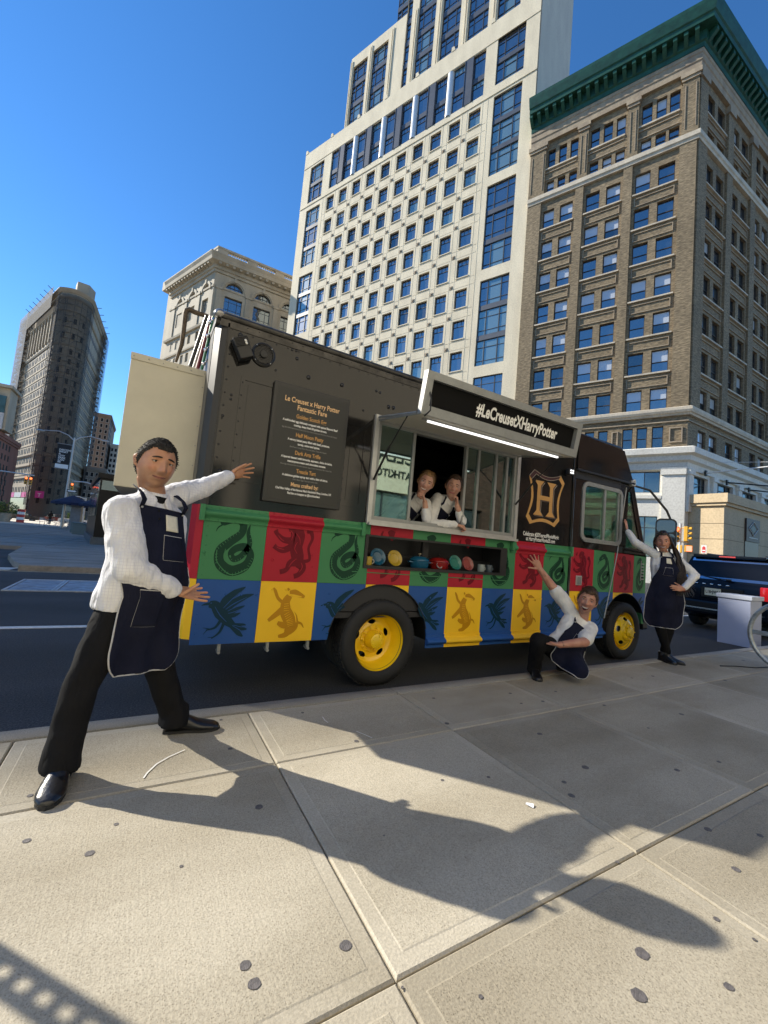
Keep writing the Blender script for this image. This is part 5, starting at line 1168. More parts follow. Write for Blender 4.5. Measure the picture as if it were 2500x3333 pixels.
for t, z, w in (('(Egg, Beyond Beef (plant-based protein), Onion, Flour, Panko Breadcrumbs, Milk, Thyme, Parsley, Salt, Pepper)', 2.105, .50), ('(Beef, Potato, Turnip, Onion, Flour, Lard, Butter, Thyme, Salt, Pepper)', 1.948, .33), ('(Flour, Egg, Chocolate, Dulce de Leche, Espresso, Sugar, Cream, Mascarpone, Milk, Cream, Salt)', 1.795, .46), ('(Flour, Butter, Eggs, Icing Sugar, Lemon, Salt)', 1.675, .22)): wr(t, mc, z, .017, M_GREYT, w, bo)
# ---- emblem and captions
def eM(px, pz): return (px, pz)
ex, ez = 4.292, 1.942
def loop(s): 
    out = []
    A = [(-.325*s, .25*s), (-.238*s, .336*s)]; B = [(.262*s, .336*s), (.342*s, .25*s)]; Cc = [(.278*s, -.242*s), (.188*s, -.33*s)]; D = [(-.266*s, -.336*s), (-.342*s, -.25*s)]
    def curve(p, q, bx, bz, n=8): return [(p[0]+(q[0]-p[0])*k/n+bx*math.sin(math.pi*k/n), p[1]+(q[1]-p[1])*k/n+bz*math.sin(math.pi*k/n)) for k in range(n+1)]
    out += [A[0]]+curve(A[1], B[0], 0, -.055*s)+curve(B[1], Cc[0], -.055*s, 0)+curve(Cc[1], D[0], 0, .045*s)+curve(D[1], A[0], .065*s, 0)[:-1]
    return [(ex+p[0], ez+p[1]) for p in out]
em = tp(MB().prism(loop(1.0), YS-.0030, YS-.0002, 'y', [loop(.86)]), 'emblem', M_GOLD)
tp(MB().prism(loop(.995)[0:10]+loop(.865)[0:10][::-1], YS-.0042, YS-.0032, 'y'), 'emblem_shadow', M_MAROON, None, em)
for s in (1.0, .86): tp(MB().tube([(p[0], YS-.0045, p[1]) for p in loop(s)[0:10]], .0028, 4), 'emblem_line', M_LINE, None, em)
def Hs(dx, dz, m, y, nm):
    f = MB()
    for s in (-1, 1):
        x = ex-.02+s*.115+dx; f.prism([(x-.085, ez-.215+dz), (x+.085, ez-.215+dz), (x+.030, ez-.155+dz), (x+.030, ez+.155+dz), (x+.085, ez+.215+dz), (x-.085, ez+.215+dz), (x-.030, ez+.155+dz), (x-.030, ez-.155+dz)], y, y+.0008, 'y')
    f.box(ex-.105+dx, ex+.065+dx, y+.0001, y+.0007, ez-.02+dz, ez+.035+dz); tp(f, nm, m, None, em)
Hs(.024, -.012, M_LINE, YS-.0012, 'emblem_letter_edge'); Hs(.017, -.010, M_MAROON, YS-.0024, 'emblem_letter_shadow'); Hs(0, 0, M_GOLD, YS-.0038, 'emblem_letter')
wr('Celebrate #20YearsofMovieMagic', 4.25, 1.462, .068, M_WHITE, .655, None, YS-.002, .0014); wr('at HarryPotterMovie20.com', 4.245, 1.405, .068, M_WHITE, .53, None, YS-.002, .0014)
# ---- serving window
wf = tp(MB().prism([(1.79, 1.378), (3.782, 1.378), (3.782, 2.43), (1.79, 2.43)], YS-.03, YS-.001, 'y', [[(1.835, 1.425), (3.735, 1.425), (3.735, 2.385), (1.835, 2.385)]]), 'window_frame', M_ALUB)
tp(MB().prism([(1.836, 1.426), (3.734, 1.426), (3.734, 2.384), (1.836, 2.384)], YS-.012, YS+.06, 'y', [[(1.872, 1.462), (3.70, 1.462), (3.70, 2.352), (1.872, 2.352)]]), 'inner_frame', M_ALU, None, wf)
for x in (2.272, 2.972, 3.155, 3.425, 3.60): tp(MB().box(x-.015, x+.015, YS+.004, YS+.045, 1.463, 2.351), 'mullion', M_ALU, None, wf)
for a, b, y in ((1.873, 2.256, .018), (2.988, 3.139, .022), (3.171, 3.409, .024), (3.441, 3.584, .03), (3.616, 3.699, .018)): tp(MB().box(a, b, YS+y, YS+y+.005, 1.463, 2.351), 'pane', M_WG, None, wf)
tp(MB().box(1.80, 3.77, YS-.07, YS-.0305, 1.372, 1.398), 'window_sill', M_ALUB, None, wf)
# ---- lifted serving hatch with sign
YA, YB = 2.68, 2.62          # bottom and top edge of the fascia
def fas(x0, x1, z0, z1, o0=0.0, o1=.012):
    """slab on the tilted fascia: z0,z1 measured up the face"""
    mb = MB(); up = Vector((0, YB-YA, .335)).normalized(); out = Vector((0, -up.z, up.y)); b0 = Vector((0, YA, 2.262))
    P = [b0+Vector((x, 0, 0))+up*z+out*o for o in (o0, o1) for (x, z) in ((x0, z0), (x1, z0), (x1, z1), (x0, z1))]
    i = len(mb.v); mb.v += [tuple(p) for p in P]
    for q_ in ((0, 3, 2, 1), (4, 5, 6, 7), (0, 1, 5, 4), (1, 2, 6, 5), (2, 3, 7, 6), (3, 0, 4, 7)): mb._f(q_)
    return mb, b0, up, out
AX0, AX1 = 1.79, 3.745
aw = tp(fas(AX0, AX1, 0, .345, -.05, -.045)[0], 'serving_hatch', mat('hatch_black', (0.016, 0.0155, 0.015), .3))
for a, b, c, d in ((AX0, AX1, 0, .075), (AX0, AX1, .285, .345), (AX0, AX0+.065, .0755, .2845), (AX1-.065, AX1, .0755, .2845)): tp(fas(a, b, c, d, -.045, .012)[0], 'hatch_frame', M_ALU, None, aw)
tp(fas(AX0+.066, AX1-.066, .076, .284, -.044, -.03)[0], 'sign_panel', mat('sign_black', (0.005, 0.005, 0.005), .5, spec=.1), None, aw)
_, b0, up, out = fas(0, 1, 0, 1)
o = text_mesh('lettering', '#LeCreusetXHarryPotter', .15, M_WHITE, tk, Matrix.Identity(4), 'CENTER', .0045); xs = [v.co.x for v in o.data.vertices]
o.data.transform(Matrix.Diagonal((1.07/(max(xs)-min(xs)), 1.0, 1, 1))); o.matrix_local = TMI @ frame_m(b0+Vector((2.905, 0, 0))+up*.128+out*-.027, (1, 0, 0), up, out); o.parent = tk
tp(MB().prism([(YA+.02, 2.262), (YS-.0, 2.395), (YS-.0, 2.415), (YA+.02, 2.285)], AX0+.02, AX1-.02, 'x'), 'hatch_soffit', mat('cream_soffit', (0.62, 0.60, 0.52), .55, var=.05, scale=4), None, aw)
M_STRIP = mat('led_strip', (1, 1, 1), .3, emit=(1.0, .98, .95), estr=.75)
tp(MB().box(1.95, 3.62, YA+.105, YA+.125, 2.252, 2.266), 'light_strip', M_STRIP, None, aw)
tp(MB().box(1.90, 3.68, YA+.095, YA+.135, 2.2665, 2.285), 'light_channel', M_ALU, None, aw)
for x0, x1 in ((1.815, 1.80), (3.715, 3.74)):
    tp(MB().tube([(x0, YS-.05, 2.40), (x1, YA+.06, 2.285)], .013, 8).tube([(x0, YS-.05, 2.37), (x1, YA+.02, 2.27)], .008, 6), 'hatch_arm', M_ALU, None, aw)
    tp(MB().tube([(x0+.0, YS-.045, 1.80), ((x0+x1)/2, YS-.30, 2.07)], .011, 8).tube([((x0+x1)/2, YS-.30, 2.07), (x1, YA+.2, 2.29)], .006, 8), 'gas_strut', M_BLKM, None, aw)
tp(MB().tube([(1.835, YA-.02, 2.50), (1.845, YA-.06, 2.38), (1.845, YA-.06, 2.285), (1.835, YA-.0, 2.25)], .006, 6), 'catch', M_BLKM, None, aw)
# ---- product slot
sl = tp(MB().prism([(slot[0]-.0, slot[2]), (slot[1], slot[2]), (slot[1], slot[3]), (slot[0], slot[3])], YS-.014, YS+.002, 'y', [[(slot[0]+.03, slot[2]+.03), (slot[1]-.10, slot[2]+.03), (slot[1]-.10, slot[3]-.02), (slot[0]+.03, slot[3]-.02)]]), 'display_slot', M_BLKM)
tp(MB().box(slot[0], slot[1], YS+.013, YS+.38, .945, .985).box(slot[0], slot[1], YS+.38, YS+.4, .945, 1.29).box(slot[0]-.02, slot[0], YS+.013, YS+.4, .945, 1.29).box(slot[1], slot[1]+.02, YS+.013, YS+.4, .945, 1.29).box(slot[0], slot[1], YS+.013, YS+.4, 1.285, 1.30), 'display_box', M_IN, None, sl)
tp(MB().box(slot[0], slot[1], YS+.25, YS+.379, .986, 1.10).box(2.62, 2.70, YS+.2, YS+.24, 1.1, 1.28), 'display_step', M_IN, None, sl)
# access flap lower on the side
tp(MB().prism([(1.70, .925), (3.70, .905), (3.70, .912), (1.70, .932)], YS-.004, YS-.0005, 'y'), 'slot_trim', wrap['g'])
tp(MB().box(4.04, 4.32, YS-.006, YS-.0005, .70, .715).box(4.04, 4.05, YS-.006, YS-.0005, .715, .80), 'fuel_flap', wrap['y'])
# ---- roof items, rear cabinet and exhaust
tp(MB().prism([(1.35, ZR), (2.35, ZR), (2.32, ZR+.07), (2.0, ZR+.16), (1.40, ZR+.22)], YS+.5, YS+1.4, 'y'), 'roof_vent', mat('vent_white', (0.60, 0.60, 0.57), .5))
tp(MB().prism([(.36, ZR+.0), (.86, ZR), (.62, ZR+.28), (.40, ZR+.20)], YS+.45, YS+1.3, 'y'), 'exhaust_hood', mat('galvanised', (0.16, 0.165, 0.17), .45, .6))
M_BEI = mat('beige_cabinet', (0.52, 0.49, 0.39), .45, var=.07, scale=3)
cb = tp(MB().bbox(-.237, .312, 3.83, 4.9, 1.47, 2.545, .008), 'rear_cabinet', M_BEI)
tp(MB().box(-.240, .314, 3.822, 3.8295, 2.495, 2.548).box(.29, .314, 3.822, 3.8295, 1.47, 2.494), 'cabinet_trim', M_BEI, None, cb)
rv3 = MB()
for k in range(6): rv3.sphere((-.22+k*.105, 3.822, 2.52), .005, 8, 5).sphere((.30, 3.822, 1.55+k*.17), .005, 8, 5)
tp(rv3, 'cabinet_rivets', M_ALU, 180, cb)['kind'] = 'stuff'
def pz(a, b, y): return pix(500+a/3.318, 750+b/3.318, y=y)
M_PIPE = mat('rusty_pipe', (0.10, 0.075, 0.05), .7, .3, var=.5, scale=30)
tp(MB().tube([pz(240, 1420, 4.2), pz(300, 1240, 4.2), pz(322, 1100, 4.2), pz(345, 900, 4.2), pz(355, 865, 4.2), pz(390, 855, 4.2), pz(450, 885, 4.2), pz(590, 930, 4.2)], [.012, .018, .02, .022, .024, .024, .022, .02], 10), 'exhaust_pipe', M_PIPE, 60)
tp(MB().tube([pz(400, 1470, 4.0), pz(580, 930, 4.0)], .022, 10), 'rear_pipe', M_BLKM, 60); tp(MB().tube([pz(430, 1480, 3.95), pz(610, 930, 3.95)], .010, 8), 'rear_rod', M_ALUB, 60)
tp(MB().tube([pz(475, 1490, 3.9), pz(625, 930, 3.9)], .016, 8), 'rear_reflection_tube', mat('reflection_maroon', (0.15, 0.02, 0.04), .4), 60); tp(MB().tube([pz(520, 1500, 3.86), pz(645, 930, 3.86)], .012, 8), 'rear_reflection_tube', mat('reflection_green', (0.02, 0.16, 0.09), .3), 60)  # coloured tubes stand in for colour reflections on the shiny truck rear
for k in range(4): p = pz(540+k*22, 1440-k*150, 3.85); tp(MB().sphere(p, .018, 10, 6).tube([p, p+Vector((.03, 0, .05))], .008, 6), 'rear_fitting', M_CHROME, 180)
# ---- wares in the display slot
ZS = .986
def ware(name, lab, cat, x, y, build):
    t = thing(name, lab, cat, (x, YS+y, ZS)); build(t); return t
def glaze(n, c): return mat('glaze_'+n, tuple(a*.6 for a in c), .2, coat=.3)
def mug(col, rim=None):
    def b(t):
        MB().lathe([(.0, .0), (.036, .0), (.040, .01), (.041, .085), (.038, .088), (.036, .083), (.035, .012), (0, .01)], 24).build('cup', col, t, 40)
        MB().tube([(.040+.026*math.sin(math.pi*k/8), 0, .018+.052*k/8) for k in range(9)], .006, 8).build('handle', rim or col, t, 60)
    return b
def dish(col, r, tilt=70):
    def b(t):
        M = T3((0, .02, r*.98)) @ Matrix.Rotation(R(tilt), 4, 'X')
        MB().lathe([(0, 0), (r*.6, .002), (r*.72, .012), (r, .02), (r, .026), (r*.70, .019), (r*.58, .009), (0, .007)], 36, M).build('plate', col, t, 40)
        MB().lathe([(r*.985, .0262), (r*1.005, .023), (r*.985, .020)], 36, M).build('rim', col, t, 60)
    return b
def pot(col, rx, knob):
    def b(t):
        MB().lathe([(0, 0), (rx*.8, 0), (rx*.95, .02), (rx, .075), (rx*1.02, .08), (rx*.95, .082)], 30).build('pot_body', col, t, 40)
        MB().lathe([(rx*1.03, .083), (rx*1.0, .095), (rx*.7, .118), (rx*.3, .128), (0, .130)], 30).build('lid', col, t, 40)
        MB().lathe([(.006, .128), (.006, .140), (.017, .148), (.014, .156), (0, .158)], 16).build('knob', knob, t, 60)
        for s in (-1, 1): MB().tube([(s*rx*.95, -.03, .062), (s*(rx+.028), -.02, .066), (s*(rx+.028), .02, .066), (s*rx*.95, .03, .062)], .008, 6).build('handle', col, t, 60)
    return b
GY, GB_, GR_, GT, GP, GW = glaze('yellow', (0.72, 0.50, 0.05)), glaze('blue', (0.02, 0.16, 0.30)), glaze('red', (0.42, 0.022, 0.02)), glaze('teal', (0.05, 0.30, 0.25)), glaze('pink', (0.42, 0.10, 0.09)), glaze('white', (0.6, 0.6, 0.58))
ware('mug', 'yellow mug with a pale handle at the left end of the display slot', 'mug', 1.885, .05, mug(GY, GW)); ware('plate', 'blue plate standing beside the yellow mug in the display slot', 'plate', 2.03, .12, dish(GB_, .085))
ware('plate', 'yellow plate standing upright in the display slot', 'plate', 2.215, .10, dish(GY, .083)); ware('casserole', 'blue lidded pot with a brass knob in the display slot', 'pot', 2.53, .12, pot(GB_, .105, glaze('brass', (0.5, 0.42, 0.28))))
ware('casserole', 'red lidded pot in the middle of the display slot', 'pot', 2.80, .14, pot(GR_, .11, M_BLKM)); ware('spoon_rest', 'small white spoon rest before the red pot in the display slot', 'dish', 2.74, .045, dish(GW, .035, 60))
ware('plate', 'teal plate standing upright in the display slot', 'plate', 3.00, .10, dish(GT, .083)); ware('plate', 'pink plate standing beside the teal one in the display slot', 'plate', 3.17, .09, dish(GP, .08))
ware('mug', 'pale blue-white mug near the right end of the display slot', 'mug', 3.345, .06, mug(glaze('pale', (0.45, 0.52, 0.52)))); ware('mug', 'grey blue mug at the right end of the display slot', 'mug', 3.475, .07, mug(glaze('slate', (0.10, 0.14, 0.18))))
# ================================================================ PEOPLE
def skin_mat(name, col, red):
    m, n, l, b = node_mat(name)
    tc = n.new('ShaderNodeTexCoord'); z = n.new('ShaderNodeTexNoise'); z.inputs['Scale'].default_value = 18; z.inputs['Detail'].default_value = 5; l.new(tc.outputs['Object'], z.inputs['Vector'])
    r = n.new('ShaderNodeValToRGB'); r.color_ramp.elements[0].position = .35; r.color_ramp.elements[1].position = .65; r.color_ramp.elements[0].color = (*red, 1); r.color_ramp.elements[1].color = (*col, 1)
    l.new(z.outputs['Fac'], r.inputs[0]); b.inputs['Roughness'].default_value = .45
    at = n.new('ShaderNodeAttribute'); at.attribute_name = 'tint'; mx = n.new('ShaderNodeMix'); mx.data_type = 'RGBA'; mx.blend_type = 'MULTIPLY'; mx.inputs['Factor'].default_value = 1
    l.new(r.outputs[0], mx.inputs['A']); l.new(at.outputs['Color'], mx.inputs['B']); l.new(mx.outputs['Result'], b.inputs['Base Color'])
    zb = n.new('ShaderNodeTexNoise'); zb.inputs['Scale'].default_value = 320; l.new(tc.outputs['Object'], zb.inputs['Vector']); bp = n.new('ShaderNodeBump'); bp.inputs['Strength'].default_value = .25; bp.inputs['Distance'].default_value = .002; l.new(zb.outputs['Fac'], bp.inputs['Height']); l.new(bp.outputs[0], b.inputs['Normal'])
    b.inputs['Subsurface Weight'].default_value = .12; b.inputs['Subsurface Radius'].default_value = (.02, .008, .004); b.inputs['Subsurface Scale'].default_value = .4
    return m
def cloth_mat(name, col, check=None, rough=.85, weave=900):
    m, n, l, b = node_mat(name)
    tc = n.new('ShaderNodeTexCoord'); b.inputs['Roughness'].default_value = rough; b.inputs['Sheen Weight'].default_value = .1 if col[0] > .3 else 0; b.inputs['Specular IOR Level'].default_value = .3 if col[0] > .3 else .12
    z = n.new('ShaderNodeTexNoise'); z.inputs['Scale'].default_value = 9; z.inputs['Detail'].default_value = 6; l.new(tc.outputs['Object'], z.inputs['Vector'])
    r = n.new('ShaderNodeValToRGB'); r.color_ramp.elements[0].position = .3; r.color_ramp.elements[1].position = .7
    r.color_ramp.elements[0].color = (*[c*.82 for c in col], 1); r.color_ramp.elements[1].color = (*[min(1, c*1.1) for c in col], 1); l.new(z.outputs['Fac'], r.inputs[0]); out = r.outputs[0]
    if check:
        for ax in (0, 2):
            s = n.new('ShaderNodeSeparateXYZ'); l.new(tc.outputs['Object'], s.inputs[0])
            mu = n.new('ShaderNodeMath'); mu.operation = 'MULTIPLY'; mu.inputs[1].default_value = 62; l.new(s.outputs[ax], mu.inputs[0])
            fr = n.new('ShaderNodeMath'); fr.operation = 'FRACT'; l.new(mu.outputs[0], fr.inputs[0])
            lt = n.new('ShaderNodeMath'); lt.operation = 'LESS_THAN'; lt.inputs[1].default_value = .13; l.new(fr.outputs[0], lt.inputs[0])
            mx = n.new('ShaderNodeMix'); mx.data_type = 'RGBA'; l.new(lt.outputs[0], mx.inputs['Factor']); l.new(out, mx.inputs['A']); mx.inputs['B'].default_value = (*check, 1); out = mx.outputs['Result']
    l.new(out, b.inputs['Base Color'])
    wv = n.new('ShaderNodeTexNoise'); wv.inputs['Scale'].default_value = 13; wv.inputs['Detail'].default_value = 3; wv.inputs['Distortion'].default_value = .5; wm = n.new('ShaderNodeMapping'); wm.inputs['Scale'].default_value = (1.5, 1.5, .55); wm.inputs['Rotation'].default_value = (.3, .5, 0); l.new(tc.outputs['Object'], wm.inputs[0]); l.new(wm.outputs[0], wv.inputs['Vector'])
    pp = n.new('ShaderNodeMath'); pp.operation = 'SUBTRACT'; pp.inputs[1].default_value = .5; l.new(wv.outputs['Fac'], pp.inputs[0]); pq = n.new('ShaderNodeMath'); pq.operation = 'ABSOLUTE'; l.new(pp.outputs[0], pq.inputs[0])
    bp = n.new('ShaderNodeBump'); bp.invert = True; bp.inputs['Strength'].default_value = .45 if col[0] > .3 else .25; bp.inputs['Distance'].default_value = .045; l.new(pq.outputs[0], bp.inputs['Height']); l.new(bp.outputs[0], b.inputs['Normal'])
    return m
M_SHIRT = cloth_mat('white_checked_shirt', (0.76, 0.76, 0.77), (0.66, 0.65, 0.70)); M_SHIRTW = cloth_mat('white_shirt', (0.72, 0.72, 0.71)); M_DENIM = cloth_mat('navy_denim', (0.012, 0.014, 0.030))
M_TROU = cloth_mat('black_trousers', (0.011, 0.011, 0.012)); M_STITCH = mat('pale_stitch', (0.50, 0.50, 0.50), .8); M_PATCH = mat('cream_patch', (0.66, 0.63, 0.52), .8, var=.06, scale=40)
M_LEATH = mat('black_leather', (0.010, 0.010, 0.011), .3, coat=.15, bump=.4, bscale=24); M_TEETH = mat('teeth', (0.75, 0.72, 0.66), .3); M_EYEW = mat('eye_white', (0.50, 0.47, 0.44), .35); M_MOUTH = mat('mouth_inside', (0.06, 0.012, 0.012), .5)
M_BLKC = cloth_mat('black_cloth', (0.012, 0.012, 0.013))
def loft(mb, rings, seg=18):
    i0 = len(mb.v); n = len(rings)
    for c, a, b in rings:
        for j in range(seg): an = 2*math.pi*j/seg; mb.v.append(tuple(c+a*math.cos(an)+b*math.sin(an)))
    for k in range(n-1):
        for j in range(seg): mb._f((i0+k*seg+j, i0+k*seg+(j+1) % seg, i0+(k+1)*seg+(j+1) % seg, i0+(k+1)*seg+j))
    mb._f([i0+j for j in range(seg)][::-1]); mb._f([i0+(n-1)*seg+j for j in range(seg)]); return mb
def limb(mb, p, q, r0, r1, flat=1.0, ax=None, cap=True):
    """tapered capsule"""
    p, q = Vector(p), Vector(q); d = (q-p); L = max(d.length, 1e-5); d.normalize()
    a = (ax-d*ax.dot(d)).normalized() if ax is not None else d.orthogonal().normalized(); b = d.cross(a); R_ = []
    S = [(-.98, .18), (-.8, .6), (-.5, .866), (0, 1)] if cap else [(0, 1)]
    for h, k in S: R_.append((p+d*h*r0, a*r0*k, b*r0*k*flat))
    for t in (.25, .5, .75): r = r0+(r1-r0)*t; R_.append((p+d*L*t, a*r, b*r*flat))
    for h, k in reversed(S): R_.append((q-d*h*r1, a*r1*k, b*r1*k*flat))
    return loft(mb, R_, 14)
def remesh(mb, name, m, parent, voxel, it=6, fold=None, fac=.5, tint=None):
    o = mb.build(name+'_tmp', m); md_ = o.modifiers.new('r', 'REMESH'); md_.mode = 'VOXEL'; md_.voxel_size = voxel; md_.use_smooth_shade = True
    if it: s = o.modifiers.new('s', 'SMOOTH'); s.iterations = it; s.factor = fac
    dg = bpy.context.evaluated_depsgraph_get(); dg.update(); me = bpy.data.meshes.new_from_object(o.evaluated_get(dg)); bpy.data.objects.remove(o)
    me.materials.clear(); me.materials.append(m)
    if fold:
        co = [v.co.copy() for v in me.vertices]; no = [v.normal.copy() for v in me.vertices]
        for v, c, nn in zip(me.vertices, co, no): v.co = c+nn*fold(c)
    me.polygons.foreach_set('use_smooth', [True]*len(me.polygons)); me.update()
    if tint:
        at = me.attributes.new('tint', 'FLOAT_COLOR', 'POINT'); buf = []
        for v in me.vertices: buf += [*tint(v.co), 1.0]
        at.data.foreach_set('color', buf)
    return link(name, me, parent)
def face_tint(F, sc, stub=0.0, blush=1.0):
    """own colouring of the skin: stubble, blush, lips' surround"""
    def fn(c):
        d = c-F.o; x, y, z = d.dot(F.x)/sc, d.dot(F.y)/sc, d.dot(F.z)/sc
        if d.length > .17*sc: return (1, .97, .95) if d.length > .3 else (1, 1, 1)
        ax = abs(x); r, g, b = 1.0, 1.0, 1.0
        s = stub*max(0, min(1, (-.018-z)/.03))*(1 if y > -.02 else .3)*(1-.6*g2(x, .02)*g2(z+.06, .012)); s += stub*.6*g2(x, .02)*g2(z+.043, .007)
        r, g, b = r*(1-.45*s), g*(1-.40*s), b*(1-.34*s)
        k = blush*(g2(ax-.042, .018)*g2(z+.02, .018)+.8*g2(x, .014)*g2(z+.028, .012)); g *= 1-.16*k; b *= 1-.16*k
        e = g2(ax-.031, .020)*g2(z-.010, .013)*(1 if y > .03 else 0); r *= 1-.08*e; g *= 1-.10*e; b *= 1-.08*e
        return (r, g, b)
    return fn
def rn(v): return v.normalized()
class Fr:
    """frame: o origin, x viewer-right, y forward, z up"""
    def __init__(s, o, f, up):
        s.o = Vector(o); s.y = rn(Vector(f)); s.x = rn(Vector(up).cross(s.y)); s.z = rn(s.y.cross(s.x)); 
    def w(s, x, y, z): return s.o+s.x*x+s.y*y+s.z*z
def g2(a, s): return math.exp(-(a/s)**2)
def head_pt(dx, dy, dz, ex=0.0, sc=1.0, fat=1.0, smile=0.0, nose=1.0, jaw=0.0):
    x, y, z = dx*(.0765+ex)*fat, dy*(.094+ex), dz*(.118+ex)
    if z < 0:
        t = -z/.118; x *= 1-(.24-jaw)*t**1.7
        if y < 0: y *= 1-.42*t
        else: y *= 1-.05*t
    if z > 0.02: x *= 1-.06*(z/.118)**2
    if dy > 0 and ex < .006:
        ax = abs(x); f = 1.0
        y -= .004*g2(x, .05)*g2(z-.075, .05)*0
        tz = (z+.030)/.050                      # nose ridge
        if -0.35 < tz < 1.1:
            pr = (1-tz)*.024+.003 if tz > 0 else .027*(1+tz/.35)
            y += nose*pr*g2(x, .0095+.005*max(0, 1-tz))
        y += nose*.0085*g2(ax-.0145, .0065)*g2(z+.031, .0075)
        y -= .0105*g2(ax-.031, .016)*g2(z-.012, .0105)
        y += .0055*g2(z-.030, .008)*g2(ax-.028, .026)
        y += (.005+.006*smile)*g2(ax-.043, .017)*g2(z+.022-.004*smile, .017)
        y += .006*g2(x, .026)*g2(z+.060, .012)
        y -= .004*g2(x, .030)*g2(z+.0785, .006)
        y += .011*g2(x, .022)*g2(z+.101, .016)
        lt = max(0, min(1, (-.026-z)/.040)); y -= (.0022+.0035*smile)*g2(ax-(.019+.019*lt), .0045)*(1 if -.070 < z < -.022 else 0)
        y += (.002+.003*smile)*g2(ax-(.030+.018*lt), .010)*g2(z+.038, .018)
    return x*sc, y*sc, z*sc
def head_mesh(mb, F, sc, **kw):
    NU, NV = 64, 44; i0 = len(mb.v)
    for v in range(NV+1):
        th = math.pi*v/NV
        for u in range(NU):
            ph = 2*math.pi*u/NU; mb.v.append(tuple(F.w(*head_pt(math.sin(th)*math.cos(ph), math.sin(th)*math.sin(ph), math.cos(th), 0, sc, **kw))))
    for v in range(NV):
        for u in range(NU): mb._f((i0+v*NU+u, i0+(v+1)*NU+u, i0+(v+1)*NU+(u+1) % NU, i0+v*NU+(u+1) % NU))
    for s in (-1, 1):
        c = F.w(s*.0765*sc*kw.get('fat', 1), -.004*sc, -.002*sc); e = rn(F.x*s*.55-F.y*.75)
        loft(mb, [(c-F.z*.030*sc, F.y*.004*sc, F.x*.004*sc), (c-F.z*.022*sc+e*.005*sc, (e+F.y*.2)*.011*sc, F.x*.006*sc), (c+e*.010*sc, e*.017*sc, F.x*.006*sc), (c+F.z*.020*sc+e*.012*sc, e*.017*sc, F.x*.006*sc), (c+F.z*.032*sc+e*.008*sc, e*.006*sc, F.x*.004*sc)], 10)
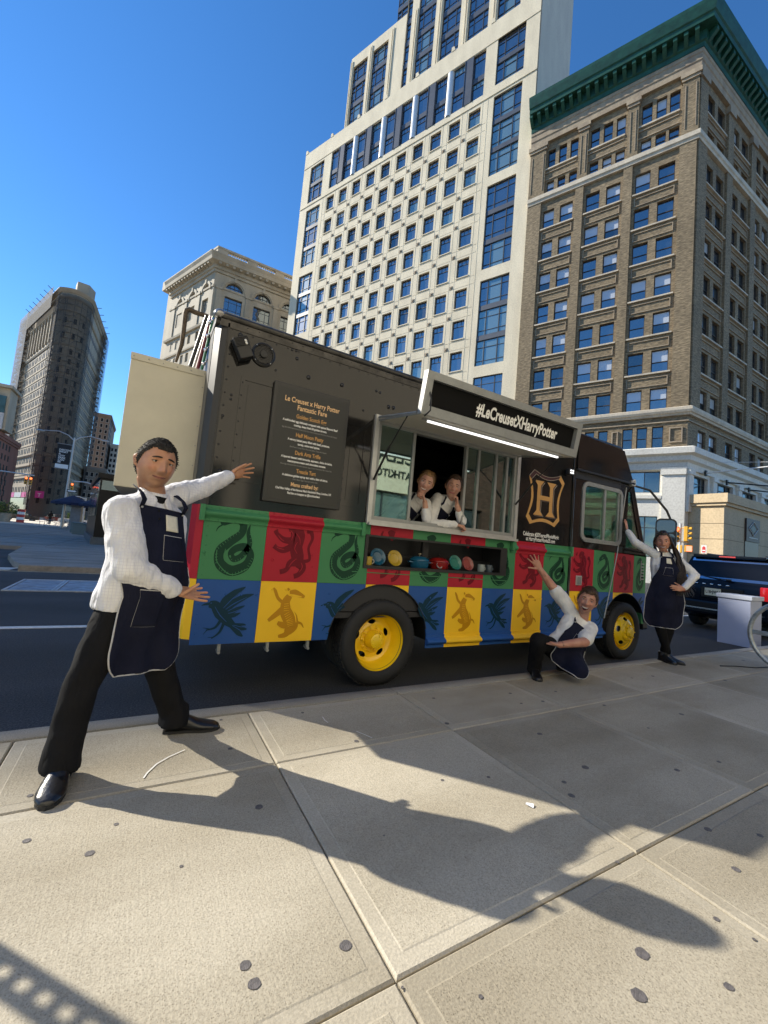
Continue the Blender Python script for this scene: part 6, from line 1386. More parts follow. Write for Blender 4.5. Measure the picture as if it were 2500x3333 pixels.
def face(root, F, sc, eye=(.06, .035, .02), brow=(.02, .015, .012), lip=(.32, .10, .085), smile=.3, mouth='closed', squint=.35, fat=1.0, skin=None, nose=1.0, browt=.0028, es=1.2, gaze=0.0):
    """eyes, lids, brows, lips as small parts on the head"""
    def on(x, z, out=0.0):
        # find the face surface at (x, z)
        best = None
        for k in range(60):
            dz = z/.118; 
        dzz = max(-.999, min(.999, z/.118)); s_ = math.sqrt(1-dzz*dzz); lo, hi = 0.0, math.pi/2
        for _ in range(24):
            md_ = (lo+hi)/2; px = head_pt(s_*math.cos(md_), s_*math.sin(md_), dzz, 0, 1, fat=fat, smile=smile, nose=nose)[0]
            if px > abs(x): lo = md_
            else: hi = md_
        y = head_pt(s_*math.cos(lo), s_*math.sin(lo), dzz, 0, 1, fat=fat, smile=smile, nose=nose)[1]
        return F.w(x*sc, (y+out)*sc, z*sc)
    for s in (-1, 1):
        c = on(s*.031, .011, -.0070)
        sc0 = sc; sc = sc*es
        B3 = Matrix(((F.x.x, F.y.x, F.z.x), (F.x.y, F.y.y, F.z.y), (F.x.z, F.y.z, F.z.z)))
        MB().sphere(c, (.0142*sc, .0108*sc, .0105*sc), 18, 12, B3).build('eye', M_EYEW, root, 180)
        MB().sphere(c+F.y*.0094*sc+F.x*gaze*sc, (.0052*sc, .0020*sc, .0052*sc), 14, 8, B3).build('iris', mat('iris_%.2f' % eye[0], eye, .4), root, 180)
        MB().sphere(c+F.y*.0108*sc+F.x*gaze*sc, (.0024*sc, .0010*sc, .0024*sc), 10, 6, B3).build('pupil', mat('pupil', (0.004, 0.004, 0.004), .3), root, 180)
        # lids: upper and lower skin folds
        up_ = MB(); lo_ = MB()
        for k in range(9):
            pass
        A = [c+F.x*(.0152*sc*math.cos(a))+F.y*(.0006+.0112*math.sin(a)**.7)*sc+F.z*(-.0008+(.0078-.0075*squint)*math.sin(a))*sc for a in [math.pi*k/10 for k in range(11)]]
        B = [c+F.x*(.0150*sc*math.cos(a))+F.y*(.0006+.0106*math.sin(a)**.7)*sc+F.z*(-.0010-(.0068-.0045*squint)*math.sin(a))*sc for a in [math.pi*k/10 for k in range(11)]]
        MB().tube([p+F.z*.0022*sc for p in A], .0032*sc, 6).tube([p+F.z*.0065*sc-F.y*.0012*sc for p in A], .0034*sc, 6).build('eyelid', skin, root, 180); MB().tube([p-F.z*.0016*sc for p in B], .0024*sc, 6).tube([p-F.z*.0052*sc-F.y*.0010*sc for p in B], .0030*sc, 6).build('eyelid', skin, root, 180)
        MB().tube([p+F.y*.0016*sc-F.z*.0004*sc for p in A], .0009*sc, 5).build('lash', mat('lash', (0.01, 0.008, 0.008), .6), root)
        sc = sc0
        for o in root.children:
            if o.name.startswith('eyelid') and 'tint' not in o.data.attributes: o.data.attributes.new('tint', 'FLOAT_COLOR', 'POINT').data.foreach_set('color', [1.0]*4*len(o.data.vertices))
        MB().tube([on(s*(.013+.038*t), .0275+.006*math.sin(math.pi*(.25+.6*t))-.004*t, .0016) for t in [k/7 for k in range(8)]], [browt*sc*a for a in (.7, 1.1, 1.2, 1.2, 1.1, .9, .7, .3)], 6).build('eyebrow', mat('brow_%.3f' % brow[0], brow, .8), root, 180)
    w = .025+.009*smile; cz = -.060
    def mc(t, z): return on(w*t, cz+z+.009*smile*t*t, .0012)
    lm = mat('lips_%.2f' % lip[0], lip, .4)
    if mouth == 'closed':
        MB().tube([mc(t/5, .0018) for t in range(-5, 6)], [sc*.0028*(1-.75*abs(t/5)**2) for t in range(-5, 6)], 6).build('lip', lm, root, 180); MB().tube([mc(t/5, -.0042) for t in range(-5, 6)], [sc*.0036*(1-.8*abs(t/5)**2) for t in range(-5, 6)], 6).build('lip', lm, root, 180)
        MB().tube([mc(t/5*1.06, -.0010)+F.y*.0016*sc for t in range(-5, 6)], .0010*sc, 5).build('mouth_line', M_MOUTH, root)
    else:
        op = .010 if mouth == 'smile' else .026
        pts_u = [mc(t/6, .004-.001*abs(t/6)) for t in range(-6, 7)]; pts_l = [mc(t/6, -op*(1-(t/6)**2)-.0005) for t in range(-6, 7)]
        f = MB(); i = 0
        f.v += [tuple(p+F.y*.0010*sc) for p in pts_u]+[tuple(p+F.y*.0010*sc) for p in pts_l]
        for k in range(12): f._f((k, k+1, 13+k+1, 13+k))
        f.build('mouth', M_MOUTH, root)
        f = MB(); k0 = .65 if mouth == 'smile' else .34
        f.v += [tuple(p+F.y*.0026*sc) for p in pts_u[1:-1]]+[tuple((p.lerp(q_, k0))+F.y*.0026*sc) for p, q_ in zip(pts_u[1:-1], pts_l[1:-1])]
        for k in range(10): f._f((k, k+1, 11+k+1, 11+k))
        f.build('teeth', M_TEETH, root)
        MB().tube([p+F.z*.001*sc for p in pts_u], [sc*.0026*(1-.6*abs(t/6)**2) for t in range(-6, 7)], 6).build('lip', lm, root, 180); MB().tube([p-F.z*.001*sc for p in pts_l], [sc*.0032*(1-.7*abs(t/6)**2) for t in range(-6, 7)], 6).build('lip', lm, root, 180)
def hair(root, F, sc, m, fat=1.0, front=.052, side=-.01, back=-.085, vol=.010, fuzz=500, flen=.022, seed=1, part_=0.0, top=0.0):
    rs = random.Random(seed); mb = MB(); NU, NV = 72, 40; idx = {}; pts = []
    def line(ph):                         # hairline height by direction
        c = math.sin(ph)                  # 1 = face, -1 = back
        if c > .62: return front+.006*g2(abs(math.cos(ph))-.6, .2)
        if c > .30: return front-.030*((.62-c)/.32)
        if c > .02: return (front-.030)+(side-(front-.030))*((.30-c)/.28)
        if c > -.18: return side+.024*g2(c+.10, .07)
        return side+(back-side)*min(1, (-.18-c)/.5)
    for v in range(NV+1):
        th = math.pi*v/NV
        for u in range(NU):
            ph = 2*math.pi*u/NU; d = Vector((math.sin(th)*math.cos(ph), math.sin(th)*math.sin(ph), math.cos(th)))
            h = line(ph); z = d.z*.118; e = max(0, min(1, (z-h)/.016))
            nz_ = noise.noise(d*9+Vector((seed, 0, 0)))*.35+noise.noise(d*26+Vector((0, seed, 0)))*.3
            ex = vol*e*(1+nz_)+top*max(0, d.z)*e-(1-e)*.006
            x, y, zz = head_pt(d.x, d.y, d.z, max(ex, .0061) if e > 0 else -.006, sc, fat=fat)
            if e > 0 and ex < .0061: x, y, zz = head_pt(d.x, d.y, d.z, .0061, sc, fat=fat); x, y, zz = x*(1-.02*(1-e)), y*(1-.05*(1-e)), zz
            mb.v.append(tuple(F.w(x, y, zz))); pts.append((d, e))
    for v in range(NV):
        for u in range(NU):
            q_ = (v*NU+u, (v+1)*NU+u, (v+1)*NU+(u+1) % NU, v*NU+(u+1) % NU)
            if max(pts[k][1] for k in q_) > .15: mb._f(q_)
    cand = [k for k, (d, e) in enumerate(pts) if e > .25]
    for _ in range(fuzz):
        k = rs.choice(cand); p = Vector(mb.v[k]); nn = (p-F.o).normalized()
        cd = F.y*(.6+part_)+F.z*(-.45)+F.x*rs.uniform(-.5, .5); cd = (cd-nn*cd.dot(nn)).normalized()
        L = flen*rs.uniform(.6, 1.3)*sc
        mb.tube([p-nn*.003, p+cd*L*.5+nn*(.004*sc), p+cd*L+nn*rs.uniform(-.002, .0025)*sc], [.0014*sc, .0011*sc, .0003], 3, cap=False)
    return mb.build('hair', m, root, 60)
def hand(mb, wrist, d, nrm, s, curl=(.25, .3, .25), spread=.12, thumb=.7, size=1.0, tcurl=.2, tdir=None):
    """palm + five fingers. d: pointing direction, nrm: palm facing, s: +1 thumb on d x nrm side"""
    w = Vector(wrist); d = rn(Vector(d)); nrm = Vector(nrm); nrm = rn(nrm-d*nrm.dot(d)); t = d.cross(nrm)*s; k = size
    pc = w+d*.045*k
    loft(mb, [(w-d*.03*k, t*.024*k, nrm*.019*k), (w, t*.026*k, nrm*.019*k), (w+d*.03*k, t*.036*k, nrm*.017*k), (w+d*.07*k, t*.042*k, nrm*.0145*k), (w+d*.095*k, t*.040*k, nrm*.012*k), (w+d*.102*k, t*.034*k, nrm*.008*k)], 14)
    for i in range(4):
        off = (.030, .0105, -.0095, -.0285)[i]*k; Ls = [(.042, .026, .020), (.047, .030, .022), (.043, .028, .021), (.034, .021, .018)][i]
        p = w+d*(.090, .096, .093, .084)[i]*k+t*off; sp = spread*(1.3, .35, -.45, -1.5)[i]; dd = rn(d*math.cos(sp)+t*math.sin(sp)); nn = nrm; r = (.0092, .0095, .0090, .0080)[i]*k
        for j, L in enumerate(Ls):
            a = curl[j]*(1+.12*i); dd2 = rn(dd*math.cos(a)+nn*math.sin(a)); nn = rn(nn*math.cos(a)-dd*math.sin(a)); dd = dd2
            q_ = p+dd*L*k; limb(mb, p, q_, r, r*.92); p = q_; r *= .92
    p = w+d*.022*k+t*.026*k+nrm*.004*k; dd = rn(d*math.cos(thumb)+t*math.sin(thumb)+nrm*.25) if tdir is None else rn(Vector(tdir)); r = .0125*k
    for j, L in enumerate((.042, .032, .026)):
        q_ = p+dd*L*k; limb(mb, p, q_, r, r*.88); p = q_; r *= .86; dd = rn(dd+nrm*tcurl-t*tcurl*.6+d*tcurl*.4)
def shoe(root, heel, toe, up, m, L=.29, w=.048, sole=True):
    heel, toe = Vector(heel), Vector(toe); d = rn(toe-heel); up = Vector((0, 0, 1)); s = rn(d.cross(up)); mb = MB(); h0 = Vector((heel.x, heel.y, heel.z))
    prof = [(0.0, .030, .03, .035), (.02, .036, .05, .05), (.07, .037, .055, .055), (.12, .036, .045, .046), (.17, .044, .032, .033), (.22, .047, .026, .027), (.26, .040, .022, .022), (.285, .024, .017, .016), (.292, .008, .012, .008)]
    R_ = []
    for (t, ww, zc, hh) in prof: R_.append((h0+d*t*L/.29+up*zc, s*ww*w/.046, up*hh))
    loft(mb, R_, 18); loft(mb, [(h0+d*.035+up*.06, s*.038, d*.045), (h0+d*.035+up*.115, s*.042, d*.048)], 16)
    o = remesh(mb, 'shoe', m, root, .006, 4)
    if sole:
        out = [(-.004, .028), (.03, .040), (.12, .038), (.2, .050), (.25, .046), (.285, .026), (.296, .0)]; pl = [(a*L/.29, b) for a, b in out]+[(a*L/.29, -b) for a, b in out[::-1][1:]]
        f = MB(); n = len(pl); f.v += [tuple(h0+d*a+s*b-up*.002) for a, b in pl]+[tuple(h0+d*a+s*b+up*.014) for a, b in pl]
        f._f(list(range(n))[::-1]); f._f(list(range(n, 2*n)))
        for j in range(n): f._f((j, (j+1) % n, n+(j+1) % n, n+j))
        f.build('sole', M_RUB, o)
    return o
def folds(freq, amp, st=(1, 1, 1), seed=0):
    def fn(c):
        v = Vector((c.x*st[0], c.y*st[1], c.z*st[2]))*freq+Vector((seed, seed*2, 0))
        a = noise.noise(v); b = noise.noise(v*2.3+Vector((7, 0, 3)))
        return amp*((1-abs(a)*2.2)*.7+b*.5)
    return fn
def torso_rings(J, F, sx=1.0, sy=1.0, belly=0.0):
    pel, nk = J['pel'], J['neck']; u = rn(nk-pel); L = (nk-pel).length; rp = J.get('rp', F.x); fp = J.get('fp', F.y); out = []
    for t, a, b, fo in ((-.10, .165, .115, .0), (.02, .172, .122, .01), (.18, .165, .120, .015+belly), (.36, .160, .118, .018+belly), (.54, .168, .120, .012+belly*.4), (.72, .176, .115, .004), (.86, .172, .098, -.006), (.95, .125, .075, -.012), (1.02, .066, .062, -.004), (1.05, .058, .056, 0)):
        r_ = rn(rp.lerp(F.x, max(0, min(1, t)))); f_ = rn(fp.lerp(F.y, max(0, min(1, t)))); out.append((pel+u*L*t+f_*fo, r_*a*sx, f_*b*sy))
    return out
def apron(root, targets, F, top, length, wfun, nu=34, nv=54, off=.010, hang=.55, piping=True, pockets=(), patch=None, text=None, m=None, straps=None, curve=.0, fwd=.7, label_rot=0.0):
    """cloth draped over the body by casting rays onto it"""
    bv = []
    for o in targets:
        bm = bmesh.new(); bm.from_mesh(o.data); bm.transform(o.matrix_local); bv.append(BVHTree.FromBMesh(bm)); bm.free()
    D = [[None]*(nu+1) for _ in range(nv+1)]; base = [[None]*(nu+1) for _ in range(nv+1)]
    for j in range(nv+1):
        t = j/nv
        for i in range(nu+1):
            s = -1+2*i/nu; lo_, hi_ = wfun(t); x = lo_+(hi_-lo_)*(s+1)/2
            cut = curve*(abs(s)**4)
            p = Vector(top)+F.x*x-F.z*(length*t*(1-cut*max(0, t-.5)*2)); base[j][i] = p
            best = None
            for b in bv:
                h = b.ray_cast(p+F.y*fwd, -F.y, fwd+.35)
                if h[0] is not None:
                    d = (h[0]-p).dot(F.y); best = d if best is None else max(best, d)
            D[j][i] = best
    H = [r[:] for r in D]
    for j in range(nv+1):
        known = [d for d in D[j] if d is not None]
        for i in range(nu+1):
            if D[j][i] is None:
                cands = [D[j][k] for k in (i-1, i-2, i-3, i+1, i+2, i+3) if 0 <= k <= nu and D[j][k] is not None]
                v = sum(cands)/len(cands) if cands else None
                if j and D[j-1][i] is not None: v = D[j-1][i]-.002 if v is None else max(v, D[j-1][i]-.006)
                D[j][i] = v if v is not None else 0.0
            elif j: D[j][i] = max(D[j][i], D[j-1][i]-hang*length/nv)
    for _ in range(10):
        E = [r[:] for r in D]
        for j in range(nv+1):
            for i in range(nu+1):
                a = [E[jj][ii] for jj, ii in ((j-1, i), (j+1, i), (j, i-1), (j, i+1)) if 0 <= jj <= nv and 0 <= ii <= nu]
                v = sum(a)/len(a); h = H[j][i]; D[j][i] = max(v, h) if h is not None else v
    def S(s, t, o=0.0):
        fi, fj = (s+1)/2*nu, t*nv; i, j = min(int(fi), nu-1), min(int(fj), nv-1); a, b = fi-i, fj-j
        def q_(jj, ii): return base[jj][ii]+F.y*(D[jj][ii]+off)
        return (q_(j, i)*(1-a)*(1-b)+q_(j, i+1)*a*(1-b)+q_(j+1, i)*(1-a)*b+q_(j+1, i+1)*a*b)+F.y*o
    mb = MB(); 
    for j in range(nv+1):
        for i in range(nu+1):
            t = j/nv; rip = .006*max(0, t-.35)*noise.noise((i*.28, t*1.5, 3.3)); p = base[j][i]+F.y*(D[j][i]+off+rip); mb.v.append(tuple(p))
    for j in range(nv):
        for i in range(nu): mb._f((j*(nu+1)+i, j*(nu+1)+i+1, (j+1)*(nu+1)+i+1, (j+1)*(nu+1)+i))
    ap = mb.build('apron', m or M_DENIM, root, 180); sd = ap.modifiers.new('thick', 'SOLIDIFY'); sd.thickness = .004; sd.offset = -1
    if piping:
        L_ = [S(-1, t/40, .001) for t in range(14, 41)]+[S(-1+2*k/24, 1, .001) for k in range(1, 24)]+[S(1, t/40, .001) for t in range(40, 13, -1)]
        MB().tube(L_, .0042, 6).build('piping', M_STITCH, ap, 60)
    MB().tube([S(-1+2*k/20, 0, .001) for k in range(21)], .003, 5).build('hem', M_STITCH if not piping else M_DENIM, ap, 60)
    def patchm(s0, s1, t0, t1, o, mm, nm, n=10):
        f = MB()
        for b in range(n+1):
            for a in range(n+1): f.v.append(tuple(S(s0+(s1-s0)*a/n, t0+(t1-t0)*b/n, o)))
        for b in range(n):
            for a in range(n): k = b*(n+1)+a; f._f((k, k+1, k+n+2, k+n+1))
        q_ = f.build(nm, mm, ap, 180); z = q_.modifiers.new('thick', 'SOLIDIFY'); z.thickness = .003; z.offset = -1; return q_
    for (s0, s1, t0, t1, mid) in pockets:
        patchm(s0, s1, t0, t1, .0045, m or M_DENIM, 'pocket')
        n = 14; loopp = [S(s0, t0+(t1-t0)*k/n, .0055) for k in range(n+1)]+[S(s0+(s1-s0)*k/n, t1, .0055) for k in range(1, n+1)]+[S(s1, t1+(t0-t1)*k/n, .0055) for k in range(1, n+1)]
        MB().tube(loopp, .0013, 4).build('stitching', M_STITCH, ap); MB().tube([S(s0+(s1-s0)*k/n, t0, .0055) for k in range(n+1)], .0028, 5).build('stitching', M_STITCH, ap)
        if mid: MB().tube([S(s0+(s1-s0)*mid, t0+(t1-t0)*k/n, .0055) for k in range(n+1)], .0012, 4).build('stitching', M_STITCH, ap)
    if patch:
        s0, s1, t0, t1 = patch; patchm(s0, s1, t0, t1, .0062, M_PATCH, 'label_patch', 6)
        if text:
            a, b, c = S(s0, (t0+t1)/2, .0085), S(s1, (t0+t1)/2, .0085), S((s0+s1)/2, t0, .0085); X = rn(b-a); N = rn(F.y-X*F.y.dot(X)); Zv = rn(N.cross(X)); Zv = Zv if Zv.dot(F.z) > 0 else -Zv
            o = text_mesh('lettering', text, .016, M_BLKC, ap, Matrix.Identity(4), 'CENTER', .0004); xs = [v.co.x for v in o.data.vertices]; o.data.transform(Matrix.Diagonal((.72*(b-a).length/(max(xs)-min(xs)), 1, 1, 1)))
            o.matrix_local = frame_m((a+b)/2-Zv*.006, X, Zv, X.cross(Zv))
    if straps:
        for s, pts in zip((-1, 1), straps):
            P = [S(s*.94, .012, .004)]+[Vector(p) for p in pts]; f = MB(); w_ = .012
            for k, p in enumerate(P):
                d = rn((P[min(k+1, len(P)-1)]-P[max(k-1, 0)])); sd_ = rn(d.cross(F.y)); f.v += [tuple(p-sd_*w_), tuple(p+sd_*w_)]
            for k in range(len(P)-1): f._f((2*k, 2*k+1, 2*k+3, 2*k+2))
            q_ = f.build('strap', M_DENIM, ap, 180); z = q_.modifiers.new('thick', 'SOLIDIFY'); z.thickness = .004
            MB().sphere(P[0]+F.y*.004, (.007, .007, .007), 8, 6).build('eyelet', M_ALUB, ap, 180)
    return ap, S
# ---------------------------------------------------------------- the man in front
def man_front():
    root = thing('person', 'stocky man in white checked shirt and long denim apron, presenting the truck', 'person', (0, 0, 0))
    root.location = (0.0, 2.5, 0.0); IN = T3((0, -2.5, 0))
    J = dict(pel=pix(440, 1950, y=2.68), neck=pix(497, 1622, y=2.76), shR=pix(398, 1668, y=2.62), elR=pix(424, 1850, y=2.50), wrR=pix(575, 1922, y=2.58), shL=pix(575, 1612, y=2.87), elL=pix(660, 1588, y=2.99), wrL=pix(752, 1547, y=3.10),
             hpR=pix(388, 1985, y=2.62), hpL=pix(488, 1980, y=2.73), knR=pix(262, 2235, y=2.50), anR=pix(208, 2440, y=2.43), knL=pix(527, 2200, y=2.74), anL=pix(565, 2345, y=2.76))
    u = rn(J['neck']-J['pel']); F = Fr(J['neck'], Vector((.42, -.9, 0)), u); J['rp'] = F.x; J['fp'] = F.y
    sk = skin_mat('skin_tan', (0.54, 0.29, 0.165), (0.46, 0.22, 0.12))
    # clothing
    mb = MB(); loft(mb, torso_rings(J, F, 1.22, 1.28, .035), 24)
    limb(mb, J['shR']-F.x*.0, J['elR'], .092, .078); limb(mb, J['elR'], J['wrR']-rn(J['wrR']-J['elR'])*.03, .072, .050); limb(mb, J['shL'], J['elL'], .078, .062); limb(mb, J['elL'], J['wrL']-rn(J['wrL']-J['elL'])*.03, .060, .046)
    limb(mb, J['neck']-u*.03, J['shR'], .062, .075); limb(mb, J['neck']-u*.03, J['shL'], .062, .072)
    f1 = folds(13, .0055, (1.5, 1.3, .5), 2); f2 = folds(6, .006, (1.2, 1, .6), 5)
    shirt = remesh(mb, 'shirt', M_SHIRT, root, .009, 7, lambda c: f1(c)+f2(c))
    mb = MB(); loft(mb, torso_rings(J, F, 1.22, 1.28, .035), 24); core = remesh(mb, 'core_tmp', M_SHIRT, None, .014, 3)
    mb = MB(); pv = J['pel']
    loft(mb, [(pv-u*.16, F.x*.15, F.y*.12), (pv-u*.05, F.x*.180, F.y*.138), (pv+u*.06, F.x*.182, F.y*.140), (pv+u*.12, F.x*.175, F.y*.135)], 20)
    for h, k, a in (('hpR', 'knR', 'anR'), ('hpL', 'knL', 'anL')):
        limb(mb, J[h], J[k], .104, .076); limb(mb, J[k], J[a]+Vector((0, 0, .02)), .076, .070); q0 = Vector((J[a].x, J[a].y, .105)); limb(mb, J[a]+Vector((0, 0, .05)), q0, .071, .076); loft(mb, [(q0+Vector((0, 0, .04)), Vector((.074, 0, 0)), Vector((0, .080, 0))), (q0+Vector((0, -.01, -.055)), Vector((.082, 0, 0)), Vector((0, .092, 0)))], 18)
    f3 = folds(9, .008, (1, 1, .6), 9); tr = remesh(mb, 'trousers', M_TROU, root, .010, 6, f3)
    # skin
    Fh = Fr(pix(509, 1512, y=2.72), Vector((.33, -1, -.10)), rn(Vector((.10, 0, 1)))); sc = 1.20
    mb = MB(); head_mesh(mb, Fh, sc, fat=1.05, smile=.45, jaw=.22, nose=1.5)
    loft(mb, [(Fh.w(0, -.02, -.05), F.x*.066, F.y*.066), (Fh.w(0, -.02, -.10), F.x*.072, F.y*.072), (J['neck']+u*.02, F.x*.074, F.y*.068), (J['neck']-u*.06, F.x*.08, F.y*.06)], 16)
    loft(mb, [(J['neck']-u*.05, F.x*.10, F.y*.06), (J['neck']-u*.25, F.x*.12, F.y*.08), (pv, F.x*.12, F.y*.09)], 14)
    for s, e, w in (('shR', 'elR', 'wrR'), ('shL', 'elL', 'wrL')): limb(mb, J['neck']-u*.08, J[s], .05, .045); limb(mb, J[s], J[e], .045, .040); limb(mb, J[e], J[w], .042, .030)
    for h, k, a in (('hpR', 'knR', 'anR'), ('hpL', 'knL', 'anL')): limb(mb, pv, J[h], .08, .075); limb(mb, J[h], J[k], .07, .05); limb(mb, J[k], J[a], .05, .036)
    dR = rn(pix(664, 1941, y=2.66)-J['wrR']); hand(mb, J['wrR'], dR, Vector((-.15, -.75, .62)), 1, (.10, .12, .10), .10, .95, 1.02, .05, tdir=Vector((.62, 0.05, .45)))
    dL = rn(pix(818, 1528, y=3.19)-J['wrL']); hand(mb, J['wrL'], dL, Vector((.35, -.80, -.25)), -1, (.14, .16, .12), .20, .45, 1.02, .08)
    body = remesh(mb, 'body', sk, root, .0042, 2, None, .35, face_tint(Fh, sc, .55))
    face(root, Fh, sc, (.05, .028, .016), (.015, .012, .010), (.34, .135, .10), .35, 'closed', .30, 1.05, sk, 1.5, .0034, 1.05, -.0012)
    hair(root, Fh, sc, mat('hair_black_grey', (0.014, 0.013, 0.013), .85, col2=(0.060, 0.056, 0.052), scale=90, spec=.15), 1.05, .064, -.022, -.075, .0095, 1500, .015, 4, .1)
    # collar and placket
    cb_ = J['neck']+u*.035; f = MB()
    for s in (-1, 1):
        tip = J['neck']+F.y*.125+F.x*s*.050-u*.075; inn = J['neck']+F.y*.105+F.x*s*.008-u*.012; bk = cb_+F.x*s*.082-F.y*.02+u*.012; lo2 = J['neck']+F.x*s*.105+F.y*.05-u*.040
        A_ = [bk+u*.015, inn.lerp(bk, .5)+F.y*.035+F.x*s*.018+u*.008, inn]; B_ = [lo2, lo2.lerp(tip, .5)+F.y*.02, tip]
        i = len(f.v); f.v += [tuple(p) for p in A_+B_]; f._f((i, i+1, i+4, i+3)); f._f((i+1, i+2, i+5, i+4))
    o = f.build('collar', M_SHIRT, root, 180); z = o.modifiers.new('sub', 'SUBSURF'); z.levels = z.render_levels = 2; z = o.modifiers.new('thick', 'SOLIDIFY'); z.thickness = .006
    o = MB(); loft(o, [(J['neck']+F.y*.060-u*.055, F.x*.036, F.y*.03), (J['neck']+F.y*.03+u*.010, F.x*.066, F.y*.060)], 16); o.build('undershirt', M_BLKC, root, 60)
    for k in range(2): MB().lathe([(0, .004), (.006, .003), (.007, 0)], 10, frame_m(J['neck']+F.y*(.142+.02*k)-u*(.075+.045*k)-F.x*.022, F.x, u, F.y)).build('button', M_BLKC, root)
    for w, e, r in (('wrR', 'elR', .040), ('wrL', 'elL', .038)):
        d = rn(J[w]-J[e]); o = MB(); loft(o, [(J[w]-d*.035, d.orthogonal().normalized()*r, d.cross(d.orthogonal()).normalized()*r), (J[w]-d*.004, d.orthogonal().normalized()*r*.93, d.cross(d.orthogonal()).normalized()*r*.93)], 18); o.build('cuff', M_BLKC, root, 60)
    # apron
    Fa = Fr(J['neck'], F.y, u); top = J['neck']-u*.060+F.x*.022
    def wf(t):
        if t < .30: a = .128+.055*(t/.30)**2.2
        elif t < .45: a = .183+.05*((t-.30)/.15)
        else: a = .233+.035*(t-.45)
        if t > .86: a *= math.sqrt(max(.05, 1-((t-.86)/.19)**2))
        return (-a*(1.05 if t < .3 else max(.66, 1.05-1.6*(t-.3))), a*(.92+.12*max(0, t-.4)))
    ap, S = apron(root, [core, tr], Fa, top, .88, wf, 40, 60, .010, .35, True, [(-.62, .05, .50, .72, 0), (-.02, .80, .165, .315, .40)], (.05, .62, .035, .135), 'LE CREUSET',
        straps=[[J['neck']+F.y*.165-F.x*.118-u*.03, J['neck']+F.y*.125-F.x*.118+u*.005, J['neck']+F.y*.06-F.x*.112+u*.035, J['neck']-F.y*.02-F.x*.100+u*.052], [J['neck']+F.y*.165+F.x*.115-u*.03, J['neck']+F.y*.125+F.x*.115+u*.005, J['neck']+F.y*.06+F.x*.110+u*.035, J['neck']-F.y*.02+F.x*.095+u*.05]])
    bpy.data.objects.remove(core)
    # shoes: soles on the pavement
    a = J['anR']; shoe(root, (a.x+.005, a.y+.055, .002), (a.x-.015, a.y-.25, 0), None, M_LEATH, .30, .056); a = J['anL']; shoe(root, (a.x-.045, a.y+.0, .002), (a.x+.26, a.y-.045, 0), None, M_LEATH, .30, .055)
    for c in [bpy.data.objects[k] for k in sorted({c.name for c in root.children})]: c.matrix_local = IN @ c.matrix_basis
    return root
mf = man_front()
def head_and_neck(mb, Fh, sc, nk, F, u, nr=.056, **kw):
    head_mesh(mb, Fh, sc, **kw)
    loft(mb, [(Fh.w(0, -.02, -.045), F.x*nr*.95, F.y*nr), (Fh.w(0, -.022, -.09), F.x*nr, F.y*nr), (nk+u*.01, F.x*nr*1.1, F.y*nr*1.05), (nk-u*.08, F.x*nr*1.4, F.y*nr)], 16)
def seal(root, loc):
    root.location = loc; IN = T3(-Vector(loc))
    for c in [bpy.data.objects[k] for k in sorted({c.name for c in root.children})]: c.matrix_local = IN @ c.matrix_basis
def bones(mb, J, u, arms, legs=()):
    nk, pv = J['neck'], J['pel']; limb(mb, nk-u*.10, pv, .05, .07)
    for s, e, w in arms: limb(mb, nk-u*.07, J[s], .045, .042); limb(mb, J[s], J[e], .043, .038); limb(mb, J[e], J[w], .040, .027)
    for h, k, a in legs: limb(mb, pv, J[h], .08, .07); limb(mb, J[h], J[k], .065, .045); limb(mb, J[k], J[a], .045, .033)
def ring(p, d, r, w, name, m, root):
    d = rn(Vector(d)); a = d.orthogonal().normalized(); b = d.cross(a); o = MB(); loft(o, [(Vector(p)-d*w, a*r, b*r), (Vector(p)+d*w, a*r*.97, b*r*.97)], 16); return o.build(name, m, root, 60)
